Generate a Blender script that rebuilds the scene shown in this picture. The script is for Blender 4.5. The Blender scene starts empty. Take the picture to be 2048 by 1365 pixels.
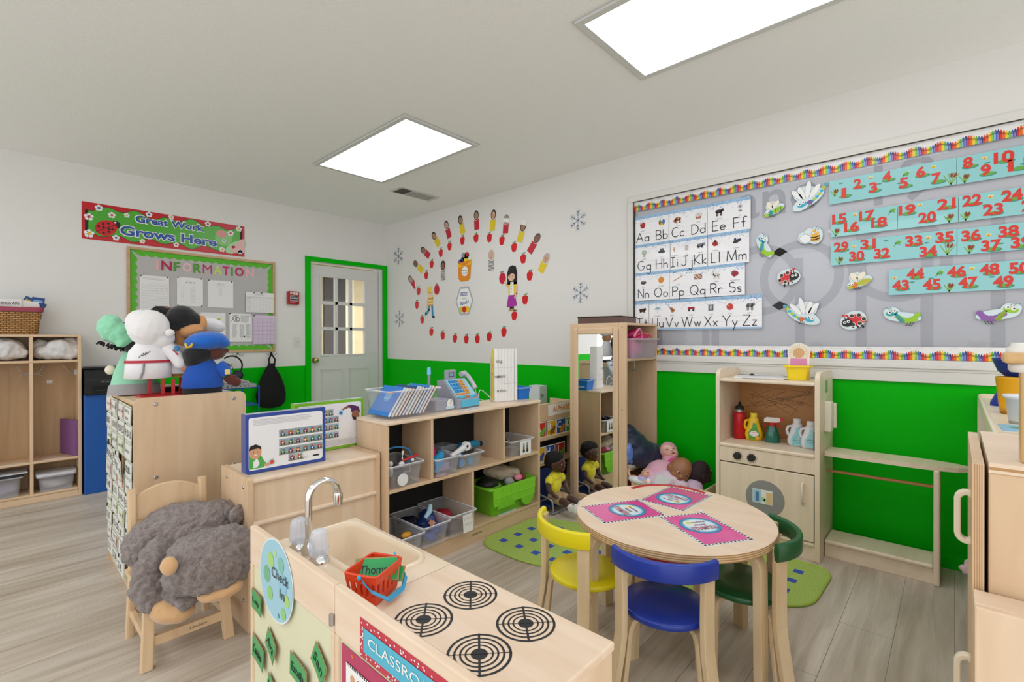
import bpy, math, random
from mathutils import Vector as V, Matrix as MX
PI = math.pi; sin, cos = math.sin, math.cos
RN = random.Random(11)
SC = bpy.context.scene; COL = SC.collection
# ---------------------------------------------------------------- camera, sky, sun, exposure
F_PX, YAW, PITCH, ROLL, EYE = 963.58, 0.74332273, -0.0029804, -0.00165608, 1.2
def cam_axes():
    fw = V((cos(YAW)*cos(PITCH), sin(YAW)*cos(PITCH), sin(PITCH)))
    rt = V((sin(YAW), -cos(YAW), 0)); up = rt.cross(fw)
    c, s = cos(ROLL), sin(ROLL)
    return c*rt+s*up, -s*rt+c*up, fw
RT, UP, FW = cam_axes()
cam = bpy.data.cameras.new('camera'); cam.sensor_width = 36; cam.lens = 36*F_PX/2048; cam.clip_start = .02
co = bpy.data.objects.new('camera', cam); COL.objects.link(co)
co.matrix_world = MX(((RT.x, UP.x, -FW.x, 0), (RT.y, UP.y, -FW.y, 0), (RT.z, UP.z, -FW.z, EYE), (0, 0, 0, 1)))
SC.camera = co
SKY = 2.2
wd = bpy.data.worlds.new('sky'); SC.world = wd; wd.use_nodes = True
wn = wd.node_tree.nodes                      # bright overcast sky; it also comes in by the open side of the room behind the camera
wn['Background'].inputs[0].default_value = (.95, .97, 1, 1); wn['Background'].inputs[1].default_value = SKY
sun = bpy.data.lights.new('sun', 'SUN'); sun.energy = 3.2; sun.angle = .02; sun.color = (1, .94, .84)
so = bpy.data.objects.new('sun', sun); COL.objects.link(so); so.rotation_euler = (.75, .25, 0)
SC.view_settings.view_transform = 'Standard'; SC.view_settings.look = 'None'
SC.view_settings.gamma = 1; SC.view_settings.exposure = -0.55; SC.view_settings.use_curve_mapping = False
LAMP = 8.0                      # strength of the ceiling light diffusers
XW, YW, ZC = 3.4, 5.266, 2.64   # right wall, door wall, ceiling
def pix(px, py):                # direction of a photo pixel
    return RT*((px-1024)/F_PX) - UP*((py-682.5)/F_PX) + FW
def at_x(px, py, x=XW): d = pix(px, py); t = x/d.x; return V((x, d.y*t, EYE+d.z*t))
def at_y(px, py, y=YW): d = pix(px, py); t = y/d.y; return V((d.x*t, y, EYE+d.z*t))
def at_z(px, py, z=0): d = pix(px, py); t = (z-EYE)/d.z; return V((d.x*t, d.y*t, z))
# ---------------------------------------------------------------- materials
def lin(h):
    h = h.lstrip('#'); o = []
    for i in (0, 2, 4):
        c = int(h[i:i+2], 16)/255; o.append(c/12.92 if c <= .04045 else ((c+.055)/1.055)**2.4)
    return (*o, 1)
MC = {}
def new_mat(name):
    m = bpy.data.materials.new(name); m.use_nodes = True
    return m, m.node_tree.nodes, m.node_tree.links, m.node_tree.nodes['Principled BSDF']
def mt(h, rough=.55, metal=0, spec=.5, noise=0, scale=40, bump=0, coat=0, sheen=0):
    k = (h, rough, metal, spec, noise, scale, bump, coat, sheen)
    if k in MC: return MC[k]
    m, n, l, p = new_mat('paint_'+h)
    p.inputs['Base Color'].default_value = lin(h); p.inputs['Roughness'].default_value = rough
    p.inputs['Metallic'].default_value = metal; p.inputs['Specular IOR Level'].default_value = spec
    p.inputs['Coat Weight'].default_value = coat; p.inputs['Sheen Weight'].default_value = sheen
    if noise or bump:
        tc = n.new('ShaderNodeTexCoord'); t = n.new('ShaderNodeTexNoise'); t.inputs['Scale'].default_value = scale
        t.inputs['Detail'].default_value = 5; l.new(tc.outputs['Object'], t.inputs['Vector'])
        if noise:
            x = n.new('ShaderNodeMix'); x.data_type = 'RGBA'; c = lin(h)
            x.inputs[6].default_value = (*[v*(1-noise) for v in c[:3]], 1)
            x.inputs[7].default_value = (*[min(1, v*(1+noise)) for v in c[:3]], 1)
            l.new(t.outputs['Fac'], x.inputs[0]); l.new(x.outputs[2], p.inputs['Base Color'])
        if bump:
            b = n.new('ShaderNodeBump'); b.inputs['Strength'].default_value = bump; b.inputs['Distance'].default_value = .01
            l.new(t.outputs['Fac'], b.inputs['Height']); l.new(b.outputs[0], p.inputs['Normal'])
    MC[k] = m; return m
def wood(h, h2, axis=0, scale=3, rough=.38, amt=1.0):
    k = ('wood', h, h2, axis, scale, rough)
    if k in MC: return MC[k]
    m, n, l, p = new_mat('wood_'+h)
    tc = n.new('ShaderNodeTexCoord'); mp = n.new('ShaderNodeMapping')
    s = [9.0, 9.0, 9.0]; s[axis] = .9; mp.inputs['Scale'].default_value = [v*scale/3 for v in s]
    t = n.new('ShaderNodeTexNoise'); t.inputs['Scale'].default_value = 2.2; t.inputs['Detail'].default_value = 7
    t.inputs['Distortion'].default_value = .6
    r = n.new('ShaderNodeValToRGB'); r.color_ramp.elements[0].position = .32; r.color_ramp.elements[1].position = .66
    r.color_ramp.elements[0].color = lin(h2); r.color_ramp.elements[1].color = lin(h)
    l.new(tc.outputs['Object'], mp.inputs[0]); l.new(mp.outputs[0], t.inputs[0]); l.new(t.outputs['Fac'], r.inputs[0])
    l.new(r.outputs[0], p.inputs['Base Color']); p.inputs['Roughness'].default_value = rough
    MC[k] = m; return m
def glassy(name, tint, alpha=.15, rough=.05, spec=.5):
    k = ('glassy', name, tint, alpha, rough)
    if k in MC: return MC[k]
    m, n, l, p = new_mat(name); o = n['Material Output']
    tr = n.new('ShaderNodeBsdfTransparent'); tr.inputs[0].default_value = lin(tint)
    p.inputs['Base Color'].default_value = lin(tint); p.inputs['Roughness'].default_value = rough
    mx = n.new('ShaderNodeMixShader'); mx.inputs[0].default_value = alpha
    l.new(tr.outputs[0], mx.inputs[1]); l.new(p.outputs[0], mx.inputs[2]); l.new(mx.outputs[0], o.inputs[0])
    MC[k] = m; return m
def pane_mat(refl):
    m, n, l, p = new_mat('pane'); o = n['Material Output']
    tr = n.new('ShaderNodeBsdfTransparent'); g = n.new('ShaderNodeBsdfGlossy'); g.inputs['Roughness'].default_value = .02
    fr = n.new('ShaderNodeFresnel'); fr.inputs[0].default_value = 1.35
    ma = n.new('ShaderNodeMath'); ma.operation = 'MULTIPLY'; ma.inputs[1].default_value = refl
    mx = n.new('ShaderNodeMixShader'); l.new(fr.outputs[0], ma.inputs[0]); l.new(ma.outputs[0], mx.inputs[0])
    l.new(tr.outputs[0], mx.inputs[1]); l.new(g.outputs[0], mx.inputs[2]); l.new(mx.outputs[0], o.inputs[0]); return m
def glow(name, h, s):
    m, n, l, p = new_mat(name); p.inputs['Base Color'].default_value = lin(h)
    p.inputs['Emission Color'].default_value = lin(h); p.inputs['Emission Strength'].default_value = s; return m
def floor_mat():
    m, n, l, p = new_mat('vinyl_planks')
    tc = n.new('ShaderNodeTexCoord'); br = n.new('ShaderNodeTexBrick')
    br.inputs['Scale'].default_value = 1; br.inputs['Brick Width'].default_value = 1.22; br.inputs['Row Height'].default_value = .18
    br.inputs['Mortar Size'].default_value = .0012; br.inputs['Mortar Smooth'].default_value = .1; br.offset = .37
    br.inputs['Color1'].default_value = lin('cdc3b3'); br.inputs['Color2'].default_value = lin('dcd2c3'); br.inputs['Mortar'].default_value = lin('857b70')
    l.new(tc.outputs['Object'], br.inputs['Vector'])
    mp = n.new('ShaderNodeMapping'); mp.inputs['Scale'].default_value = (.9, 13, 1); t = n.new('ShaderNodeTexNoise')
    t.inputs['Scale'].default_value = 1.6; t.inputs['Detail'].default_value = 9; t.inputs['Distortion'].default_value = .7; t.inputs['Roughness'].default_value = .66
    r = n.new('ShaderNodeValToRGB'); r.color_ramp.elements[0].position = .3; r.color_ramp.elements[1].position = .68
    r.color_ramp.elements[0].color = lin('a89c8e'); r.color_ramp.elements[1].color = lin('eee6d9')
    l.new(tc.outputs['Object'], mp.inputs[0]); l.new(mp.outputs[0], t.inputs[0]); l.new(t.outputs['Fac'], r.inputs[0])
    t2 = n.new('ShaderNodeTexNoise'); t2.inputs['Scale'].default_value = 1.1; t2.inputs['Detail'].default_value = 3; m2 = n.new('ShaderNodeMapping')
    m2.inputs['Scale'].default_value = (.8, 4, 1); l.new(tc.outputs['Object'], m2.inputs[0]); l.new(m2.outputs[0], t2.inputs[0])
    r2 = n.new('ShaderNodeValToRGB'); r2.color_ramp.elements[0].position = .3; r2.color_ramp.elements[1].position = .7
    r2.color_ramp.elements[0].color = lin('cabdae'); r2.color_ramp.elements[1].color = lin('ffffff')
    x = n.new('ShaderNodeMix'); x.data_type = 'RGBA'; x.inputs[0].default_value = .62
    l.new(br.outputs['Color'], x.inputs[6]); l.new(r.outputs[0], x.inputs[7]); l.new(t2.outputs['Fac'], r2.inputs[0])
    y = n.new('ShaderNodeMix'); y.data_type = 'RGBA'; y.blend_type = 'MULTIPLY'; y.inputs[0].default_value = .75
    l.new(x.outputs[2], y.inputs[6]); l.new(r2.outputs[0], y.inputs[7])
    z = n.new('ShaderNodeMix'); z.data_type = 'RGBA'; z.inputs[7].default_value = lin('857b70')
    l.new(br.outputs['Fac'], z.inputs[0]); l.new(y.outputs[2], z.inputs[6]); l.new(z.outputs[2], p.inputs['Base Color'])
    p.inputs['Roughness'].default_value = .42; bu = n.new('ShaderNodeBump'); bu.inputs['Strength'].default_value = .12; bu.inputs['Distance'].default_value = .003
    l.new(t.outputs['Fac'], bu.inputs['Height']); l.new(bu.outputs[0], p.inputs['Normal']); return m
BIRCH = wood('e0c3a0', 'd6b692', 0); BIRCHZ = wood('e0c3a0', 'd6b692', 2); BIRCHY = wood('e0c3a0', 'd6b692', 1)
PALE = wood('efd9c0', 'e6ccb0', 1); PALEZ = wood('ead2b6', 'e2c6a6', 2)
MAPLE = wood('ecdcc4', 'e4d1b6', 2); MAPLEY = wood('ecdcc4', 'e4d1b6', 1)
LEGW = wood('e4cfa9', 'd6bc92', 2); TAN = wood('cfae84', 'bf9c72', 2)
EDGE = mt('b98f5e', .6, noise=.25, scale=60); WHITE = mt('f2f1ee', .5); PAPER = mt('f4f3f0', .6); BLACK = mt('141414', .5)
CHROME = mt('e6e8ea', .12, 1); STEEL = mt('b9bbbd', .3, 1); GREEN = mt('00b808', .5, spec=.12)
# ---------------------------------------------------------------- mesh builder
TX = {}
def glyphs(s, bold):
    k = (s, bold)
    if k not in TX:
        c = bpy.data.curves.new('t', 'FONT'); c.body = s; c.align_x = 'CENTER'; c.align_y = 'CENTER'; c.resolution_u = 3; c.offset = bold
        o = bpy.data.objects.new('t', c); COL.objects.link(o); bpy.context.view_layer.update()
        me = bpy.data.meshes.new_from_object(o.evaluated_get(bpy.context.evaluated_depsgraph_get()))
        TX[k] = ([tuple(v.co) for v in me.vertices], [tuple(p.vertices) for p in me.polygons])
        bpy.data.objects.remove(o); bpy.data.curves.remove(c); bpy.data.meshes.remove(me)
    return TX[k]
def frame_of(d, up=None):
    d = d.normalized(); u = up or (V((0, 0, 1)) if abs(d.z) < .9 else V((1, 0, 0)))
    a = u.cross(d).normalized(); return a, d.cross(a)
class B:
    def __init__(s, O=(0, 0, 0), face='w', lay=.0005):
        s.v, s.f, s.m, s.sm, s.mats = [], [], [], [], []; s.lay = lay
        s.fr(O, face)
    def fr(s, O, face='w'):        # frame for flat artwork: 'w' upright facing -y, 'f' lying face up, 'e' facing -x, 'r' facing +x, 'b' facing +y
        s.O = V(O)
        s.U, s.W = {'w': (V((1, 0, 0)), V((0, 0, 1))), 'f': (V((1, 0, 0)), V((0, 1, 0))), 'e': (V((0, -1, 0)), V((0, 0, 1))),
                    'r': (V((0, 1, 0)), V((0, 0, 1))), 'b': (V((-1, 0, 0)), V((0, 0, 1)))}[face] if isinstance(face, str) else face
        s.N = s.U.cross(s.W); return s
    def mi(s, m):
        if isinstance(m, str): m = mt(m)
        if m not in s.mats: s.mats.append(m)
        return s.mats.index(m)
    def add(s, vs, fs, m, smooth=False):
        o = len(s.v); s.v += [tuple(v) for v in vs]; i = s.mi(m)
        for f in fs: s.f.append([o+k for k in f]); s.m.append(i); s.sm.append(smooth)
        return s
    def box(s, lo, hi, m, R=None, c=None):
        x0, y0, z0 = lo; x1, y1, z1 = hi
        vs = [V(p) for p in ((x0, y0, z0), (x1, y0, z0), (x1, y1, z0), (x0, y1, z0), (x0, y0, z1), (x1, y0, z1), (x1, y1, z1), (x0, y1, z1))]
        if R is not None:
            c = V(c) if c is not None else V(((x0+x1)/2, (y0+y1)/2, (z0+z1)/2)); vs = [c+R@(v-c) for v in vs]
        return s.add(vs, [(0, 3, 2, 1), (4, 5, 6, 7), (0, 1, 5, 4), (1, 2, 6, 5), (2, 3, 7, 6), (3, 0, 4, 7)], m)
    def tube(s, pts, r, m, n=8, flat=None, cap=True, closed=False):   # flat=(w,t): a strap of that section instead of a round bar
        pts = [V(p) for p in pts]; k = len(pts); rr = r if isinstance(r, (list, tuple)) else [r]*k; vs = []; up = None
        for i, p in enumerate(pts):
            d = pts[(i+1) % k]-pts[i-1] if (closed or 0 < i < k-1) else (pts[1]-pts[0] if i == 0 else pts[-1]-pts[-2])
            d.normalize()
            if up is None: a, b = frame_of(d)
            else:
                a = up-d*up.dot(d); a = a.normalized() if a.length > 1e-6 else frame_of(d)[0]; b = d.cross(a)
            up = a
            for j in range(n):
                t = 2*PI*j/n; vs.append(p+a*cos(t)*rr[i]+b*sin(t)*rr[i])
        fs = [(i % k*n+j, i % k*n+(j+1) % n, (i+1) % k*n+(j+1) % n, (i+1) % k*n+j) for i in range(k if closed else k-1) for j in range(n)]
        s.add(vs, fs, m, True)
        if cap and not closed: s.add(vs[:n], [tuple(range(n))[::-1]], m); s.add(vs[-n:], [tuple(range(n))], m)
        return s
    def strap(s, pts, w, t, m, side):    # flat bar swept along pts; side = direction of its width
        side = V(side).normalized(); vs = []; pts = [V(p) for p in pts]; k = len(pts)
        for i, p in enumerate(pts):
            d = (pts[min(i+1, k-1)]-pts[max(i-1, 0)]).normalized(); q = d.cross(side).normalized()
            vs += [p+side*w/2+q*t/2, p-side*w/2+q*t/2, p-side*w/2-q*t/2, p+side*w/2-q*t/2]
        fs = [(i*4+j, i*4+(j+1) % 4, i*4+4+(j+1) % 4, i*4+4+j) for i in range(k-1) for j in range(4)]
        s.add(vs, fs, m); s.add(vs[:4], [(3, 2, 1, 0)], m); return s.add(vs[-4:], [(0, 1, 2, 3)], m)
    def lathe(s, prof, m, c=(0, 0, 0), n=20, R=None, sx=1, sy=1, smooth=True, cap=True):
        c = V(c); vs = []; k = len(prof)
        for r, z in prof:
            for j in range(n):
                p = V((r*cos(2*PI*j/n)*sx, r*sin(2*PI*j/n)*sy, z)); vs.append(c+(R@p if R is not None else p))
        s.add(vs, [(i*n+j, i*n+(j+1) % n, (i+1)*n+(j+1) % n, (i+1)*n+j) for i in range(k-1) for j in range(n)], m, smooth)
        if cap: s.add(vs[:n], [tuple(range(n))[::-1]], m); s.add(vs[-n:], [tuple(range(n))], m)
        return s
    def ell(s, c, r, m, R=None, n=14):
        if not isinstance(r, (tuple, list)): r = (r, r, r)
        c = V(c); h = n//2; vs = []
        for i in range(h+1):
            for j in range(n):
                a, b = PI*i/h, 2*PI*j/n; p = V((r[0]*sin(a)*cos(b), r[1]*sin(a)*sin(b), -r[2]*cos(a))); vs.append(c+(R@p if R is not None else p))
        return s.add(vs, [(i*n+j, i*n+(j+1) % n, (i+1)*n+(j+1) % n, (i+1)*n+j) for i in range(h) for j in range(n)], m, True)
    def prism(s, poly, m, h0=0., h1=.01, side=None):   # poly in the current frame, extruded along its normal
        k = len(poly); a = [s.O+s.U*u+s.W*w+s.N*h0 for u, w in poly]; b = [s.O+s.U*u+s.W*w+s.N*h1 for u, w in poly]
        s.add(a+b, [tuple(range(k))[::-1], tuple(range(k, 2*k))], m)
        return s.add(a+b, [(i, (i+1) % k, k+(i+1) % k, k+i) for i in range(k)], side or m)
    # ---- flat artwork in the frame
    def P(s, poly, m, L=1): return s.add([s.O+s.U*u+s.W*w+s.N*(L*s.lay) for u, w in poly], [tuple(range(len(poly)))], m)
    def rc(s, u0, w0, u1, w1, m, L=1): return s.P([(u0, w0), (u1, w0), (u1, w1), (u0, w1)], m, L)
    def dc(s, u, w, r, m, L=1, r2=None, n=16, a=0, t0=0, t1=2*PI):
        r2 = r2 or r; ps = []
        full = abs(t1-t0) > 6.28
        for i in range(n if full else n+1):
            t = t0+(t1-t0)*i/n; x, y = r*cos(t), r2*sin(t); ps.append((u+x*cos(a)-y*sin(a), w+x*sin(a)+y*cos(a)))
        if not full and t1-t0 < 6.2 and False: ps.append((u, w))
        return s.P(ps, m, L)
    def ln(s, pts, wd, m, L=2, closed=False):
        pts = list(pts)+([pts[0]] if closed else [])
        for (a, b), (c, d) in zip(pts, pts[1:]):
            x, y = c-a, d-b; q = math.hypot(x, y) or 1; x, y = x/q*wd/2, y/q*wd/2
            s.P([(a-x*.5+y, b-y*.5-x), (c+x*.5+y, d+y*.5-x), (c+x*.5-y, d+y*.5+x), (a-x*.5-y, b-y*.5+x)], m, L)
        return s
    def ring(s, u, w, r0, r1, m, L=2, n=32, sy=1):
        vs = []
        for r in (r0, r1):
            for i in range(n): t = 2*PI*i/n; vs.append(s.O+s.U*(u+r*cos(t))+s.W*(w+r*sin(t)*sy)+s.N*(L*s.lay))
        return s.add(vs, [(i, (i+1) % n, n+(i+1) % n, n+i) for i in range(n)], m)
    def tx(s, t, u, w, size, m, L=3, rot=0, bold=0., sx=1.):
        vs, fs = glyphs(t, bold); c, n = cos(rot), sin(rot); o = []
        for x, y, z in vs:
            x, y = x*size*sx, y*size; o.append(s.O+s.U*(u+x*c-y*n)+s.W*(w+x*n+y*c)+s.N*(L*s.lay))
        return s.add(o, fs, m)
    def mesh(s, name):
        me = bpy.data.meshes.new(name); me.from_pydata(s.v, [], s.f)
        for m in s.mats: me.materials.append(m)
        me.polygons.foreach_set('material_index', s.m); me.polygons.foreach_set('use_smooth', s.sm); me.update(); return me
# ---------------------------------------------------------------- objects
def mods(o, bev=0, sub=0, seg=2, remesh=0, smooth=0, disp=None):
    if bev:
        x = o.modifiers.new('bevel', 'BEVEL'); x.width = bev; x.segments = seg; x.limit_method = 'ANGLE'; x.angle_limit = .7
    if remesh:
        x = o.modifiers.new('remesh', 'REMESH'); x.mode = 'VOXEL'; x.voxel_size = remesh; x.use_smooth_shade = True
    if smooth:
        x = o.modifiers.new('smooth', 'SMOOTH'); x.factor = .5; x.iterations = smooth
    if sub:
        x = o.modifiers.new('sub', 'SUBSURF'); x.levels = sub; x.render_levels = sub
    if disp:
        t = bpy.data.textures.new('clouds', 'CLOUDS'); t.noise_scale = disp[1]; t.noise_depth = 3
        x = o.modifiers.new('disp', 'DISPLACE'); x.texture = t; x.strength = disp[0]; x.texture_coords = 'LOCAL'
    return o
def thing(name, label, cat, loc=(0, 0, 0), rz=0, group=None):
    o = bpy.data.objects.new(name, None); COL.objects.link(o); o.empty_display_size = .05
    o.location = loc; o.rotation_euler = (0, 0, rz); o['label'] = label; o['category'] = cat
    if group: o['group'] = group
    return o
def part(parent, name, b, bev=0, label=None, kind=None, **k):
    o = bpy.data.objects.new(name, b.mesh(name)); COL.objects.link(o); o.parent = parent
    if label: o['label'] = label
    if kind: o['kind'] = kind
    return mods(o, bev, **k)
def solo(name, label, cat, b, loc=(0, 0, 0), rz=0, group=None, bev=0, **k):
    o = bpy.data.objects.new(name, b.mesh(name)); COL.objects.link(o); o.location = loc; o.rotation_euler = (0, 0, rz)
    o['label'] = label; o['category'] = cat
    if group: o['group'] = group
    return mods(o, bev, **k)
def struct(name, b, bev=0, parent=None):
    o = bpy.data.objects.new(name, b.mesh(name)); COL.objects.link(o)
    if parent: o.parent = parent
    o['kind'] = 'structure'; return mods(o, bev)
def dup(root, loc, rz=None, label=None, group=None):
    r = root.copy(); COL.objects.link(r); r.location = loc
    if rz is not None: r.rotation_euler = (0, 0, rz)
    if label: r['label'] = label
    if group: r['group'] = group
    for ch in list(root.children):
        c = ch.copy(); COL.objects.link(c); c.parent = r
        for g in ch.children: d = g.copy(); COL.objects.link(d); d.parent = c
    return r
def rot(ax, a): return MX.Rotation(a, 3, ax)
def arc(c, r, a0, a1, n, ax='z', h=0):
    o = []
    for i in range(n+1):
        t = a0+(a1-a0)*i/n
        o.append((c[0]+r*cos(t), c[1]+r*sin(t), c[2]) if ax == 'z' else (c[0]+r*cos(t), c[1], c[2]+r*sin(t)) if ax == 'y' else (c[0], c[1]+r*cos(t), c[2]+r*sin(t)))
    return o
def rrect(u0, w0, u1, w1, r, n=4, corners=(1, 1, 1, 1)):   # rounded rectangle: corners bl, br, tr, tl
    o = []
    for k, (cx, cy, a) in enumerate(((u0+r, w0+r, PI), (u1-r, w0+r, 1.5*PI), (u1-r, w1-r, 0), (u0+r, w1-r, .5*PI))):
        if corners[k]: o += [(cx+r*cos(a+.5*PI*i/n), cy+r*sin(a+.5*PI*i/n)) for i in range(n+1)]
        else: o.append(((u0, w0), (u1, w0), (u1, w1), (u0, w1))[k])
    return o
# ---------------------------------------------------------------- the room
WL, WR = mt('e6e4e0', .6, noise=.015, scale=3), mt('e4e2de', .6, noise=.015, scale=3)
CEIL = mt('f6f5f3', .85, noise=.015, scale=60, bump=.15)
XB, YN = -2.4, -2.2
struct('floor', B().box((XB-.1, YN-.1, -.1), (XW+.1, YW+.1, 0), floor_mat()))
struct('ceiling', B().box((XB-.1, YN-.1, ZC), (XW+.1, YW+.1, ZC+.1), CEIL))
GL, GR = .918, .964
DX0, DX1, DZ = 2.415, 3.345, 2.085
b = B()
b.box((XB, YW, 0), (DX0, YW+.12, GL), GREEN).box((XB, YW, GL), (DX0, YW+.12, ZC), WL).box((DX0, YW, DZ), (DX1, YW+.12, ZC), WL)
b.box((DX1, YW, GR), (XW+.1, YW+.12, ZC), WL).box((DX1, YW, 0), (XW+.1, YW+.12, GR), GREEN)
struct('wall_left', b)
WY0, WY1, WZ0, WZ1 = -1.7, 1.836, 1.085, 2.262
b = B()
b.box((XW, WY1, GR), (XW+.12, YW, ZC), WR).box((XW, WY1, 0), (XW+.12, YW, GR), GREEN)
b.box((XW, YN, 0), (XW+.12, WY1, GR), GREEN).box((XW, YN, GR), (XW+.12, WY1, WZ0), WR).box((XW, YN, WZ1), (XW+.12, WY1, ZC), WR)
b.box((XW, YN, WZ0), (XW+.12, WY0, WZ1), WR)
struct('wall_right', b)
b = B(); b.box((XW-.014, YN, 0), (XW, YW, .072), GREEN).box((XW-.009, YN, .072), (XW, YW, .084), GREEN)
struct('baseboard_right', b, .002)
struct('baseboard_left', B().box((XB, YW-.014, 0), (2.36, YW, .075), GREEN).box((XB, YW-.009, .075), (2.36, YW, .086), GREEN), .002)
# interior window with papered pane and moulded white trim
TRIM = mt('dedcd6', .4)
b = B(); g = [(-.3, 1.3), (-.02, 1.1)]
b.box((XW+.022, WY0, WZ0), (XW+.05, WY1, WZ1), mt('d3d5db', .7, noise=.03, scale=4))
GB = mt('bdbfc7', .7)
b.fr((XW+.022, WY1, WZ0), 'e')
for u in (.17, .52, .585, 1.1, 1.41, 1.70, 1.97, 2.2): b.rc(u, 0, u+.05, .5 if u in (.52, 1.1) else .8, GB, 2+u)
for u, w in ((.9, .5), (1.125, .5), (1.6, .55)): b.ring(u, w, .18, .23, GB, 1, 40)
for u in (1.1,): b.rc(u, 0, u+.04, .62, GB, 5)
b.tx('ano', 1.0, 1.02, .34, mt('b4b6bf', .7), 2, bold=.01).tx('19', 1.6, .98, .34, mt('b4b6bf', .7), 2, bold=.01)  # letter shadows showing through the paper, painted in grey
struct('window_1', b)
struct('window_2', B().box((XW+.006, WY0, WZ0), (XW+.009, WY1, WZ1), pane_mat(.9)))
b = B()
for k, (o, t) in enumerate(((.052, .012), (.044, .02), (.03, .014), (.016, .022))):
    yo, z1 = WY1+o, WZ1+o
    b.box((XW-t, WY0, WZ1), (XW+.035 if k == 3 else XW, yo, z1), TRIM).box((XW-t, WY1, WZ0-.03), (XW+.035 if k == 3 else XW, yo, WZ1), TRIM)
b.box((XW-.02, WY0, 1.06), (XW+.03, WY1+.05, WZ0), TRIM).box((XW-.028, WY0, 1.04), (XW, WY1+.055, 1.062), TRIM).box((XW-.02, WY0, 1.025), (XW, WY1+.05, 1.04), TRIM)
b.box((XW-.016, WY0, GR), (XW, WY1+.05, 1.026), TRIM)
struct('trim_1', b, .003)
# door
DW = mt('dad9d6', .45)
d = thing('door_1', 'white door with nine small panes in a green frame', 'door', (2.43, YW+.02, 0)); d['kind'] = 'structure'
dw, dh = .857, 2.045
gx0, gx1, gz0, gz1 = .131, .672, 1.033, 1.92
b = B(); t = .04
b.box((0, 0, .008), (dw, t, gz0), DW).box((0, 0, gz1), (dw, t, dh), DW).box((0, 0, gz0), (gx0, t, gz1), DW).box((gx1, 0, gz0), (dw, t, gz1), DW)
part(d, 'door_slab', b, .002)
b = B()
for x0 in (.115, .46):
    for k in (0, 1):
        i = k*.022
        for lo, hi in (((x0+i, -.006+k*.003, .20+i), (x0+.26-i, 0, .21+i)), ((x0+i, -.006+k*.003, .855-i), (x0+.26-i, 0, .865-i)), ((x0+i, -.006+k*.003, .2+i), (x0+.01+i, 0, .865-i)), ((x0+.25-i, -.006+k*.003, .2+i), (x0+.26-i, 0, .865-i))): b.box(lo, hi, DW)
part(d, 'raised_panel', b, .002)
b = B(); mw = .024
for i in range(1, 3):
    x = gx0+(gx1-gx0)*i/3; b.box((x-mw/2-.006, -.002, gz0), (x+mw/2+.006, t, gz1), DW)
    z = gz0+(gz1-gz0)*i/3; b.box((gx0, -.002, z-mw/2-.006), (gx1, t, z+mw/2+.006), DW)
for lo, hi in (((gx0-.02, -.008, gz0-.02), (gx1+.02, .0, gz0)), ((gx0-.02, -.008, gz1), (gx1+.02, 0, gz1+.02)), ((gx0-.02, -.008, gz0), (gx0, 0, gz1)), ((gx1, -.008, gz0), (gx1+.02, 0, gz1))): b.box(lo, hi, DW)
part(d, 'muntin', b, .002)
part(d, 'pane', B().box((gx0, .018, gz0), (gx1, .021, gz1), pane_mat(.5)))
BRASS = mt('c9b27a', .2, 1)
part(d, 'door_knob', B().lathe([(.032, 0), (.032, .006), (.012, .012), (.012, .03), (.024, .038), (.03, .052), (.026, .066), (.012, .07)], BRASS, (.045, 0, .972), 20, rot('X', PI/2)))
b = B(); c = .062
b.box((DX0-c+.01, YW-.018, 0), (DX0+.008, YW, DZ+c-.02), GREEN).box((DX1-.008, YW-.018, 0), (DX1+c-.008, YW, DZ+c-.02), GREEN).box((DX0+.008, YW-.018, DZ-.008), (DX1-.008, YW, DZ+c-.02), GREEN)
b.box((DX0, YW, 0), (DX0+.014, YW+.12, DZ), DW).box((DX1-.05, YW+.004, 0), (DX1, YW+.12, DZ), DW).box((DX0, YW, DZ-.014), (DX1, YW+.12, DZ), DW)
struct('trim_2', b, .002)
# what stands outside the door
STUC = mt('d9c7a2', .85, noise=.14, scale=9, bump=.9)
b = B(); b.box((.5, 8.6, -.1), (9, 8.8, 2.75), STUC).box((4.2, 8.55, -.1), (4.62, 8.6, 2.75), mt('4a4644', .7)).box((4.62, 8.56, -.1), (4.8, 8.6, 2.75), mt('e8dcc0', .7))
w = thing('house', 'cream stuccoed house with shingled roof seen through the door panes', 'house')
part(w, 'wall', b)
b = B(); b.box((0, 8.0, 2.52), (9.5, 8.06, 2.72), mt('efe6d6', .5)).box((0, 7.9, 2.66), (9.5, 8.02, 2.76), mt('f4ead8', .4)).box((0, 8.06, 2.52), (9.5, 8.6, 2.56), mt('8b8a60', .8))
part(w, 'fascia', b)
m, n, l, p = new_mat('shingles'); tc = n.new('ShaderNodeTexCoord'); br = n.new('ShaderNodeTexBrick'); br.inputs['Scale'].default_value = 1
br.inputs['Brick Width'].default_value = .3; br.inputs['Row Height'].default_value = .06; br.inputs['Mortar Size'].default_value = .008
br.inputs['Color1'].default_value = lin('b5b1a8'); br.inputs['Color2'].default_value = lin('cfcac0'); br.inputs['Mortar'].default_value = lin('5e5b55')
l.new(tc.outputs['Object'], br.inputs[0]); l.new(br.outputs[0], p.inputs[0]); p.inputs['Roughness'].default_value = .9
o = part(w, 'roof', B().box((-5, 0, 0), (5, 3, .05), m)); o.location = (4.5, 7.85, 2.74); o.rotation_euler = (.5, 0, 0)
solo('yard', 'pale concrete yard outside the door', 'ground', B().box((-6, YW+.13, -.12), (10, 14, -.06), mt('b7b2a6', .9, noise=.1, scale=5)))
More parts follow.
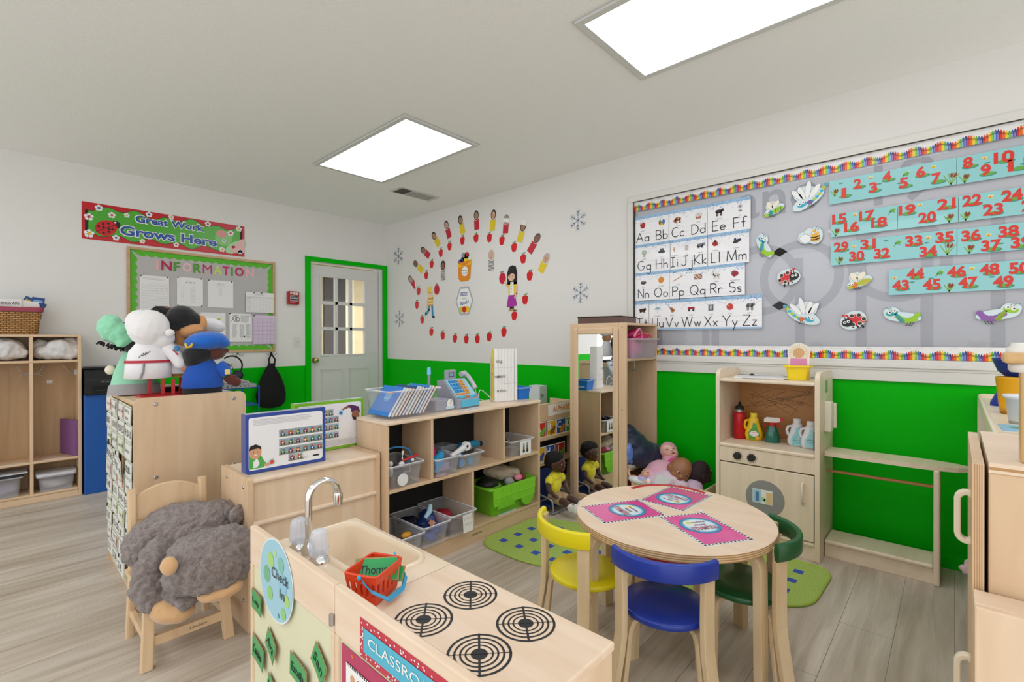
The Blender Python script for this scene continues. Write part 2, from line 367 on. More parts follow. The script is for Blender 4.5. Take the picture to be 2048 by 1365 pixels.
# ceiling lights
LIT = glow('lit_diffuser', 'f6f8ff', LAMP); FRM = mt('d2d2cf', .35)
def light(x0, y0, lab):
    t = thing('ceiling_light', lab, 'ceiling light', (x0, y0, ZC), 0, 'ceiling lights'); w, h = .575, 1.195; b = B(); e = .035
    b.box((-e, -e, -.014), (w+e, 0, 0), FRM).box((-e, h, -.014), (w+e, h+e, 0), FRM).box((-e, 0, -.014), (0, h, 0), FRM).box((w, 0, -.014), (w+e, h, 0), FRM)
    b.box((-e-.012, -e-.012, -.004), (w+e+.012, h+e+.012, -.001), FRM)
    part(t, 'frame', b, .002); part(t, 'diffuser', B().box((0, 0, -.011), (w, h, -.005), LIT)); return t
light(1.835, 2.615, 'long white ceiling light above the door end of the room')
for x, y in ((1.835, .04), (-1.2, 2.6), (-1.2, .04)):  # negative-x pair is unseen, added for extra light on the left wall
    light(x, y, 'long white ceiling light nearer the camera, cut off by the top of the photo' if (x, y) == (1.835, .04) else 'long white ceiling light added outside the view to brighten the room')
t = thing('ceiling_vent', 'white ceiling vent with a dark grille beside the far light', 'vent', (2.66, 3.85, ZC))
b = B().box((-.03, -.02, -.006), (.44, .17, 0), mt('cfcdc8', .5)); part(t, 'plate', b, .002)
b = B().box((0, 0, -.009), (.11, .15, -.006), mt('3b3a38', .6)); part(t, 'grille', b, label='dark grille')
b = B()
for i in range(12): b.box((.125+i*.023, .01, -.012), (.137+i*.023, .14, -.006), mt('b5b3ae', .5))
part(t, 'slats', b)
# ---------------------------------------------------------------- large furniture
# lockers on the door wall
lk = thing('locker_unit', 'birch cubby lockers with coat hooks along the left wall', 'lockers', (-.594, 4.99, 0))
LW, LD, LH = 1.086, .26, 1.245; t = .02
b = B().box((0, 0, 0), (t, LD, LH), BIRCHZ).box((LW-t, 0, 0), (LW, LD, LH), BIRCHZ); part(lk, 'side_panel', b, .003)
for x in (.267, .534, .8): part(lk, 'divider', B().box((x, .004, .06), (x+.019, LD-.01, LH-t), BIRCHZ), .003)
for z in (LH-t, 1.031, .286, .046): part(lk, 'shelf', B().box((t, .002, z), (LW-t, LD-.01, z+.019), BIRCH), .006, seg=3)
part(lk, 'kick_board', B().box((t, .004, 0), (LW-t, .022, .045), BIRCH), .002)
part(lk, 'back_panel', B().box((t, LD-.012, .04), (LW-t, LD-.004, LH-t), TAN))
part(lk, 'name_sticker', B().box((.905, LD-.0135, .862), (.938, LD-.012, .888), PAPER))
for x in (.267+.0095, .534+.0095, .8+.0095, LW-.022):
    b = B(); z = .958
    for s in ((1, -1) if x < 1 else (-1,)):
        for h, l in ((.05, .075), (-.03, .06)):
            b.tube([(x+s*.01, .12, z), (x+s*.03, .12, z-.012 if h > 0 else z-.02), (x+s*l*.75, .12, z+h*.35), (x+s*l, .12, z+h)], .0028, STEEL, 6)
            b.ell((x+s*l, .12, z+h), .005, STEEL, n=8)
    b.box((x-.0105, .112, z-.03), (x+.0105, .128, z+.012), STEEL)
    part(lk, 'coat_hook', b)
# tall cabinet with the schedule on its end
tc_ = thing('storage_cabinet', 'tall birch cabinet whose narrow face carries the daily schedule cards', 'cabinet', (.44, 2.7, 0))
W, D, H = .462, .715, .937
def panel(b, poly, x0, x1, m, axis='y'):  # rounded slab
    b.fr((0, x1, 0), 'w') if axis == 'y' else b.fr((x0, 0, 0), 'e'); b.prism(poly, m, 0, x1-x0)
for y in (0, D-.02):
    b = B(); b.fr((0, y+.02, 0), 'w').prism(rrect(0, 0, W, H, .03, 5, (0, 0, 1, 1)), BIRCHZ, 0, .02); part(tc_, 'end_panel', b, .003)
b = B().box((.012, .02, .05), (.03, D-.02, H-.02), BIRCHZ).box((.012, .02, .0), (.03, D-.02, .09), BIRCHY).box((W-.03, .02, 0), (W-.012, D-.02, H-.03), BIRCHZ)
part(tc_, 'face_panel', b, .002)
part(tc_, 'top_board', B().box((.002, .02, H-.035), (W-.002, D-.02, H-.016), BIRCHY), .003)
for x, z in ((.08, .906), (.405, .904), (.08, .57), (.405, .57)):
    part(tc_, 'bolt', B().lathe([(.009, 0), (.009, .003), (.006, .005), (.0035, .005), (.003, .002)], STEEL, (x, 0, z), 14, rot('X', PI/2)))
# low cabinet in front of the long shelf
lc = thing('low_cabinet', 'low birch cabinet carrying the two boxed puzzles, seen from its railed back', 'cabinet', (.715, 2.12, 0))
W, D, H = .613, .33, .628
for x in (0, W-.02):
    b = B(); b.fr((x+.02, 0, 0), 'r'); b.fr((x, 0, 0), 'r').prism(rrect(0, 0, D, H+.006, .012, 3, (0, 0, 1, 1)), BIRCHZ, 0, .02); part(lc, 'side_panel', b, .003)
part(lc, 'top_board', B().box((.02, .01, H-.02), (W-.02, D, H), PALE), .004)
part(lc, 'back_panel', B().box((.02, .018, .06), (W-.02, .026, H-.02), PALEZ))
for z in (H-.012, .436, .07): part(lc, 'rail', B().tube([(.02, .012, z), (W-.02, .012, z)], .0115, PALE, 12))
for y, z in ((.05, .59), (.25, .595), (.05, .12), (.25, .12)):
    part(lc, 'bolt', B().lathe([(.008, 0), (.008, .002), (.005, .004)], STEEL, (0, y, z), 12, rot('Y', -PI/2)))
# long five-compartment shelf
ls = thing('toy_shelf', 'long birch open shelf with five compartments and a black back', 'shelf', (1.338, 2.08, 0))
W, D, H = 1.207, .285, .787; t = .018
for x in (0, W-t): part(ls, 'side_panel', B().box((x, 0, 0), (x+t, D, H-t), BIRCHZ), .003)
part(ls, 'top_board', B().box((-.004, -.006, H-t), (W+.004, D, H), PALE), .005)
part(ls, 'middle_shelf', B().box((t, .0, .425), (W-t, D-.01, .443), BIRCH), .003)
part(ls, 'bottom_shelf', B().box((t, .0, .082), (W-t, D-.01, .1), BIRCH), .003)
b = B().box((t, .004, 0), (W-t, .022, .082), BIRCH); b.fr((0, .004, 0)).tx('Lakeshore', .62, .052, .02, BLACK, 1, rot=.0)
part(ls, 'kick_board', b)
part(ls, 'back_panel', B().box((t, D-.012, .02), (W-t, D-.004, H-t), mt('0c0c0d', .7)))
for x, z0, z1 in ((.279, .443, H-t), (.845, .443, H-t), (.578, .1, .425)): part(ls, 'divider', B().box((x, .002, z0), (x+t, D-.012, z1), BIRCHZ), .002)
# mirror wardrobe
mw_ = thing('dress_up_wardrobe', 'birch dress-up wardrobe with a full length mirror on its end', 'wardrobe', (2.925, 1.64, 0))
W, D, H = .465, .465, 1.315
b = B(); b.box((0, 0, 0), (.02, .058, H), BIRCHZ).box((0, D-.06, 0), (.02, D, H), BIRCHZ).box((0, .058, H-.05), (.02, D-.06, H), BIRCHY).box((0, .058, 0), (.02, D-.06, .045), BIRCHY)
part(mw_, 'end_frame', b, .003)
b = B(); b.box((-.012, .058, .035), (.0, .1, H-.035), BIRCHZ).box((-.012, D-.075, .035), (0, D-.035, H-.035), BIRCHZ).box((-.012, .1, H-.078), (0, D-.075, H-.035), BIRCHY).box((-.012, .1, .035), (0, D-.075, .08), BIRCHY)
part(mw_, 'mirror_frame', b, .006)
m = mt('f4f6f6', .015, 1); part(mw_, 'mirror', B().box((-.004, .09, .07), (.0, D-.065, H-.07), m))
for y, z in ((.03, H-.03), (.03, .72), (D-.03, H-.03), (D-.03, .72), (.03, .2), (D-.03, .2)): part(mw_, 'screw', B().lathe([(.004, 0), (.004, .0015)], mt('8b7a5e', .5, .5), (0, y, z), 10, rot('Y', -PI/2)))
b = B(); b.box((W-.018, 0, 0), (W, D, H-.018), BIRCHZ); part(mw_, 'side_panel', b, .003)
part(mw_, 'back_panel', B().box((.02, D-.012, .02), (W-.018, D-.004, H-.018), BIRCHZ))
for z in (H-.018, 1.05, .29, .03): part(mw_, 'shelf', B().box((.02, .004, z), (W-(.018 if z < H-.02 else 0), D-.012, z+.018), BIRCH), .003)
b = B(); b.tube([(.3, .1, 1.05), (.3, .1, .98)], .003, STEEL, 8)
for s in (-1, 1): b.tube([(.3, .1, .985), (.3+s*.012, .1, .968), (.3+s*.026, .1, .972), (.3+s*.03, .1, .985)], .003, STEEL, 8)
part(mw_, 'coat_hook', b)
# alphabet rack behind the doll
ar = thing('book_rack', 'birch card rack with alphabet picture cards behind the doll', 'rack', (2.6, 2.32, 0))
b = B(); b.box((0, 0, .57), (.68, .02, .705), BIRCH); part(ar, 'header_board', b, .004)
for x in (0, .662): part(ar, 'side_panel', B().box((x, .0, 0), (x+.018, .24, .70), BIRCHZ), .003)
for z in (.425, .235, .06): part(ar, 'ledge', B().box((.018, -.015, z), (.662, .06, z+.028), BIRCH), .004)
part(ar, 'back_panel', B().box((.018, .06, .03), (.662, .068, .6), mt('1b1a1c', .7)))
# play kitchen: sink unit and stove unit
def kitchen(name, lab, y0, w, cut=None):
    k = thing(name, lab, 'play kitchen', (.508, y0, 0)); D, zt, zc = .332, .666, .6
    part(k, 'splash_back', B().box((0, 0, .56), (.018, w, zt), PALE), .004)
    b = B().box((.006, .016, .03), (.012, w-.016, .56), mt('dcdab8', .6, noise=.03, scale=6)); part(k, 'rear_panel', b, label='pale green rear panel')
    for y in (0, w-.016): part(k, 'side_panel', B().box((0, y, 0), (.018, y+.016, .56), PALEZ).box((.018, y, 0), (D-.006, y+.016, zc-.018), PALEZ), .003)
    part(k, 'front_panel', B().box((D-.022, .016, .02), (D-.008, w-.016, zc-.018), PALEZ), .002)
    if cut is None: part(k, 'worktop', B().box((.018, -.002, zc-.018), (D, w, zc), PALE), .004)
    part(k, 'hinge', B().lathe([(.006, -.012), (.006, .012)], STEEL, (-.003, .004, .59), 10).lathe([(.006, 0), (.006, .002)], STEEL, (-.001, .012, .585), 10, rot('Y', -PI/2)))
    return k
sk_ = kitchen('play_sink', 'birch play sink with a cream basin, tap and glassy knobs', .995, .497, 1)
IVORY = mt('efdcc0', .25, coat=.3)
b = B(); x0, x1, y0, y1 = .125, .30, .062, .455
outer = [(.018, 0), (.332, 0), (.332, .497), (.018, .497)]
z = .6
def loop(off, zz, r=.035, n=5): return [(u, w, zz) for u, w in rrect(x0+off, y0+off, x1-off, y1-off, max(.008, r-off), n)]
L0 = loop(-.014, z+.001, .05); k = len(L0)
# counter surface as ring between basin rim and rectangle
rect = []
for (u, w, _) in L0:
    cx, cy = (x0+x1)/2, (y0+y1)/2; a = math.atan2(w-cy, u-cx); c_, s_ = cos(a), sin(a); tt = 1e9
    for lim, comp, o in ((.332, c_, cx), (.018, c_, cx)):
        if abs(comp) > 1e-6 and (lim-o)/comp > 0: tt = min(tt, (lim-o)/comp)
    for lim, comp, o in ((.497, s_, cy), (0, s_, cy)):
        if abs(comp) > 1e-6 and (lim-o)/comp > 0: tt = min(tt, (lim-o)/comp)
    rect.append((cx+c_*tt, cy+s_*tt, z-.002))
b.add(rect+L0, [(i, (i+1) % k, k+(i+1) % k, k+i) for i in range(k)], IVORY)
prof = [(-.014, z+.001), (-.011, z+.009), (-.004, z+.012), (.002, z+.009), (.006, z-.004), (.014, z-.10), (.03, z-.118)]
Ls = [loop(o, zz, .05) for o, zz in prof]; vs = sum(Ls, [])
b.add(vs, [(i*k+j, i*k+(j+1) % k, (i+1)*k+(j+1) % k, (i+1)*k+j) for i in range(len(prof)-1) for j in range(k)], IVORY, True)
b.add(Ls[-1], [tuple(range(k))], IVORY)
b.box((.018, 0, z-.02), (.03, .497, z-.002), IVORY).box((.32, 0, z-.02), (.332, .497, z-.002), IVORY).box((.03, 0, z-.02), (.32, .01, z-.002), IVORY).box((.03, .487, z-.02), (.32, .497, z-.002), IVORY)
part(sk_, 'basin', b, label='cream plastic sink basin')
fx, fy = .095, .33
b = B().lathe([(.02, 0), (.02, .02), (.013, .03), (.0105, .045)], CHROME, (fx, fy, z), 18)
b.tube([(fx, fy, z+.03), (fx, fy, z+.15)]+arc((fx+.043, fy, z+.155), .043, PI, .08, 14, 'y')+[(fx+.087, fy, z+.142)], .0095, CHROME, 14)
b.lathe([(.012, -.03), (.0135, -.01), (.0125, .004)], CHROME, (fx+.087, fy, z+.15), 14)
part(sk_, 'tap', b, label='chrome swan-neck tap')
CLEAR = glassy('clear_plastic_knob', 'f3f7ff', .42, .08)
for y in (fy+.062, fy-.062):
    b = B().lathe([(.027, 0), (.027, .008), (.02, .014), (.017, .026)], CHROME, (fx, y, z), 20); kb = part(sk_, 'tap_knob', b)
    b = B(); n = 24; vs = []
    for r, zz in ((.024, .022), (.0255, .034), (.022, .07), (.019, .083), (.012, .088)):
        for j in range(n): q = r*(1+.05*(j % 2)); a = 2*PI*j/n; vs.append((fx+q*cos(a), y+q*sin(a), z+zz))
    b.add(vs, [(i*n+j, i*n+(j+1) % n, (i+1)*n+(j+1) % n, (i+1)*n+j) for i in range(4) for j in range(n)], CLEAR); b.add(vs[-n:], [tuple(range(n))], CLEAR); b.add(vs[:n], [tuple(range(n))], CLEAR)
    part(kb, 'handle', b, label='fluted clear plastic tap handle')
st = kitchen('play_stove', 'birch play stove with four black ring burners', .498, .495)
INK = mt('17181b', .5)
for x, y in ((.63, .838), (.766, .838), (.767, .667), (.632, .667)):
    b = B((x-.508, y-.498, .6), 'f', .0004); r = .063
    b.dc(0, 0, .0165, INK, 1, n=24)
    for i, (r0, r1) in enumerate(((.0245, .028), (.0345, .0385), (.0455, .050), (.0575, r))): b.ring(0, 0, r0, r1, INK, 1, 40)
    q = .82; c1, s1 = cos(q)*r*.99, sin(q)*r*.99; b.ln([(-c1, -s1), (c1, s1)], .0045, INK, 2).ln([(-s1, c1), (s1, -c1)], .0018, INK, 2.5)
    part(st, 'burner', b)
# hutch stove with bottles, oven door; ironing bench beside it
hu = thing('play_hutch', 'maple play hutch with a bottle shelf above an oven door', 'play kitchen', (3.0, 1.072, 0), -PI/2)
W, D = .541, .37; t = .022     # local x runs away from the mirror, y towards the wall
for x in (0, W-t):
    b = B(); b.fr((x, 0, 0), 'r'); b.prism(rrect(0, 0, D, 1.02, .05, 6, (0, 0, 1, 1)), MAPLE, 0, t); part(hu, 'side_panel', b, .006, seg=3)
part(hu, 'top_shelf', B().box((t, .0, .945), (W-t, D-.01, .965), MAPLEY), .007, seg=3)
part(hu, 'bottle_shelf', B().box((t, -.004, .555), (W-t, D-.01, .577), MAPLEY), .008, seg=3)
b = B().box((t, D-.018, .577), (W-t, D-.01, .945), mt('c08a4f', .5, noise=.06, scale=5)); b.fr((0, D-.018, .577))
for k in range(14):
    p = [(RN.uniform(.06, .45), RN.uniform(.14, .34)) for _ in range(3)]; b.ln(p, .0015, mt('6b4a28'), 1)
part(hu, 'back_panel', b, label='orange-brown back panel with pencil scribbles')
part(hu, 'control_panel', B().box((t, .002, .468), (W-t, .018, .555), MAPLE), .002)
for x in (.126, .203):
    b = B().lathe([(.022, 0), (.021, .016), (.017, .019)], mt('1b1a19', .4), (x, .002, .511), 20, rot('X', PI/2)); k = part(hu, 'knob', b)
    b = B((x, .0015, .511)); [b.rc(.028*cos(a)-.001, .028*sin(a)-.001, .028*cos(a)+.001, .028*sin(a)+.001, BLACK, 1) for a in [i*.5 for i in range(13)]]
    b.ring(0, 0, .030, .0305, mt('8d8476'), 1); part(k, 'dial_marks', b)
od = part(hu, 'oven_door', B().box((t+.004, -.002, .105), (W-t-.004, .016, .462), MAPLE), .003)
b = B((.274, -.0025, .29)); b.dc(0, 0, .102, mt('8f8f8d', .45), 1, n=40); part(od, 'oven_window', b, label='grey round oven window')
part(od, 'handle', B().tube([(W-.077, -.002, .413), (W-.077, -.024, .41), (W-.077, -.027, .36), (W-.077, -.024, .308), (W-.077, -.002, .305)], .006, mt('e9dcc4', .4), 10))
part(hu, 'kick_board', B().box((t, .01, 0), (W-t, .03, .075), MAPLEY), .002)
part(hu, 'bottom_shelf', B().box((t, .0, .075), (W-t, D-.01, .1), MAPLEY), .01, seg=3)
solo('oven_label', 'small picture label of a drink and food taped inside the grey oven window', 'label', (lambda b: (b.box((-.052, -.001, -.04), (.052, 0, .04), mt('eef0ea')), b.fr((0, -.001, 0)), b.rc(-.05, -.038, -.005, .038, mt('a9cfe0'), 1), b.rc(-.036, -.03, -.018, .024, mt('4f7fae'), 2), b.rc(.02, -.038, .05, .03, mt('e8c58c'), 1), b.dc(.005, -.012, .012, mt('b9d3a0'), 2), b.dc(.018, -.02, .012, mt('c8d8b0'), 2), b)[-1])(B()), (2.9958, .81, .298), -PI/2)
ib = thing('ironing_bench', 'maple play ironing board bench standing against the green wall', 'bench', (3.1, .528, 0), -PI/2)
b = B((0, 0, .56), 'f'); pl_ = [(0, 0), (.36, 0)]+[(.36+.225*sin(a), .085-.085*cos(a)) for a in [PI*i/10 for i in range(1, 10)]]+[(.36, .17), (0, .17)]
b.prism(pl_, MAPLEY, 0, .022); part(ib, 'ironing_board', b, .006, seg=3)
part(ib, 'leg_panel', B().box((.452, .0, 0), (.476, .2, .56), MAPLE), .007, seg=3)
part(ib, 'rail', B().tube([(0, .1, .46), (.452, .1, .46)], .008, mt('c58a5b', .45), 10), label='orange-brown wooden dowel rail')
part(ib, 'shelf', B().box((0, .006, .076), (.452, .21, .098), MAPLEY), .009, seg=3)
part(ib, 'kick_board', B().box((0, .02, 0), (.452, .036, .076), MAPLEY), .002)
# toy counter, fridge and low panel on the right
ct = thing('toy_counter', 'long cream counter unit running out from the window wall', 'counter', (2.03, -.084, 0))
CR = mt('eadfc6', .35); b = B(); L = 1.35
b.box((.02, -.42, .88), (L, -.012, .905), CR); part(ct, 'worktop', b, .004)
for x in (0, L-.02):
    b = B(); b.fr((x, 0, 0), 'e'); b.fr((x+.02, 0, 0), 'e'); b.prism(rrect(0, 0, .42, .925, .02, 4, (0, 0, 1, 1)), CR, 0, .02); part(ct, 'end_panel', b, .004)
part(ct, 'rim', B().box((.02, -.012, .87), (L-.02, 0, .922), CR), .005)
for z in (.05, .35, .62): part(ct, 'shelf', B().box((.02, -.40, z), (L-.02, -.004, z+.02), CR), .004)
part(ct, 'back_panel', B().box((.02, -.42, .03), (L-.02, -.41, .88), CR))
fr_ = thing('play_fridge', 'tall birch play fridge with two D-shaped door handles at the right edge', 'play fridge', (1.37, -.0505, 0))
D, H, W = .45, .95, .36
part(fr_, 'body', B().box((0, -W, .02), (D, 0, H-.02), BIRCHZ), .003)
part(fr_, 'top_board', B().box((-.004, -W, H-.02), (D, .0, H), PALE).box((-.0042, -W, H-.014), (-.004, 0, H-.008), EDGE), .002)
for z0, z1, hz in ((.48, H-.005, .86), (.03, .475, .40)):
    b = B().box((0, .006, z0), (D, .024, z1), BIRCHZ)
    for y in (.009, .0125, .016, .0195): b.box((-.0006, y, z0+.002), (0, y+.0014, z1-.002), EDGE)
    d_ = part(fr_, 'door', b, .0)
    b = B(); h0, h1 = (.745, .845) if hz > .5 else (.395, .47)
    pts = [(.14, .02, h1)]+arc((.14, .028, h1-.012), .018, PI/2, 0, 4, 'x')+arc((.14, .028, h0+.012), .018, 0, -PI/2, 4, 'x')+[(.14, .02, h0)]
    b.strap(pts, .02, .012, CR, (1, 0, 0)); part(d_, 'handle', b, .003, label='cream D-shaped handle')
b = B().box((-.004, -.004, .60), (-.001, .018, .66), STEEL).tube([(-.004, .004, .60), (-.004, .004, .66)], .005, STEEL, 8); part(fr_, 'hinge', b)
part(fr_, 'screw', B().lathe([(.006, 0), (.005, .004)], STEEL, (0, -.075, .56), 10, rot('Y', -PI/2)))
lp = thing('low_bench', 'pale maple low unit in the bottom right corner', 'cabinet', (1.27, -.028, 0))
part(lp, 'side_panel', B().box((0, -.5, 0), (.018, 0, .69), PALEZ), .003); part(lp, 'top_board', B().box((.018, -.5, .67), (.09, 0, .69), PALE), .002)
# round table
tb = thing('round_table', 'round birch play table with bent legs and layered plywood edge', 'table', (1.856, .838, 0))
b = B(); R0 = .377; zt = .5
b.lathe([(R0-.003, zt-.03), (R0, zt-.028)], PALE, n=72, cap=True)
for i in range(7): b.lathe([(R0, zt-.028+i*.0037), (R0, zt-.028+(i+1)*.0037)], (EDGE, mt('e0c8a0', .5))[i % 2], n=72, cap=False)
b.lathe([(R0, zt-.0021), (R0-.002, zt), (.001, zt)], PALE, n=72, smooth=False); part(tb, 'tabletop', b)
for a in (148, -98, 82, -33):
    a = math.radians(a); c_, s_ = cos(a), sin(a); q0 = .345 if abs(a) > 1.6 else .325; pr = [(.12, .455), (q0-.09, .455)]+[(q0-.06+.06*sin(q), .395+.06*cos(q)) for q in [PI/2*i/7 for i in range(8)]]+[(q0+.001, .3), (q0+.003, .0)]
    part(tb, 'leg', B().strap([(r*c_, r*s_, z) for r, z in pr], .054, .03, LEGW, (-s_, c_, 0)), .003)
# four bentwood chairs
def chair(col, lab, loc, rz, name='child_chair'):
    c = thing(name, lab, 'chair', loc, rz, 'chairs around the round table'); m = mt(col, .35, coat=.2); zs = .29
    part(c, 'seat', B().lathe([(.001, zs-.024), (.14, zs-.024), (.148, zs-.018), (.148, zs-.004), (.143, zs), (.06, zs-.004), (.001, zs-.006)], m, n=48), 0)
    R1, cy = .193, .006; A0, A1 = 1.5*PI-.97, 1.5*PI+.97; k = 20; vs = []
    for i in range(k+1):
        a = A0+(A1-A0)*i/k
        for r, z in ((R1+.01, .445), (R1+.012, .474), (R1+.01, .502), (R1+.002, .506), (R1-.010, .503), (R1-.013, .474), (R1-.01, .445), (R1, .441)): vs.append((r*cos(a), cy+r*sin(a), z))
    b = B().add(vs, [(i*8+j, i*8+(j+1) % 8, i*8+8+(j+1) % 8, i*8+8+j) for i in range(k) for j in range(8)], m, True); b.add(vs[:8], [tuple(range(8))[::-1]], m); b.add(vs[-8:], [tuple(range(8))], m)
    part(c, 'backrest', b, .004)
    for s in (-1, 1):
        a = -PI/2+s*.84; px_, py_ = .181*cos(a), cy+.181*sin(a); tg = (-sin(a), cos(a), 0); o = (cos(a), sin(a))
        pr = [(0, .485), (-.002, .3), (.0, .21), (.01, .15), (.04, .0)]
        part(c, 'back_leg', B().strap([(px_+o[0]*d, py_+o[1]*d, z) for d, z in pr], .046, .022, LEGW, tg), .003)
        bx, by = .158*cos(a), cy+.158*sin(a)
        pr = [(.45, .257), (.76, .257), (.89, .245), (.97, .22), (1.0, .19), (1.04, .13), (1.16, .0)]
        part(c, 'brace_leg', B().strap([(bx*d, by*d*(1 if d > .9 else .9), z) for d, z in pr], .038, .018, LEGW, tg), .003)
        q = .115; pr = [(.25, .257), (.75, .257), (.93, .245), (1, .215), (1.02, .1), (1.04, 0)]
        part(c, 'front_leg', B().strap([(s*q*d, .1*d, z) for d, z in pr], .044, .021, LEGW, (-.1, s*q, 0)), .003)
    return c
def face(a): return math.radians(a)-PI/2
chair('1336a0', 'blue seated bentwood chair nearest the camera', (1.589, .741, 0), face(22))
chair('eadb0e', 'yellow bentwood chair at the left side of the table', (1.61, 1.076, 0), face(-20))
chair('0f5a2e', 'dark green bentwood chair at the right side of the table', (1.928, .592, 0), face(108))
chair('b3141b', 'red bentwood chair on the far side of the table', (2.03, .925, 0), face(209))
# wooden chair under the plush monkey
wc = thing('wooden_chair', 'small birch chair with an arched back holding the plush monkey', 'chair', (.52, 2.31, 0))
zs = .275; ww = mt('e2c590', .45)
LGW = wood('e4c7a0', 'd8b68e', 2)
part(wc, 'seat', B().box((-.15, -.15, zs-.02), (.15, .16, zs), LGW), .005)
for x in (-1, 1):
    part(wc, 'front_leg', B().strap([(x*.118, -.115, zs-.02), (x*.135, -.15, 0)], .036, .03, LGW, (1, 0, 0)), .003)
    part(wc, 'back_post', B().strap([(x*.135, .15, 0), (x*.125, .14, zs), (x*.125, .165, .59)], .03, .034, LGW, (1, 0, 0)), .008)
    part(wc, 'side_stretcher', B().box((x*.128-.01, -.13, .085), (x*.128+.01, .14, .112), LGW), .003)
b = B().box((-.125, -.146, .075), (.125, -.128, .11), LGW); b.fr((0, -.146, .092)).tx('Lakeshore', .03, 0, .014, BLACK, 1)
part(wc, 'front_stretcher', b, .0)
part(wc, 'back_stretcher', B().box((-.12, .135, .085), (.12, .15, .112), LGW), .003)
b = B(); k = 10; vs = []
for i in range(k+1):
    x = -.11+.22*i/k; z = .56+.035*(1-(x/.11)**2)
    vs += [(x, .15, .46), (x, .168, .46), (x, .176, z), (x, .158, z)]
b.add(vs, [(i*4+j, i*4+(j+1) % 4, i*4+4+(j+1) % 4, i*4+4+j) for i in range(k) for j in range(4)], LGW); part(wc, 'back_slat', b, .003)
# rug
m, n, l, p = new_mat('rug_pile'); tc = n.new('ShaderNodeTexCoord'); nz = n.new('ShaderNodeTexNoise'); nz.inputs['Scale'].default_value = 260
rp = n.new('ShaderNodeValToRGB'); rp.color_ramp.elements[0].color = lin('93b048'); rp.color_ramp.elements[1].color = lin('bcd672'); rp.color_ramp.elements[0].position = .3; rp.color_ramp.elements[1].position = .7
l.new(tc.outputs['Object'], nz.inputs[0]); l.new(nz.outputs[0], rp.inputs[0]); l.new(rp.outputs[0], p.inputs[0]); p.inputs['Roughness'].default_value = .95
bu = n.new('ShaderNodeBump'); bu.inputs['Strength'].default_value = .6; bu.inputs['Distance'].default_value = .004; l.new(nz.outputs[0], bu.inputs['Height']); l.new(bu.outputs[0], p.inputs['Normal'])
RUG = m; rg = thing('rug', 'lime green rug with small blue squares under the round table', 'rug', (1.95, .47, 0))
b = B((0, 0, 0), 'f', .0006); bl = mt('3a57b5', .9, noise=.1, scale=200)
def soft(pts, r, n=5):           # polygon with rounded corners
    o = []; P = [V((*p, 0)) for p in pts]
    for i, p in enumerate(P):
        a, c = P[i-1], P[(i+1) % len(P)]; d0 = (a-p).normalized()*min(r, (a-p).length*.45); d1 = (c-p).normalized()*min(r, (c-p).length*.45)
        for j in range(n+1): t = j/n; q = (p+d0)*(1-t)**2+p*2*t*(1-t)+(p+d1)*t*t; o.append((q.x, q.y))
    return o
rr_ = soft([(-.005, 1.6), (.53, 1.6), (.60, 1.42), (1.0, .2), (.99, -.015), (.5, .0), (-.01, 1.22)], .13); b.prism(rr_, RUG, 0, .007); b.fr((0, 0, .007), 'f')
def inside(x, y):
    k = False
    for i in range(len(rr_)):
        (x0, y0), (x1, y1) = rr_[i-1], rr_[i]
        if (y0 > y) != (y1 > y) and x < (x1-x0)*(y-y0)/(y1-y0)+x0: k = not k
    return k
for i in range(-1, 10):
    for j in range(14):
        u, w = .119+i*.123, .02+j*.1235-.004*i
        if all(inside(u+a, w+c) for a in (-.06, .06) for c in (-.06, .06)): b.rc(u-.022, w-.022, u+.022, w+.022, bl, 1)
part(rg, 'pile', b); part(rg, 'binding', B().tube([(u, w, .006) for u, w in rr_], .007, mt('a3c052', .8), 8, closed=True))
# ---------------------------------------------------------------- things on and along the door wall
def fit(b, t, u0, u1, w, h, m, L=3, bold=0., rot=0):      # text of height h stretched to the span u0..u1
    vs, _ = glyphs(t, bold); xs = [v[0] for v in vs]; ys = [v[1] for v in vs]
    s = h/(max(ys)-min(ys)); return b.tx(t, (u0+u1)/2-(max(xs)+min(xs))/2*s*(u1-u0)/((max(xs)-min(xs))*s), w-(max(ys)+min(ys))/2*s, s, m, L, rot, bold, (u1-u0)/((max(xs)-min(xs))*s))
def flower(b, u, w, r, c, L=4):
    for k in range(5): a = k*1.257+.3; b.dc(u+r*.62*cos(a), w+r*.62*sin(a), r*.45, WHITE, L, n=10)
    return b.dc(u, w, r*.36, c, L+1, n=10)
def ladybug(b, u, w, r, a=.6, L=4):
    b.dc(u+r*1.0*cos(a), w+r*1.0*sin(a), r*.42, BLACK, L, n=14); b.dc(u, w, r, mt('cf1420'), L+1, r2=r*.84, n=24, a=a)
    b.ln([(u-r*cos(a), w-r*sin(a)), (u+r*cos(a), w+r*sin(a))], r*.07, BLACK, L+2)
    for x, y in ((-.5, .4), (0, .48), (.45, .36), (-.5, -.4), (0, -.45), (.45, -.36), (-.15, .2), (.2, -.2)): b.dc(u+r*(x*cos(a)-y*sin(a)), w+r*(x*sin(a)+y*cos(a)), r*.13, BLACK, L+2, n=10)
    return b.dc(u+r*1.1*cos(a+.2), w+r*1.1*sin(a+.2), r*.1, WHITE, L+2, n=8)
SX0, SZ0 = .523, 2.036
def su(px, py): p = at_y(px, py); return p.x-SX0, p.z-SZ0
b = B(lay=.0004); b.rc(0, 0, 1.227, .305, mt('c40f1c', .3), 0)
up_ = [(1.227*i/60, .265-.018*sin(i*.62)-.012*sin(i*.27+1)) for i in range(1, 60)]; dn = [(1.227*i/60, .045+.018*sin(i*.6+1)+.008*sin(i*.3)) for i in range(1, 60)]
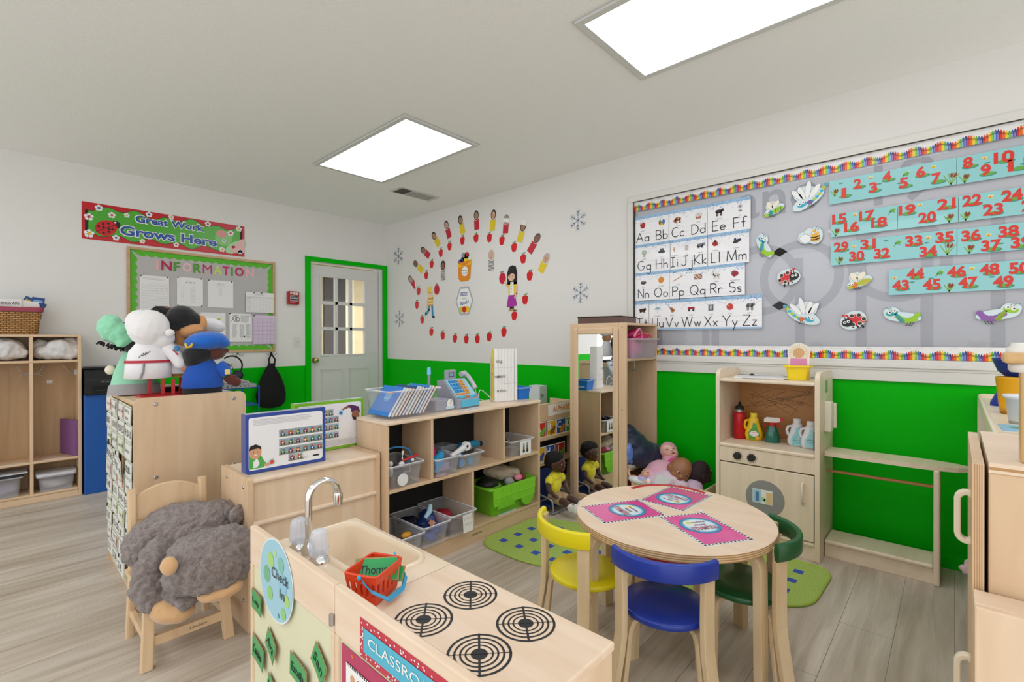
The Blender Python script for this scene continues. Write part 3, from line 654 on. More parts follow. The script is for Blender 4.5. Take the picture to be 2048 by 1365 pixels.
b.P([(u, w+.004) for u, w in up_]+[(u, w-.004) for u, w in dn[::-1]], BLACK, 1); b.P(up_[1:-1]+dn[1:-1][::-1], mt('4fae2e', .3), 2)
for i in range(24): b.ln([(.05+i*.022, .07), (.12+i*.022, .25)], .002, mt('3f9a25', .3), 3)
hp = mt('e3b3ae', .3); b.dc(1.04, .16, .075, mt('7fc06a', .3), 3, n=20).dc(1.02, .2, .045, mt('d98b86', .3), 4, r2=.035).dc(1.15, .09, .11, mt('a9d3a0', .3), 3, r2=.05, a=.6).P([(1.227, .04), (1.227, .18), (1.19, .17), (1.14, .1), (1.09, .06), (1.13, .03)], hp, 5)
ladybug(b, 1.125, .085, .016, .3, 6)
for x, y, r, c in ((778, 222, .026, '2a5fa8'), (699, 291, .03, 'c61f2a'), (880, 279, .025, 'c61f2a'), (998, 280, .02, 'e7b52a'), (700, 423, .033, 'e7b52a'), (913, 457, .024, '2a5fa8'), (1173, 274, .024, '2a5fa8'), (1348, 295, .022, 'e7b52a'), (1120, 485, .021, 'e7b52a'), (1387, 511, .022, 'c61f2a'), (1636, 349, .025, 'c61f2a'), (1880, 388, .027, 'e7b52a'), (1815, 422, .028, 'c61f2a'), (1763, 482, .018, '2a5fa8'), (1748, 549, .026, 'e7b52a'), (1890, 570, .02, '2a5fa8')):
    u, w = su(x/3.938, 360+y/3.938); flower(b, u, w, r, mt(c), 5)
u, w = su(835/3.938, 360+380/3.938); ladybug(b, u, w, .075, .55, 5)
BLU = mt('1c4fa6', .3)
for t, xa, xb, y, h in (('Great Work', 1065, 1605, 345, .062), ('Grows Here', 945, 1705, 445, .082)):
    u0 = su(xa/3.938, 450)[0]; u1 = su(xb/3.938, 450)[0]; w = su((xa+xb)/2/3.938, 360+y/3.938)[1]
    fit(b, t, u0-.008, u1+.008, w, h+.016, WHITE, 8, .065); fit(b, t, u0, u1, w, h, BLU, 10, .03)
solo('wall_banner', 'red and green banner with ladybug and blue lettering high on the door wall', 'banner', b, (SX0, YW-.003, SZ0))
# bulletin board
bb = thing('bulletin_board', 'wood framed bulletin board with a lime green scalloped border', 'bulletin board', (.811, YW, 1.078))
W, H = 1.231, .934; FRW = wood('c9a77c', 'b8956a', 0)
b = B(); b.box((0, -.02, 0), (.024, 0, H), FRW).box((W-.024, -.02, 0), (W, 0, H), FRW).box((.024, -.02, 0), (W-.024, 0, .024), FRW).box((.024, -.02, H-.024), (W-.024, 0, H), FRW)
part(bb, 'frame', b, .003)
part(bb, 'backing', B().box((.02, -.006, .02), (W-.02, -.001, H-.02), mt('bdbab8', .8)))
b = B((0, -.0075, 0)); lm = mt('56b81f', .6); q = .075; i0, i1, j0, j1 = q, W-q, q, H-q
def scal(n, a, b_, amp):
    return [a+(b_-a)*i/(n*6) for i in range(n*6+1)], [amp*abs(sin(PI*i/6)) for i in range(n*6+1)]
us, am = scal(16, i0, i1, .016); ws, am2 = scal(12, j0, j1, .016)
b.P([(.024, .024), (W-.024, .024)]+[(u, j0+a-.016) for u, a in zip(us, am)][::-1], lm, 0)
b.P([(.024, H-.024)]+[(u, j1-a+.016) for u, a in zip(us, am)]+[(W-.024, H-.024)], lm, 0)
b.P([(.024, .024)]+[(i0+a-.016, w) for w, a in zip(ws, am2)]+[(.024, H-.024)], lm, 1)
b.P([(W-.024, H-.024)]+[(i1-a+.016, w) for w, a in zip(ws, am2)][::-1]+[(W-.024, .024)], lm, 1)
part(bb, 'border', b, label='lime green scalloped paper border')
for ch, xa, xb, c in (('I', 311.3, 316.6, 'e6b3b8'), ('N', 322, 343.5, 'b5214f'), ('F', 346.5, 360.1, '4f9a2e'), ('O', 364.5, 383.1, 'ecc3c6'), ('R', 386, 402.6, '4f9a2e'), ('M', 405, 423.5, 'c23462'), ('A', 426.2, 443.7, 'c9dc70'), ('T', 444.3, 458.7, 'c43060'), ('I', 460.8, 465.3, '5a9a3a'), ('O', 469.2, 486.8, 'b82a5c'), ('N', 490, 507, 'ecb6bc')):
    yc = 480+(520+(xa-311)*.78)/10.24+(0 if xa < 430 else -1); z = at_y((xa+xb)/2, 531+(xa-311)*.085).z; x0, x1 = at_y(xa, 530).x, at_y(xb, 530).x
    b = B(); fit(b, ch, -(x1-x0)/2, (x1-x0)/2, 0, .086, mt(c, .6), 1, .0 if ch == 'M' else .03)
    nth = 'first' if xa < 420 else 'second'
    solo('letter_cutout', 'paper letter %s in the board heading, %s' % (ch, {'I': 'pale pink at the very start' if xa < 400 else 'green beside the last O', 'N': 'dark pink after the opening I' if xa < 400 else 'pale pink at the very end', 'F': 'green after the dark pink N', 'O': 'pale pink between F and R' if xa < 400 else 'dark pink near the end', 'R': 'green before the M', 'M': 'pink between R and A', 'A': 'pale lime between M and T', 'T': 'pink after the lime A'}[ch]), 'letter', b, ((x0+x1)/2, YW-.009, z), 0, 'letters of the board heading')
PIN = mt('111111', .4)
def paper(tl, br, lab, draw, pins=((.04, .985), (.93, .985)), name='notice_paper', off=.011, col='eceae9', tilt=0):
    a, c = at_y(*tl), at_y(*br); w, h = c.x-a.x, a.z-c.z
    t = thing(name, lab, 'paper', (a.x, YW-off, c.z), 0, 'papers pinned to the bulletin board')
    t.rotation_euler = (0, tilt, 0)
    b = B(); b.box((0, -.0006, 0), (w, 0, h), mt(col, .6)); b.fr((0, -.0006, 0)); draw(b, w, h); part(t, 'sheet', b)
    for u, v in pins: part(t, 'pin', B().lathe([(.0055, 0), (.006, .006), (.004, .008)], PIN, (u*w, -.0006, v*h), 10, rot('X', PI/2)))
GY = mt('a3a3a6'); LG = mt('c3c3c7'); DK = mt('2c2c2e')
def lines(b, u0, w0, u1, w1, n, m=GY, t=.0022, jit=.3):
    for i in range(n): w = w1-(w1-w0)*(i+.5)/n; b.rc(u0, w-t/2, u1-(u1-u0)*RN.random()*jit, w+t/2, m, 1)
def grid(b, u0, w0, u1, w1, nx, ny, m=GY, t=.0012):
    for i in range(nx+1): u = u0+(u1-u0)*i/nx; b.rc(u-t/2, w0, u+t/2, w1, m, 1)
    for i in range(ny+1): w = w0+(w1-w0)*i/ny; b.rc(u0, w-t/2, u1, w+t/2, m, 1)
def d1(b, w, h): lines(b, .1*w, .9*h, .9*w, .95*h, 2, GY); grid(b, .06*w, .05*h, .95*w, .82*h, 6, 13, LG); [lines(b, (.08+.15*i)*w, .06*h, (.2+.15*i)*w, .8*h, 13, LG, .003, .5) for i in range(6)]
def d2(b, w, h): b.tx('A TO C', w/2, .82*h, .022, DK, 1); lines(b, .15*w, .12*h, .3*w, .7*h, 10, LG); lines(b, .5*w, .12*h, .75*w, .7*h, 14, LG)
def d3(b, w, h): b.tx('PREK-B', w/2, .86*h, .02, GY, 1); b.rc(.3*w, .8*h, .7*w, .805*h, GY, 1); lines(b, .4*w, .45*h, .62*w, .75*h, 8, LG)
def d4(b, w, h): lines(b, .3*w, .84*h, .7*w, .96*h, 3, GY); grid(b, .03*w, .04*h, .97*w, .78*h, 8, 12, LG); b.rc(.03*w, .74*h, .97*w, .755*h, GY, 1); lines(b, .04*w, .05*h, .18*w, .72*h, 6, GY)
def d5(b, w, h): b.dc(.35*w, .8*h, .014, mt('d6d36a'), 1).dc(.75*w, .8*h, .014, mt('d6d36a'), 1).rc(.35*w, .8*h-.002, .75*w, .8*h+.002, GY, 1); lines(b, .15*w, .1*h, .9*w, .7*h, 10, LG)
def d6(b, w, h):
    b.rc(.02*w, .02*h, .98*w, .98*h, mt('f0efee'), 1); b.tx('FIRST', .27*w, .9*h, .03, DK, 2, sx=.75); b.tx('AID', .27*w, .78*h, .062, BLACK, 2, sx=.75)
    for u in (.12, .43, .7): lines(b, u*w, .14*h, (u+.24)*w, .64*h, 14, GY, .0028)
    lines(b, .48*w, .68*h, .94*w, .94*h, 8, GY, .0026); b.dc(.64*w, .19*h, .007, DK, 2); lines(b, .1*w, .07*h, .9*w, .12*h, 1, DK, .002)
def d7(b, w, h): grid(b, .04*w, .04*h, .97*w, .9*h, 5, 6, mt('a98fb4'), .0022); [lines(b, (.06+.186*i)*w, .06*h, (.2+.186*i)*w, .88*h, 24, mt('c9aed0'), .0026, .5) for i in range(5)]
paper((278.6, 550), (338, 640), 'white timetable sheet pinned at the upper left of the bulletin board', d1)
paper((353, 554), (405.5, 614), 'white list headed A TO C, second sheet in the upper row', d2, ((.04, .985), (.93, .985), (.04, .02), (.95, .02)))
paper((414.7, 560), (466, 617), 'nearly blank white sheet headed PREK-B in the upper row', d3)
paper((490, 584), (545.7, 627), 'wide white table sheet at the right of the bulletin board', d4, ((.28, .97), (.55, .97)), off=.024)
paper((397.4, 625), (450.7, 690), 'white sheet with two yellow dots half hidden behind the puppets', d5, ((.03, .97),))
paper((458, 627), (504, 684), 'white FIRST AID instruction sheet on the bulletin board', d6, ((.02, .99), (.95, .97)))
paper((503.5, 631), (549, 688), 'lilac calendar sheet at the lower right of the bulletin board', d7, ((.06, .98),), off=.024, col='ddcbe0')
# fire alarm, switch, hooks, bag, headphones
fa = thing('fire_alarm', 'red fire alarm pull station left of the green door frame', 'fire alarm', (2.163, YW, 1.583)); RD = mt('a3101c', .35)
part(fa, 'housing', B().box((0, -.05, 0), (.118, 0, .138), RD), .006)
b = B((0, -.0505, 0)); fit(b, 'FIRE', .02, .108, .115, .026, WHITE, 1, .03); b.rc(.02, .035, .106, .092, mt('d8d8d8'), 1).rc(.026, .04, .1, .088, BLACK, 2).rc(.03, .058, .096, .07, mt('c9c9c9'), 3); fit(b, 'PULL', .034, .092, .079, .008, WHITE, 3); b.rc(.02, .012, .075, .02, mt('d86a6a'), 1).dc(.1, .016, .008, BLACK, 1)
part(fa, 'pull_handle', b, label='black and white pull lever with FIRE lettering')
sw = thing('light_switch', 'white light switch plate below the fire alarm', 'light switch', (2.238, YW, 1.12))
part(sw, 'plate', B().box((0, -.006, 0), (.072, 0, .116), mt('dcdad3', .4)), .003); part(sw, 'toggle', B().box((.031, -.016, .05), (.041, -.006, .068), mt('d3d0c8', .4)), .002)
for x, lab in ((1.684, 'wire coat hook under the board holding headphones'), (2.0, 'wire coat hook under the board holding the black bag')):
    b = B()
    for s in (-1, 1): b.tube([(0, -.004, 0), (s*.012, -.02, -.022), (s*.035, -.03, -.03), (s*.052, -.03, -.012)], .0025, mt('8d8f92', .3, 1), 7)
    b.box((-.01, -.006, -.02), (.01, 0, .016), STEEL); solo('wall_hook', lab, 'hook', b, (x, YW-.001, 1.075))
bg = thing('drawstring_bag', 'black drawstring bag hanging on a hook below the bulletin board', 'bag', (1.985, 5.16, .5)); BK = mt('08080a', .9, noise=.3, scale=12)
b = B(); b.lathe([(.02, .0), (.10, .01), (.145, .06), (.15, .14), (.13, .22), (.095, .32), (.055, .40), (.03, .44), (.026, .46)], BK, (-.02, 0, 0), 26, None, 1, .45); part(bg, 'body', b, disp=(.03, .08))
for s in (-1, 1): part(bg, 'strap', B().tube([(s*.025-.015, -.005, .43), (s*.03-.005, .02, .50), (.008, .07, .555), (.01, .075, .57)], .008, BK, 8))
hp_ = thing('headphones', 'black and blue headphones hanging under the bulletin board', 'headphones', (1.60, 5.17, .92))
part(hp_, 'headband', B().tube(arc((0, 0, .03), .095, -.9, 2.3, 16, 'y'), .008, BLACK, 8)); 
for x, z in ((-.06, .02), (.055, -.06)): part(hp_, 'ear_cup', B().lathe([(.045, -.015), (.048, 0), (.04, .015), (.02, .018)], mt('151a2c', .5), (x, -.01, z), 18, rot('X', 1.2)))
part(hp_, 'cable', B().tube([(-.06, 0, .0), (.0, .02, .05), (.03, .0, -.05), (.05, 0, -.16), (.03, .01, -.22)], .003, BLACK, 6))
# blue wire rack and printer stand
wr_ = thing('wire_rack', 'blue wire rack stacked with paper trays behind the tall cabinet', 'rack', (1.40, 4.75, 0)); BW = mt('1d57b0', .4); b = B()
for z in (.3, .6, .76): b.tube([(0, 0, z), (.3, 0, z), (.3, .42, z), (0, .42, z)], .005, BW, 6, closed=True); [b.tube([(0, y*.42/9, z), (.3, y*.42/9, z)], .0025, BW, 5) for y in range(1, 9)]
part(wr_, 'shelves', b)
for x, y in ((0, 0), (.3, 0), (0, .42), (.3, .42)): part(wr_, 'leg', B().tube([(x, y, 0), (x, y, .78)], .006, BW, 8))
b = B(); b.box((0, 0, 0), (.27, .3, .03), mt('9a9c9e', .5)); b.fr((0, -.0005, .015)); [b.dc(.03+.035*i, 0, .006, BLACK, 1, n=8) for i in range(6)]
solo('paper_tray', 'grey perforated paper tray on top of the blue wire rack', 'tray', b, (1.415, 4.77, .765))
b = B()
for i in range(5): b.box((0, 0, i*.006), (.2, .26, i*.006+.005), mt(('c9c3c6', 'e8e6e2', '8d8a96', 'd9d2cf', 'b7a3ab')[i]), rot('Z', RN.uniform(-.2, .2)))
solo('paper_stack', 'loose stack of papers lying on the grey tray', 'papers', b, (1.43, 4.79, .797))
solo('storage_box', 'tall blue painted box under the printer beside the lockers', 'box', B().box((0, 0, 0), (.42, .27, .772), mt('0f55a6', .5, noise=.12, scale=7)), (.503, 4.96, 0), bev=.006)
pr = thing('printer', 'black printer standing on the blue box', 'printer', (.505, 4.93, .773)); PB = mt('17191c', .35)
b = B((0, 0, 0), 'r'); b.prism([(0, 0), (.3, 0), (.3, .2), (.08, .2), (.0, .12)], PB, 0, .40); part(pr, 'body', b, .008)
part(pr, 'lid', B().box((-.004, .07, .198), (.404, .305, .215), mt('0e0f11', .25)), .006); b = B((.0, -.002, .0)); b.rc(.05, .02, .35, .07, mt('0a0a0b', .3), 0); b.box((.06, -.02, .03), (.34, 0, .04), mt('24272b', .4)); b.fr((0, -.003, 0)).tx('OfficeJet', .12, .1, .016, mt('8d9096'), 1)
part(pr, 'paper_slot', b)
# locker contents
def heap(name, lab, loc, size, col, seed, grp=None, cat='cloth', n=9, flat=.5):
    r = random.Random(seed); b = B(); m = mt(col, .85, noise=.06, scale=8)
    for i in range(n): b.ell((r.uniform(-.32, .32)*size[0], r.uniform(-.3, .3)*size[1], size[2]*r.uniform(.25, .62)), (size[0]*r.uniform(.18, .3), size[1]*r.uniform(.2, .3), size[2]*r.uniform(.24, .36)), m, rot('Y', r.uniform(-.5, .5)))
    b.ell((0, 0, size[2]*.3), (size[0]*.46, size[1]*.42, size[2]*.3), m)
    return solo(name, lab, cat, b, loc, r.uniform(-.1, .1), grp, remesh=.008, smooth=2, disp=(.03, .05))
heap('folded_blanket', 'crumpled white blanket in the top cubby of the right locker bay', (.35, 5.1, 1.051), (.30, .22, .19), 'dedcdb', 3, 'blankets in the lockers', 'blanket')
heap('folded_blanket', 'crumpled white blanket in the top cubby at the left photo edge', (.08, 5.1, 1.051), (.29, .22, .19), 'dedcdb', 4, 'blankets in the lockers', 'blanket')
b = B(); b.box((-.012, -.12, 0), (.012, .12, .27), mt('8b5b93', .55, noise=.05)); b.box((-.0125, -.121, .02), (-.012, -.118, .25), mt('5d2f63'))
solo('nap_mat', 'folded purple mat leaning in the right locker bay', 'mat', b, (.432, 5.115, .306), .3, bev=.004)
def tote(name, lab, loc, w, d, h, tint='f4f6fa', lid=None, rz=0, group=None, taper=.1, alpha=.25, cat='bin', rim=.012):
    t = thing(name, lab, cat, loc, rz, group); m = glassy('clear_plastic', tint, alpha, .25); b = B(); n = 4; tw = taper
    def lp(f, z, o=0): return [(u, v, z) for u, v in rrect(-w/2*f-o, -d/2*f-o, w/2*f+o, d/2*f+o, min(w, d)*.1, n)]
    rings = [lp(1-tw, .0), lp(1-tw*.35, h*.62), lp(1-tw*.25, h*.64), lp(1, h), lp(1, h, rim), lp(1, h-.008, rim)]; k = len(rings[0]); vs = sum(rings, [])
    b.add(vs, [(i*k+j, i*k+(j+1) % k, (i+1)*k+(j+1) % k, (i+1)*k+j) for i in range(len(rings)-1) for j in range(k)], m, True); b.add(rings[0], [tuple(range(k))], m)
    part(t, 'body', b)
    r2 = [lp(1, h, rim*.4), lp(1, h+.004, rim*.7), lp(1, h, rim)]; b = B(); rm = glassy('plastic_rim', tint, .75, .2)
    b.add(sum(r2, []), [(i*k+j, i*k+(j+1) % k, (i+1)*k+(j+1) % k, (i+1)*k+j) for i in range(2) for j in range(k)], rm, True); part(t, 'rim', b)
    if lid: b = B((0, 0, h+.003), 'f'); b.prism(rrect(-w/2-.014, -d/2-.014, w/2+.014, d/2+.014, .03, 4), mt(lid, .4), 0, .016); part(t, 'lid', b, .004)
    return t
tote('plastic_bin', 'clear bin with white lid in the right locker bay', (.35, 5.1, .066), .2, .19, .115, lid='d9dadd', group='bins in the lockers', alpha=.3)
heap('clothes', 'white and pink clothes inside the white-lidded locker bin', (.35, 5.1, .07), (.16, .14, .1), 'd8c6c9', 7)
tote('plastic_bin', 'clear bin with black lid at the left photo edge', (.06, 5.1, .066), .2, .19, .14, lid='1b1d22', group='bins in the lockers', alpha=.3)
heap('clothes', 'lilac and grey clothes inside the black-lidded locker bin', (.06, 5.1, .07), (.16, .14, .12), 'a98ea6', 8)
solo('folder', 'white folder lying on the black bin lid', 'folder', B().box((-.11, -.09, 0), (.13, .09, .008), mt('d9dbdf', .5)), (.06, 5.09, .227), .05)
solo('paper_strip', 'paper strip on the bench edge of the right locker bay', 'paper', B().box((0, 0, 0), (.12, .02, .0008), PAPER), (.28, 5.0, .306))
solo('paper_strip', 'pale green paper strip on the bench edge at the left', 'paper', B().box((0, 0, 0), (.12, .02, .0008), mt('cfdcd2')), (.06, 5.0, .306))
# wicker basket with books
m, n, l, p = new_mat('wicker'); tc = n.new('ShaderNodeTexCoord'); mp = n.new('ShaderNodeMapping'); mp.inputs['Scale'].default_value = (1, 1, 1)
br = n.new('ShaderNodeTexBrick'); br.inputs['Scale'].default_value = 1; br.inputs['Brick Width'].default_value = .03; br.inputs['Row Height'].default_value = .0135; br.inputs['Mortar Size'].default_value = .0024
br.inputs['Color1'].default_value = lin('b97f3d'); br.inputs['Color2'].default_value = lin('d3a05c'); br.inputs['Mortar'].default_value = lin('5a3714'); mp.inputs['Rotation'].default_value = (PI/2, 0, 0)
l.new(tc.outputs['Object'], mp.inputs[0]); l.new(mp.outputs[0], br.inputs[0]); l.new(br.outputs[0], p.inputs[0]); p.inputs['Roughness'].default_value = .6
bu = n.new('ShaderNodeBump'); bu.inputs['Strength'].default_value = .8; bu.inputs['Distance'].default_value = .004; l.new(br.outputs['Fac'], bu.inputs['Height']); bu.invert = True; l.new(bu.outputs[0], p.inputs['Normal'])
WIC = m; bk = thing('wicker_basket', 'brown wicker basket with a rose cloth liner on top of the lockers', 'basket', (.12, 5.12, LH))
LH = 1.245; bk.location.z = LH
b = B(); k = 20
def ov(w, d, z, r=.04): return [(u, v, z) for u, v in rrect(-w/2, -d/2, w/2, d/2, r, 4)]
rs = [ov(.27, .17, 0), ov(.32, .21, .19), ov(.305, .195, .19), ov(.26, .16, .01)]; k = len(rs[0])
b.add(sum(rs, []), [(i*k+j, i*k+(j+1) % k, (i+1)*k+(j+1) % k, (i+1)*k+j) for i in range(3) for j in range(k)], WIC); b.add(rs[0], [tuple(range(k))], WIC); part(bk, 'weave', b)
b = B(); rs = [ov(.325, .215, .165), ov(.335, .225, .18), ov(.33, .22, .2), ov(.3, .19, .2), ov(.29, .18, .15)]
b.add(sum(rs, []), [(i*k+j, i*k+(j+1) % k, (i+1)*k+(j+1) % k, (i+1)*k+j) for i in range(4) for j in range(k)], mt('a3475c', .85, noise=.1, scale=30), True); part(bk, 'liner', b, label='rose cloth liner')
def book(lab, loc, w, h, t, col, draw=None, rx=0, ry=0, rz=0, group=None, name='book'):
    b = B(); b.box((0, -t, 0), (w, 0, h), mt(col, .4)).box((.003, -t+.0015, -.0005), (w+.0006, -.0015, h-.002), PAPER)
    if draw: b.fr((0, -t, 0)); draw(b, w, h)
    o = solo(name, lab, 'book', b, loc, 0, group); o.rotation_euler = (rx, ry, rz); return o
G_ = 'books in the wicker basket'
book('blue and yellow picture book behind the others in the basket', (.1, 5.14, 1.36), .13, .2, .01, '1f4f8f', lambda b, w, h: b.rc(.01, .02, w-.01, h-.02, mt('e8c32c'), 1).rc(.025, .035, w-.025, h-.035, mt('3b3a2c'), 2), 0, .5, 0, G_)
book('white book reading THINGS ARE in the wicker basket', (.035, 5.09, 1.345), .14, .155, .012, 'ebe9e4', lambda b, w, h: (fit(b, 'THINGS ARE', .01, w-.01, h-.03, .02, DK, 1, .02), b.dc(w/2, .06, .03, mt('9c5c63'), 1)), .1, -.05, 0, G_)
book('cream book with a red letter g in the basket', (.155, 5.1, 1.35), .09, .15, .01, 'efeae2', lambda b, w, h: b.tx('g', w/2, h-.05, .05, mt('b23c45'), 1), .1, .12, 0, G_)
book('dark blue book leaning at the right end of the basket', (.205, 5.12, 1.37), .07, .16, .012, '173f86', lambda b, w, h: b.rc(.02, .03, .05, .11, mt('dfe6ee'), 1).rc(.01, .12, .06, .14, mt('7fb2e0'), 1), .05, .14, 0, G_)
# ---------------------------------------------------------------- schedule cards, puppets, plush, boxes
CB = mt('ecebe6', .35); CE = mt('dfe3cf', .4)
rows = [[('Arrive', 0), ('8:00', 1), ('Wash', 0), ('8:35-8:', 1), ('Table', 0), ('11:40', 1), ('Outside', 0), ('12:37', 1), ('Snack', 0), ('2:15', 1)],
        [('Circle Time', 0), ('8:10-9:00', 1), ('Story Time', 0), ('9:10-9:', 1), ('Music', 0), ('12:15', 1), ('Lunch', 0), ('1:15-2:00', 1), ('Quiet|Book Time', 0), ('2:30 -', 1)],
        [('Snack Time', 0), ('9:00-9:25', 1), ('Learning', 0), ('9:25 - 9:', 1), ('Recess', 0), ('10:45-11', 1), ('Nap', 0), ('1:30 -', 1), ('Play|Time', 0), ('2:45', 1)],
        [('Learning|centers', 0), ('9:10-10', 1), ('Outdoors', 0), ('10:00-', 1), ('Letters', 0), ('3:00', 1), ('Home', 0), ('3:30', 1)]]
cols = [(3.395, 3.232), (3.228, 3.065), (3.058, 2.895), (2.89, 2.73)]
ordn = ('top', 'second', 'third', 'fourth', 'fifth', 'sixth', 'seventh', 'eighth', 'ninth', 'bottom'); cn = ('farthest', 'second', 'third', 'nearest')
for ci, (col, (y0, y1)) in enumerate(zip(rows, cols)):
    for ri, (t, time) in enumerate(col):
        w = y0-y1; h = .084; z = .822-ri*.0845-ci*.002; tl = RN.uniform(-.02, .02); sw_ = RN.uniform(.002, .008); rx = RN.uniform(0, .04)
        if (ci, ri) == (2, 3): tl, sw_, h = .22, .02, .095
        if (ci, ri) == (0, 3): tl = .1
        k = thing('schedule_card', 'white card reading %s, %s in the %s schedule column' % (t.replace('|', ' '), ordn[ri], cn[ci]), 'card', (.447-sw_-.006, y0, z), -PI/2, 'cards of the daily schedule')
        k.rotation_euler = (-rx, tl, -PI/2)
        b = B((0, 0, 0)); b.prism(rrect(0, 0, w, h, .008, 3), CE, 0, .0012); b.fr((0, -.0012, 0)); b.rc(.008, .006, w-.006, h-.008, CB, 1)
        b.ln([(.008, .006), (w-.006, .006), (w-.006, h-.008), (.008, h-.008)], .0016, mt('4a4c4b'), 2, True)
        if time: fit(b, t, .016, min(w-.01, .02+.019*len(t)), h*.46, .034, mt('2e2e33'), 3)
        else:
            ls_ = t.split('|')
            for i, s in enumerate(ls_): b.tx(s, w*.42, h*(.5+.2*(len(ls_)-1)-.4*i), .026, mt('3b3c40'), 3)
            if ci < 3: b.rc(w-.045, .014, w-.016, h-.016, mt(('c98b7d', '8fa6c9', 'b7c98b', 'c9a66b')[ri % 4]), 3).dc(w-.03, h*.55, .009, mt('5c3d33'), 4, n=10)
        part(k, 'sheet', b)
        if time: part(k, 'velcro', B().box((.012, -.0035, h-.01), (.028, -.0005, h+.006), BLACK))
b = B(); b.prism(rrect(0, 0, .03, .024, .002), BLACK, 0, .003) if False else b.box((0, -.003, 0), (.036, 0, .026), BLACK)
solo('felt_square', 'black felt square stuck between the first two schedule columns', 'felt', b, (.425, 3.265, .66), -PI/2)
# two boxed puzzles
def train(b, u0, w0, n, cs, s=.026, flip=False):
    b.rc(u0, w0-.004, u0+n*s, w0+.024, mt('bfe0ee', .3), 1).rc(u0, w0-.008, u0+n*s, w0-.003, mt('7b7f6a', .3), 2)
    for i in range(n):
        c = cs[i % len(cs)]; u = u0+s*(i+.5); b.P([(u-.009, w0), (u+.009, w0), (u+.011, w0+.011), (u-.011, w0+.011)], mt(c, .3), 2)
        b.dc(u-.006, w0, .0035, mt('2b2b2e'), 3, n=8).dc(u+.006, w0, .0035, mt('2b2b2e'), 3, n=8).dc(u, w0+.005, .0035, WHITE, 3, n=8)
        for q in (-1, 0, 1): b.dc(u+q*.005, w0+.014+abs(q)*-.001, .0035, mt(cs[(i+q+3) % len(cs)], .3), 3, n=8)
CS = ('2f6fb8', 'd9532c', '5f9a3a', '9c3a5c', 'e8972c', '3f8f8f')
BXC = mt('f1f1f3', .25, coat=.4)
def puzzle(name, lab, loc, rz, w, h, t, col, side, ink, draw):
    k = thing(name, lab, 'box', loc, rz, 'boxed puzzles on the low cabinet'); m = mt(col, .3, coat=.3)
    b = B(); b.box((0, 0, 0), (w, t, h), m).box((-.0012, -.001, 0), (w+.0012, t*.55, h+.001), mt(side, .3, coat=.3)) if False else b.box((0, 0, 0), (w, t, h), m)
    b.fr((0, 0, 0)).P(rrect(.012, .014, w-.014, h-.014, .012, 4), BXC, 1); draw(b, w, h); b.fr((0, 0, h), 'f').rc(.004, .01, w-.004, t-.006, mt('c9d3e4', .3), 1); b.tx('Alphabet Train' if ink else 'Number Train', w*.45, t*.55, .022, mt('3d62b0' if ink else '7fae4a'), 2); b.fr((w, 0, 0), 'r').rc(.006, .0, t-.006, h, m, 1).rc(t*.42, 0, t*.46, h, mt('10142a'), 2)
    part(k, 'box', b, .0)
def dA(b, w, h):
    lines(b, .03, h-.05, w-.05, h-.022, 5, mt('a9abb5'), .0016, .15)
    for r, (n, wz) in enumerate(((6, .148), (6, .108), (6, .068))): train(b, .135, wz, n, CS[r:]+CS[:r], .033)
    train(b, .175, .035, 2, CS[3:], .033); b.rc(w-.06, .03, w-.03, .038, DK, 2); lines(b, w-.11, .026, w-.07, .038, 2, GY, .0015)
    gr = mt('4fae52', .3); sk = mt('d9a07c', .3); b.P([(.014, .02), (.014, .08), (.03, .088), (.06, .075), (.075, .045), (.085, .034), (.07, .02)], gr, 2).P([(.03, .05), (.045, .065), (.055, .04), (.045, .024), (.03, .024)], BXC, 3)
    b.dc(.038, .088, .024, sk, 4, r2=.028).P([(.013, .098), (.018, .118), (.04, .124), (.06, .112), (.061, .098), (.05, .106), (.03, .104)], mt('1a1716', .4), 5).dc(.031, .09, .002, DK, 5, n=8).dc(.046, .09, .002, DK, 5, n=8).dc(.039, .078, .006, WHITE, 5, r2=.0025, n=10)
    b.dc(.085, .03, .012, sk, 4, r2=.007).P([(.09, .02), (.12, .03), (.112, .055), (.085, .045)], mt('bfe0ee'), 3).dc(.105, .037, .01, mt('d9532c'), 4, n=10)
puzzle('puzzle_box', 'blue edged puzzle box with a boy in green, at the front of the low cabinet', (.733, 2.20, .63), -.03, .345, .252, .055, '24479b', '1b3a8a', 1, dA)
def dB(b, w, h):
    for r, wz in enumerate((.185, .148, .11, .068)): train(b, .05, wz, 6 if r else 5, CS[r+1:]+CS[:r+1], .029)
    lines(b, .05, .018, w-.03, .05, 6, mt('a9abb5'), .0016, .15)
    pu = mt('5b2456', .3); b.P([(w-.03, .21), (w-.075, .225), (w-.09, .215), (w-.07, .2), (w-.075, .19), (w-.05, .165), (w-.02, .18)], pu, 3).P([(w-.085, .225), (w-.125, .205), (w-.12, .198), (w-.08, .21)], mt('8a5a40'), 3)
    b.dc(w-.047, .168, .022, mt('9a6244', .3), 4, r2=.025).P([(w-.07, .165), (w-.06, .142), (w-.035, .14), (w-.024, .165), (w-.04, .15)], mt('2a1713'), 5).P([(w-.14, .2), (w-.115, .2), (w-.12, .17), (w-.145, .18)], mt('bfe0ee'), 3).dc(w-.13, .185, .009, mt('2f6fb8'), 4, n=10)
puzzle('puzzle_box', 'lime green edged puzzle box behind the blue edged one', (1.02, 2.385, .63), -.03, .365, .252, .055, '7fc01e', '0d1a10', 0, dB)
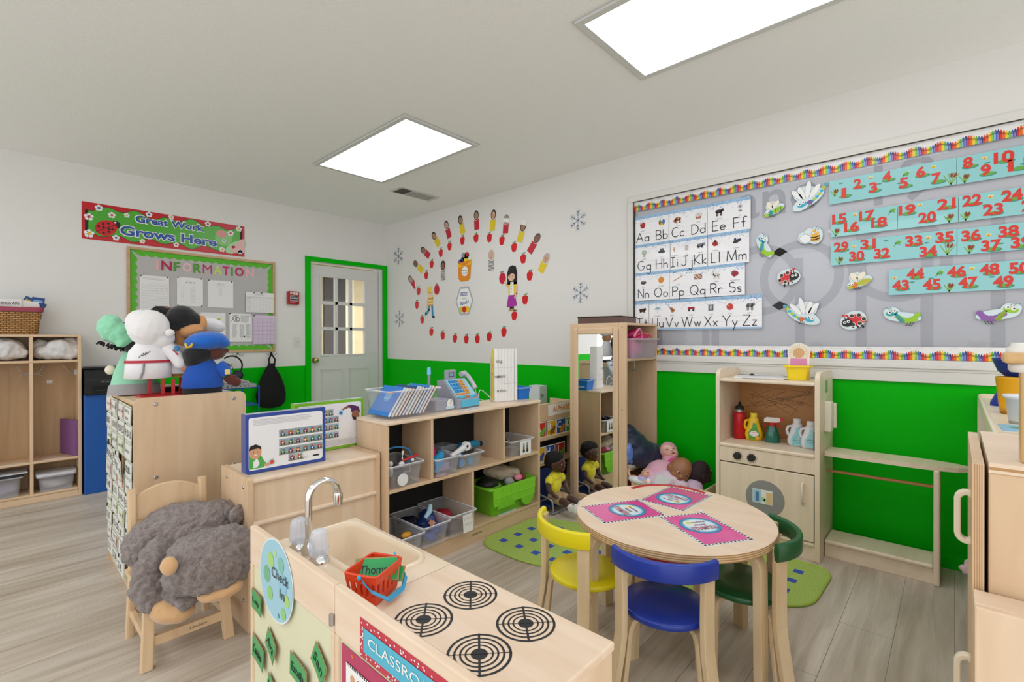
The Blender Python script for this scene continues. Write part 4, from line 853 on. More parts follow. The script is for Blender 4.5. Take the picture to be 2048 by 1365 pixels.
# red puppet stand
rs_ = thing('puppet_stand', 'red wooden peg stand under the puppets', 'stand', (.515, 2.86, .921)); RP = mt('b3161c', .35)
b = B(); b.box((-.02, .0, 0), (.27, .012, .008), RP).box((-.02, .16, 0), (.27, .172, .008), RP).box((-.02, .012, 0), (-.008, .16, .008), RP).box((.258, .012, 0), (.27, .16, .008), RP).box((-.008, .08, 0), (.258, .092, .008), RP); part(rs_, 'base', b, .001)
for x, y in ((.03, .085), (.07, .02), (.11, .005), (.16, .085), (.2, .16), (.245, .005)): part(rs_, 'peg', B().box((x-.007, y-.0, .008), (x+.007, y+.014, .085), RP), .001)
solo('keyboard', 'flat black electronic pad lying on the tall cabinet behind the red stand', 'device', B().box((0, 0, 0), (.27, .12, .03), mt('121315', .3)), (.56, 3.08, .921), bev=.004)
solo('paper', 'pale grey paper lying on the tall cabinet beside the police puppet', 'paper', B().box((0, 0, 0), (.16, .3, .002), mt('d7dade', .5)), (.73, 2.74, .921), .05)
# puppets: y of each is set by where it stands on the cabinet top
def cl(b, pts, m): [b.ell(c, r, m, *(q[2:])) for q in pts for c, r in [q[:2]]]; return b
def puppet(lab, loc, rz=0): return thing('hand_puppet', lab, 'puppet', loc, rz, 'puppets on the tall cabinet')
def mesh_body(par, nm, balls, col, label=None, vox=.006, sm=3, dsp=None, rough=.85):
    b = B(); m = mt(col, rough, noise=.05, scale=60, sheen=.3)
    for q in balls:
        if len(q) == 4 and q[0] == 't': b.tube(q[1], q[2], m, 10)
        elif q[0] == 'l': b.lathe(q[1], m, q[2], 20, *(q[3:]))
        else: b.ell(q[0], q[1], m, *(q[2:]))
    return part(par, nm, b, label=label, remesh=vox, smooth=sm, disp=dsp)
def frock(par, nm, c, prof, col, sx=1, sy=.75, label=None, draw=None):
    b = B(); b.lathe(prof, mt(col, .85, noise=.04, scale=40, sheen=.2), c, 24, None, sx, sy); return part(par, nm, b, label=label)
PT = .921
# astronaut
p_ = puppet('astronaut puppet in a white suit with its white helmet bent down', (.54, 2.95, PT+.005))
mesh_body(p_, 'helmet', [((-.0, -.01, .335), (.09, .085, .092), rot('Y', .35)), ((.05, -.02, .285), (.058, .055, .055)), ((-.035, 0, .355), (.06, .07, .07))], 'e9e7e6', 'soft white helmet', sm=4)
part(p_, 'helmet_knob', B().ell((.07, -.083, .31), (.022, .02, .02), mt('e9e7e6', .85)))
frock(p_, 'suit', (-.0, 0, 0), [(.075, .083), (.098, .087), (.094, .15), (.08, .22), (.05, .26), (.02, .27)], 'eae8ea', 1, .72)
b = B(); b.lathe([(.0965, .163), (.0935, .175)], mt('b8283c', .7), (0, 0, 0), 24, None, 1.015, .735, cap=False); part(p_, 'red_stripe', b)
part(p_, 'grey_stripe', B().tube([(-.03, -.066, .16), (-.035, -.07, .12), (-.045, -.066, .088)], .005, mt('8f9094', .8), 6))
b = B((-.02, -.064, .2)); [b.ln([(-.03+i*.012, -.01+i*.006), (-.01+i*.012, .012+i*.004)], .003, DK, 1) for i in range(3)]; part(p_, 'chest_mark', b)
mesh_body(p_, 'arm', [('t', [(.07, -.02, .24), (.1, -.05, .2), (.115, -.06, .165)], [.035, .035, .03], 0), ((.118, -.06, .16), (.03, .03, .032))], 'eae8ea')
b = B(); b.tube([(.085, -.07, .225), (.105, -.085, .2)], .004, mt('b8283c'), 6).ell((.1, -.083, .232), (.014, .004, .014), mt('3f86b8')); part(p_, 'sleeve_badge', b)
part(p_, 'hand', B().ell((.145, -.06, .135), (.024, .022, .024), mt('c98f5c', .8)))
# surgeon
p_ = puppet('surgeon puppet with a mint green cap leaning out at the left', (.475, 3.10, PT))
mesh_body(p_, 'cap', [((-.055, 0, .335), (.055, .06, .075), rot('Y', -.25)), ((-.03, -.02, .31), (.05, .05, .06)), ((-.01, -.04, .285), (.035, .03, .05), rot('Y', .6))], '8fd6ae', 'mint green surgeon cap', dsp=(.02, .03))
mesh_body(p_, 'head', [((.03, 0, .32), (.06, .06, .07)), ((.035, -.02, .25), (.05, .05, .05))], '141012', 'black haired head')
b = B(); r = random.Random(5)
for i in range(40): a = r.uniform(0, 1); c = V((-.105+.1*a, -.02+r.uniform(-.01, .02), .275-.035*a)); b.tube([c, c+V((r.uniform(-.016, 0), r.uniform(-.01, .01), r.uniform(-.022, -.008)))], .004, mt('0c0b0c', .8), 5)
part(p_, 'hair_fringe', b, label='black fringe of hair')
frock(p_, 'gown', (.035, 0, 0), [(.10, .05), (.085, .12), (.055, .2), (.03, .25), (.015, .26)], '93cfae', 1, .7, 'mint green gown')
frock(p_, 'skirt', (.035, 0, 0), [(.112, .005), (.106, .05), (.095, .06), (.02, .062)], '9b9898', 1, .72, 'grey dotted skirt')
part(p_, 'hand', B().ell((-.06, .02, .13), (.022, .02, .024), mt('e6dcc6', .8)))
# puppet with braids
p_ = puppet('puppet with long black braids standing behind the astronaut', (.62, 3.07, PT+.065))
b = B(); r = random.Random(9)
for i in range(26):
    a = r.uniform(-1.2, 1.2); b.tube([(.0+.02*a, -.01, .385), (.07*sin(a)+.01, -.05*cos(a)-.01, .36), (.085*sin(a)+.02, -.07*cos(a), .3), (.09*sin(a)+.03, -.06*cos(a), .22-r.random()*.03)], .009, mt('0b0a0b', .7), 6)
part(p_, 'braids', b, label='black braids'); mesh_body(p_, 'head', [((.015, 0, .32), (.07, .065, .075))], '6b3f26', 'brown head')
frock(p_, 'top', (.02, 0, 0), [(.09, .02), (.085, .12), (.05, .23), (.02, .26)], '3c3434', 1, .7)
# puppet with bun and white jacket
p_ = puppet('puppet with smooth black hair and a white jacket bowing its head', (.685, 2.98, PT+.012))
mesh_body(p_, 'hair', [((.0, -.01, .38), (.072, .07, .07)), ((.04, -.02, .365), (.05, .05, .055))], '0d0c0e', 'smooth black hair', sm=2)
mesh_body(p_, 'face', [((.035, -.04, .318), (.06, .05, .036), rot('Y', -.3)), ((.085, -.03, .355), (.026, .032, .045)), ((.06, -.084, .32), (.014, .012, .011))], 'cf955f', 'tan face', vox=.005)
part(p_, 'lips', B().ell((.088, -.074, .312), (.009, .006, .004), mt('a8433f', .6)))
part(p_, 'neck', B().lathe([(.035, .2), (.03, .32)], mt('c98f5c', .8), (.0, 0, 0), 14))
frock(p_, 'jacket', (0, 0, 0), [(.082, .095), (.086, .1), (.078, .15), (.066, .21), (.036, .25), (.02, .255)], 'dddbde', 1, .72, 'white jacket')
frock(p_, 'cuff', (.0, 0, 0), [(.05, .075), (.052, .1), (.02, .102)], 'b9883c', 1, .7, 'mustard lining')
mesh_body(p_, 'arm', [('t', [(.05, -.03, .22), (.075, -.06, .19), (.06, -.08, .165)], [.03, .028, .024], 0)], 'c4c2c6')
# cook with a white hat
p_ = puppet('puppet in a soft white hat behind the blue cap', (.81, 3.08, PT+.07))
mesh_body(p_, 'hat', [((.03, 0, .29), (.085, .06, .045), rot('Y', .12)), ((-.03, 0, .29), (.06, .06, .05))], 'e8e6ea', 'soft white hat'); mesh_body(p_, 'head', [((-.0, 0, .23), (.06, .055, .06))], 'c98f5c', 'tan head')
frock(p_, 'tunic', (0, 0, 0), [(.08, .005), (.078, .1), (.05, .18), (.02, .2)], 'e4e2e4', 1, .7)
# police officer
p_ = puppet('police puppet in a bright blue cap and blue shirt', (.765, 2.86, PT))
mesh_body(p_, 'cap', [((.0, -.01, .275), (.098, .09, .05), rot('Y', -.1)), ((.045, -.02, .27), (.065, .06, .035), rot('Y', .2)), ((-.05, 0, .262), (.05, .06, .035))], '0f63c4', 'bright blue cap', sm=5)
part(p_, 'cap_badge', B().tube([(-.105, -.06, .262), (-.1, -.068, .243), (-.085, -.074, .246), (-.078, -.076, .262)], .006, mt('e2b81e', .5), 7))
mesh_body(p_, 'hair', [((-.035, 0, .205), (.07, .07, .05)), ((-.05, .01, .18), (.05, .06, .05))], '0a0909', 'black hair'); mesh_body(p_, 'face', [((.035, -.01, .21), (.055, .05, .035)), ((.088, -.01, .225), (.02, .03, .012))], '5a2a18', 'dark brown face')
frock(p_, 'shirt', (-.015, 0, 0), [(.092, .035), (.096, .04), (.09, .09), (.072, .14), (.045, .18), (.02, .185)], '0f4fb0', 1, .75, 'blue shirt')
frock(p_, 'trousers', (-.015, 0, 0), [(.088, .0), (.09, .036), (.03, .038)], '0c0c10', 1, .74, 'black trousers')
mesh_body(p_, 'sleeve', [('t', [(.05, -.02, .155), (.075, -.03, .12), (.085, -.03, .095)], [.032, .034, .032], 0)], '1558b8')
b = B((.08, -.066, .1)); b.rc(-.012, 0, .012, .026, mt('e6d980'), 1); part(p_, 'arm_patch', b)
mesh_body(p_, 'hand', [('t', [(.085, -.03, .09), (.105, -.035, .065), (.125, -.035, .06)], [.022, .024, .022], 0), ((.13, -.035, .055), (.028, .024, .026)), ((.12, -.04, .08), (.014, .014, .016))], '5c2613', 'brown felt hand')
# ---------------------------------------------------------------- right wall: apples display, window board
def rw(px, py): p = at_x(px, py); return p.y, p.z
def crop(x, y): return rw(770+x/4.55, 400+y/4.55)
def onwall(name, lab, cat, b, y, z, tilt=0, group=None, off=.002):
    o = solo(name, lab, cat, b, (XW-off, y, z), -PI/2, group); o.rotation_euler = (0, tilt, -PI/2); return o
RED = mt('d3171f', .35); LEAF = mt('4f9a4a', .4); OUT = mt('eceae6', .4)
AP = [(509, 485), (589, 425), (706, 372), (830, 350), (951, 347), (1065, 372), (1176, 434), (1259, 538), (1318, 693), (1276, 910), (1178, 1057), (1083, 1206), (950, 1250), (842, 1270), (741, 1272), (638, 1264), (527, 1238), (423, 1205), (340, 1093), (292, 957), (307, 833), (377, 690), (426, 588)]
pos = ['upper left arc above the striped teacher card', 'upper left arc below the red strip', 'top arc under the yellow strip left of centre', 'top arc under the central red strip', 'top arc under the yellow strip right of centre', 'top arc under the folded red strip', 'upper right arc under the yellow capped strip', 'right arc above the paper girl', 'right arc level with the paper girl face', 'right of the paper girl skirt', 'below the paper girl shoes', 'lower right corner of the ring, lone', 'bottom row right end', 'bottom row second from the right', 'bottom row middle, under the hexagon', 'bottom row third from the left', 'bottom row second from the left', 'bottom row left end', 'left arc below the paper boy', 'left arc beside the paper boy legs', 'left arc above the paper boy arm', 'left arc under the yellow tilted strip', 'left arc inside the red tilted strip']
for (x, y), s in zip(AP, pos):
    b = B(); r = .039
    b.P([(u*r*1.12, w*r*1.2) for u, w in ((-.3, 1.05), (0, .95), (.35, 1.1), (.95, .75), (1.0, .2), (.75, -.6), (.55, -1.05), (-.5, -1.05), (-.8, -.6), (-1.05, .2), (-.95, .7))], OUT, 0)
    b.P([(u*r, w*r*1.1) for u, w in ((-.3, 1), (0, .88), (.35, 1.02), (.9, .7), (.95, .2), (.72, -.6), (.5, -1.02), (.2, -.94), (-.1, -1.02), (-.45, -1.0), (-.75, -.6), (-.98, .2), (-.9, .65))], RED, 1)
    b.ln([(0, r*.8), (.004, r*1.5)], .004, mt('6b4a2a'), 2).P([(.002, r*1.1), (.012, r*1.6), (.03, r*1.55), (.018, r*1.2)], LEAF, 2).P([(0, r*1.1), (-.012, r*1.5), (-.022, r*1.3), (-.01, r*1.1)], LEAF, 2)
    wy, wz = crop(x, y); onwall('apple_cutout', 'red paper apple in the wall ring, %s' % s, 'apple cutout', b, wy, wz, RN.uniform(-.1, .15), 'paper apples on the right wall')
SK = ['b98a6e', 'd8a98c', 'c08f74', 'a4745a', '8a5d49', 'cfa288']
ST = [((835, 222), (832, 140), 'c31a35', 'red strip with a face at the top centre of the display'), ((980, 228), (988, 135), 'e6c81a', 'yellow strip with a face right of the top centre'), ((1100, 250), (1105, 180), 'c31a35', 'red strip whose photo top is folded over'), ((1237, 330), (1260, 240), 'e6c81a', 'yellow strip with a white capped face'), ((1340, 432), (1385, 350), 'c31a35', 'red strip with a long-haired face on the upper right'), ((1437, 605), (1470, 530), 'e6c81a', 'yellow strip at the right end of the display'), ((703, 262), (688, 183), 'e6c81a', 'yellow strip with a dark fringe face left of the top centre'), ((578, 302), (560, 228), 'c31a35', 'red strip between two yellow strips on the upper left'), ((475, 382), (447, 328), 'e6c81a', 'yellow strip with a long dark-haired face on the upper left'), ((382, 492), (348, 458), 'c31a35', 'red strip tilted on the left arc'), ((322, 627), (280, 582), 'e6c81a', 'yellow strip strongly tilted on the left arc'), ((262, 765), (232, 722), 'c31a35', 'red strip lowest on the left arc')]
for i, ((sx, sy), (fx, fy), c, lab) in enumerate(ST):
    y0, z0 = crop(sx, sy); y1, z1 = crop(fx, fy); a = math.atan2(y0-y1, z1-z0)
    d = math.hypot(y0-y1, z1-z0); b = B(); b.rc(-.036, -.058, .036, .05, mt(c, .45), 0)
    hr = mt(('2d2522', '241d1b', '8f8a86', '2b2422', '5c4a3f', 'b9b2ac', '1d1817', '3a3230', '191415', '4a352b', '6b5a4f', '4f4642')[i], .5); sk = mt(SK[i % 6], .5)
    b.dc(0, d, .04, OUT, 1, r2=.054, n=20).dc(0, d, .036, hr, 2, r2=.05, n=20).dc(0, d-.006, .026, sk, 3, r2=.036, n=18)
    for s in (-1, 1): b.dc(s*.01, d, .0045, DK, 4, r2=.003, n=8)
    b.dc(0, d-.022, .009, mt('8f4a44'), 4, r2=.003, n=10).dc(0, d-.009, .004, mt('a97a62'), 4, r2=.006, n=8)
    if i == 3: b.P([(-.036, d+.01), (.036, d+.01), (.03, d+.055), (-.03, d+.055)], OUT, 5)
    if i == 2: b.P([(-.04, d-.02), (.04, d-.03), (.036, d+.01), (-.036, d+.015)], WHITE, 5)
    if i == 11: b.P([(-.01, -.058), (.036, -.058), (.036, .01)], WHITE, 4)
    onwall('name_strip', lab, 'photo strip', b, y0, z0, a, 'coloured strips with faces on the right wall')
for (sx, sy), (fx, fy), h, sk, lab in (((530, 685), (532, 597), '2a2220', '8a5d49', 'striped strip with a dark-haired face, left of the fruit basket cutout'), ((968, 592), (962, 503), 'c9b9a4', 'd9ac92', 'striped strip with a blond face, right of the fruit basket cutout')):
    y0, z0 = crop(sx, sy); d = crop(fx, fy)[1]-z0; b = B(); b.rc(-.038, -.056, .038, .055, OUT, 0)
    for k in range(9): b.rc(-.038, -.055+k*.0122, .038, -.049+k*.0122, BLACK, 1)
    b.dc(0, d, .045, OUT, 2, r2=.058, n=20).dc(0, d, .041, mt(h, .5), 3, r2=.054, n=20).dc(0, d-.008, .028, mt(sk, .5), 4, r2=.038, n=18).dc(0, d-.028, .009, mt('94504a'), 5, r2=.003, n=10)
    for s in (-1, 1): b.dc(s*.011, d, .004, DK, 5, r2=.003, n=8)
    onwall('name_strip', lab, 'photo strip', b, y0, z0, 0, 'coloured strips with faces on the right wall')
# fruit basket, hexagon, paper children
b = B(); OR = mt('e58a12', .4); b.P([(-.11, .05), (.1, .07), (.1, .05), (.085, -.12), (.05, -.15), (-.06, -.15), (-.1, -.12)], OR, 1).P([(-.105, .0), (.105, .02), (.1, .06), (.0, .01), (-.108, .045)], mt('f0b81c', .4), 2)
for u, w, r, c in ((-.02, .12, .035, '8f93a3'), (.03, .12, .035, 'c4202a'), (.075, .1, .035, 'dfe6c8'), (-.04, .08, .028, '3452a0'), (-.075, .06, .03, '6a4a86'), (.01, .065, .045, 'eecf1f')): b.dc(u, w, r, mt(c, .4), 0, n=16)
b.dc(0, -.045, .052, WHITE, 3).tx('Welcome', 0, -.035, .028, DK, 4).tx('Pre-K B', 0, -.065, .026, DK, 4); y, z = crop(728, 612); onwall('basket_cutout', 'orange paper fruit basket reading Welcome at the centre of the display', 'cutout', b, y, z)
b = B(); hx = [(-.14, 0), (-.07, .15), (.07, .15), (.14, 0), (.07, -.15), (-.07, -.15)]; b.P(hx, mt('b3b5b9', .4), 0).P([(u*.84, w*.86) for u, w in hx], WHITE, 1)
BL2 = mt('2a4fa0', .4); b.tx('BEST', 0, .07, .055, BL2, 2, bold=.02).tx('of the', 0, .025, .03, mt('7f858f'), 2).tx('Bunch!', 0, -.02, .052, BL2, 2, .08, .02)
for u, c, k in ((-.05, 'b8cf3f', 3), (.05, 'edc91d', 3), (0, 'd3171f', 4)): b.dc(u, -.09, .034, mt(c, .4), k)
y, z = crop(723, 920); onwall('hexagon_sign', 'grey edged paper hexagon reading BEST of the Bunch!', 'sign', b, y, z)
def kid(girl):
    b = B(); sk = mt('e7bd9c', .45)
    if girl:
        b.P([(-.065, .02), (-.068, .13), (-.045, .19), (0, .205), (.045, .19), (.062, .13), (.06, .02)], mt('17161a', .4), 1).dc(-.012, .1, .046, sk, 2, n=20).P([(-.058, .1), (-.05, .16), (.04, .16), (.036, .11), (.0, .13), (-.03, .118)], mt('17161a'), 3)
        b.P([(-.05, .045), (.05, .045), (.065, 0), (.04, -.01), (.035, -.08), (-.05, -.08), (-.05, 0), (-.07, -.01)], mt('f0d320', .4), 1).P([(-.025, .045), (.015, .045), (.02, -.08), (-.03, -.08)], WHITE, 2).P([(-.05, -.08), (.035, -.08), (.06, -.185), (-.075, -.195)], mt('a82aa0', .4), 2)
        b.ln([(-.06, .0), (-.1, .055)], .018, sk, 3).ln([(.055, .0), (.055, -.07), (.03, -.11)], .018, sk, 3).rc(-.035, -.215, .02, -.19, BLACK, 1).P([(-.055, -.235), (0, -.235), (-.01, -.21), (-.035, -.21)], mt('b88a4a'), 2).P([(0, -.235), (.05, -.235), (.02, -.21), (0, -.21)], mt('b88a4a'), 2)
        b.dc(-.13, .09, .045, mt('c51634', .4), 2, r2=.056).dc(-.125, .155, .016, mt('8a9a84'), 3, r2=.008).dc(-.15, .152, .014, mt('8a9a84'), 3, r2=.008)
        for s in (-.03, .006): b.dc(s, .1, .005, DK, 4, n=8)
        b.ln([(-.022, .078), (-.01, .073), (.002, .078)], .003, mt('a34a44'), 4)
        for k in range(4): b.dc(-.006, .03-k*.026, .004, mt('7d7d80'), 4, n=8)
    else:
        b.P([(-.06, .07), (-.055, .15), (0, .165), (.03, .14), (.03, .09), (-.045, .085)], mt('efd253', .45), 3).dc(-.01, .085, .044, mt('f0cdb4', .45), 2, n=20).P([(-.045, .045), (.04, .045), (.05, -.06), (-.05, -.07)], mt('f3df6a', .45), 1)
        for k in range(3): b.rc(-.047, .015-k*.035, .047, .03-k*.035, mt('d98a7c'), 2)
        b.ln([(.035, .02), (.07, .085)], .022, mt('f3df6a', .45), 1).dc(.075, .095, .014, sk, 2).dc(.115, .12, .046, mt('c51634', .4), 3, r2=.058).dc(.11, .185, .018, mt('8a9a84'), 3, r2=.008)
        b.ln([(-.02, -.06), (-.03, -.1), (-.075, -.145)], .03, mt('2f8fbf', .45), 2).ln([(.03, -.06), (.04, -.17)], .032, mt('2f8fbf', .45), 2).P([(-.095, -.17), (-.065, -.14), (-.08, -.12), (-.1, -.135)], BLACK, 3).dc(.055, -.185, .025, BLACK, 3, r2=.014).ln([(-.045, .03), (-.062, -.08)], .018, sk, 3)
        for s in (-.02, .006): b.dc(s, .092, .005, DK, 4, n=8)
    return b
y, z = crop(1160, 790); onwall('girl_cutout', 'paper girl in a purple skirt holding up a red apple', 'cutout', kid(True), y, z)
y, z = crop(415, 920); onwall('boy_cutout', 'paper boy in a striped yellow shirt holding up a red apple', 'cutout', kid(False), y, z)
def flake(r, m):
    b = B()
    for k in range(6):
        a = k*PI/3+.5; u, w = cos(a), sin(a); b.ln([(0, 0), (u*r, w*r)], r*.1, m, 1)
        for f in (.5, .8):
            for s in (-1, 1): b.ln([(u*r*f, w*r*f), (u*r*f+r*.28*cos(a+s*.9), w*r*f+r*.28*sin(a+s*.9))], r*.08, m, 1)
    return b
for px, py, r, c, lab in ((1156, 441, .085, 'b3bdca', 'pale blue paper snowflake, upper one near the window'), (1161, 586, .085, 'b3bdca', 'pale blue paper snowflake, lower one near the window'), (797, 513, .1, '9ea3aa', 'grey paper snowflake, upper one by the room corner'), (799, 638, .1, 'b4bcc9', 'pale paper snowflake, lower one by the room corner')):
    y, z = rw(px, py); onwall('snowflake', lab, 'snowflake', flake(r, mt(c, .5)), y, z, 0, 'paper snowflakes on the right wall')
# crayon borders on the window
CRC = ['e02a24', 'ee6a1c', 'f2d21c', '6ab92c', '2f62b5', '2a2f7a']; CRL = ['e8606a', 'f08a4a', 'f6e25a', '8fd05a', '8fb3ea', '9a7fc6']
def crayons(z0, h, lab):
    L = WY1+1.0; b = B(lay=.0004); b.rc(0, 0, L, h, mt('eeecea', .35), 0); r = random.Random(3); n = int(L/.0098)
    for i in range(0, 110): a = r.uniform(0, 6); u = r.uniform(.02, L-.02); b.ln([(u, h*.86), (u+.008*cos(a), h*.9+.005*sin(a)), (u+.012, h*.84)], .0008, mt(('b9b4b8', 'd8a8a0', 'a8b8d0')[i % 3]), 1)
    for i in range(n):
        k = i % 6; u = i*.0098; t = h*(.62+.12*sin(i*2*PI/10.5)); c, l_ = mt(CRC[k], .35), mt(CRL[k] if k > 2 else CRC[k], .35)
        b.rc(u, 0, u+.0094, t-.014, l_, 1).rc(u+.006, 0, u+.0094, t-.014, c, 2).P([(u, t-.014), (u+.0094, t-.014), (u+.0094, t-.01), (u+.0066, t-.002), (u+.0055, t), (u+.0038, t), (u+.0026, t-.002), (u, t-.01)], c, 1).rc(u, t-.021, u+.0094, t-.019, BLACK, 3).rc(u, t-.0165, u+.0094, t-.015, BLACK, 3)
    onwall('crayon_border', lab, 'border', b, WY1, z0, 0, 'crayon borders on the window', -.004)
crayons(2.19, .072, 'printed crayon border along the top of the window board')
crayons(1.086, .07, 'printed crayon border along the bottom of the window board')
# manuscript alphabet drawn with pen strokes; each letter lives in a box: cap height 1, baseline 0
def A_(cx, cy, rx, ry, a0, a1): n = max(5, int(abs(a1-a0)/20)); return [(cx+rx*cos(math.radians(a0+(a1-a0)*i/n)), cy+ry*sin(math.radians(a0+(a1-a0)*i/n))) for i in range(n+1)]
O_ = lambda x=.25: A_(x, .25, .25, .25, 40, 400)
ST_ = {'A': [[(0, 0), (.4, 1), (.8, 0)], [(.15, .38), (.65, .38)]], 'B': [[(0, 0), (0, 1)], [(0, 1), (.3, 1)]+A_(.3, .76, .25, .24, 90, -90)+[(0, .52)], [(.3, .52)]+A_(.32, .26, .28, .26, 90, -90)+[(0, 0)]], 'C': [A_(.42, .5, .42, .5, 50, 310)], 'D': [[(0, 0), (0, 1), (.2, 1)]+A_(.2, .5, .5, .5, 90, -90)+[(0, 0)]], 'E': [[(.55, 1), (0, 1), (0, 0), (.55, 0)], [(0, .5), (.45, .5)]], 'F': [[(.55, 1), (0, 1), (0, 0)], [(0, .5), (.45, .5)]], 'G': [A_(.42, .5, .42, .5, 50, 350)+[(.5, .42)]], 'H': [[(0, 0), (0, 1)], [(.65, 0), (.65, 1)], [(0, .5), (.65, .5)]], 'I': [[(.2, 0), (.2, 1)], [(0, 1), (.4, 1)], [(0, 0), (.4, 0)]], 'J': [[(.5, 1), (.5, .25)]+A_(.27, .25, .23, .25, 0, -170), [(.25, 1), (.7, 1)]], 'K': [[(0, 0), (0, 1)], [(.6, 1), (0, .45), (.62, 0)]], 'L': [[(0, 1), (0, 0), (.5, 0)]], 'M': [[(0, 0), (.08, 1), (.45, .05), (.82, 1), (.9, 0)]], 'N': [[(0, 0), (0, 1), (.65, 0), (.65, 1)]], 'O': [A_(.42, .5, .42, .5, 60, 420)], 'P': [[(0, 0), (0, 1), (.3, 1)]+A_(.3, .75, .27, .25, 90, -90)+[(0, .5)]], 'Q': [A_(.42, .5, .42, .5, 60, 420), [(.5, .3), (.85, -.05)]], 'R': [[(0, 0), (0, 1), (.3, 1)]+A_(.3, .75, .27, .25, 90, -90)+[(0, .5)], [(.25, .5), (.6, 0)]], 'S': [A_(.3, .75, .27, .25, 40, 230)+A_(.3, .26, .29, .26, 70, -140)], 'T': [[(.35, 0), (.35, 1)], [(0, 1), (.7, 1)]], 'U': [[(0, 1), (0, .3)]+A_(.3, .3, .3, .3, 180, 360)+[(.6, 1)]], 'V': [[(0, 1), (.38, 0), (.76, 1)]], 'W': [[(0, 1), (.28, 0), (.55, 1), (.82, 0), (1.1, 1)]], 'X': [[(0, 1), (.65, 0)], [(.65, 1), (0, 0)]], 'Y': [[(0, 1), (.35, .5), (.7, 1)], [(.35, .5), (.35, 0)]], 'Z': [[(0, 1), (.65, 1), (0, 0), (.65, 0)]],
 'a': [O_(), [(.5, .5), (.5, 0)]], 'b': [[(0, 1), (0, 0)], O_()], 'c': [A_(.25, .25, .25, .25, 50, 310)], 'd': [O_(), [(.5, 1), (.5, 0)]], 'e': [[(.02, .26), (.5, .26)]+A_(.25, .25, .25, .25, 0, 310)], 'f': [A_(.32, .8, .17, .2, 30, 180)+[(.15, 0)], [(0, .5), (.32, .5)]], 'g': [O_(), [(.5, .5), (.5, -.25)]+A_(.25, -.25, .25, .22, 0, -160)], 'h': [[(0, 1), (0, 0)], [(0, .25)]+A_(.22, .27, .22, .23, 180, 0)+[(.44, 0)]], 'i': [[(.1, .5), (.1, 0)], [(.1, .68), (.1, .72)]], 'j': [[(.25, .5), (.25, -.25)]+A_(.07, -.25, .18, .22, 0, -160), [(.25, .68), (.25, .72)]], 'k': [[(0, 1), (0, 0)], [(.35, .5), (0, .2), (.38, 0)]], 'l': [[(.08, 1), (.08, 0)]], 'm': [[(0, .5), (0, 0)], A_(.17, .3, .17, .2, 180, 0)+[(.34, 0)], A_(.51, .3, .17, .2, 180, 0)+[(.68, 0)]], 'n': [[(0, .5), (0, 0)], A_(.22, .27, .22, .23, 180, 0)+[(.44, 0)]], 'o': [O_()], 'p': [[(0, .5), (0, -.48)], O_()], 'q': [O_(), [(.5, .5), (.5, -.42), (.62, -.48)]], 'r': [[(0, .5), (0, 0)], A_(.2, .28, .2, .22, 180, 40)], 's': [A_(.17, .37, .15, .13, 40, 230)+A_(.17, .125, .16, .125, 70, -140)], 't': [[(.17, .85), (.17, 0)], [(0, .5), (.34, .5)]], 'u': [[(0, .5), (0, .2)]+A_(.21, .21, .21, .21, 180, 360), [(.42, .5), (.42, 0)]], 'v': [[(0, .5), (.2, 0), (.4, .5)]], 'w': [[(0, .5), (.16, 0), (.32, .5), (.48, 0), (.64, .5)]], 'x': [[(0, .5), (.38, 0)], [(.38, .5), (0, 0)]], 'y': [[(0, .5), (.22, 0)], [(.44, .5), (.05, -.48)]], 'z': [[(0, .5), (.36, .5), (0, 0), (.36, 0)]]}
def pen(b, t, u, w, s, m, wd=.0062, L=4):   # written pair centred at u with baseline w
    ws = {c: max(x for st_ in ST_[c] for x, _ in st_) for c in t}; tot = sum(ws.values())+.22*(len(t)-1); x = u-tot*s/2
    for c in t:
        for st_ in ST_[c]: b.ln([(x+px_*s, w+py_*s) for px_, py_ in st_], wd, m, L)
        x += (ws[c]+.22)*s
def c_(h): return mt(h, .45)
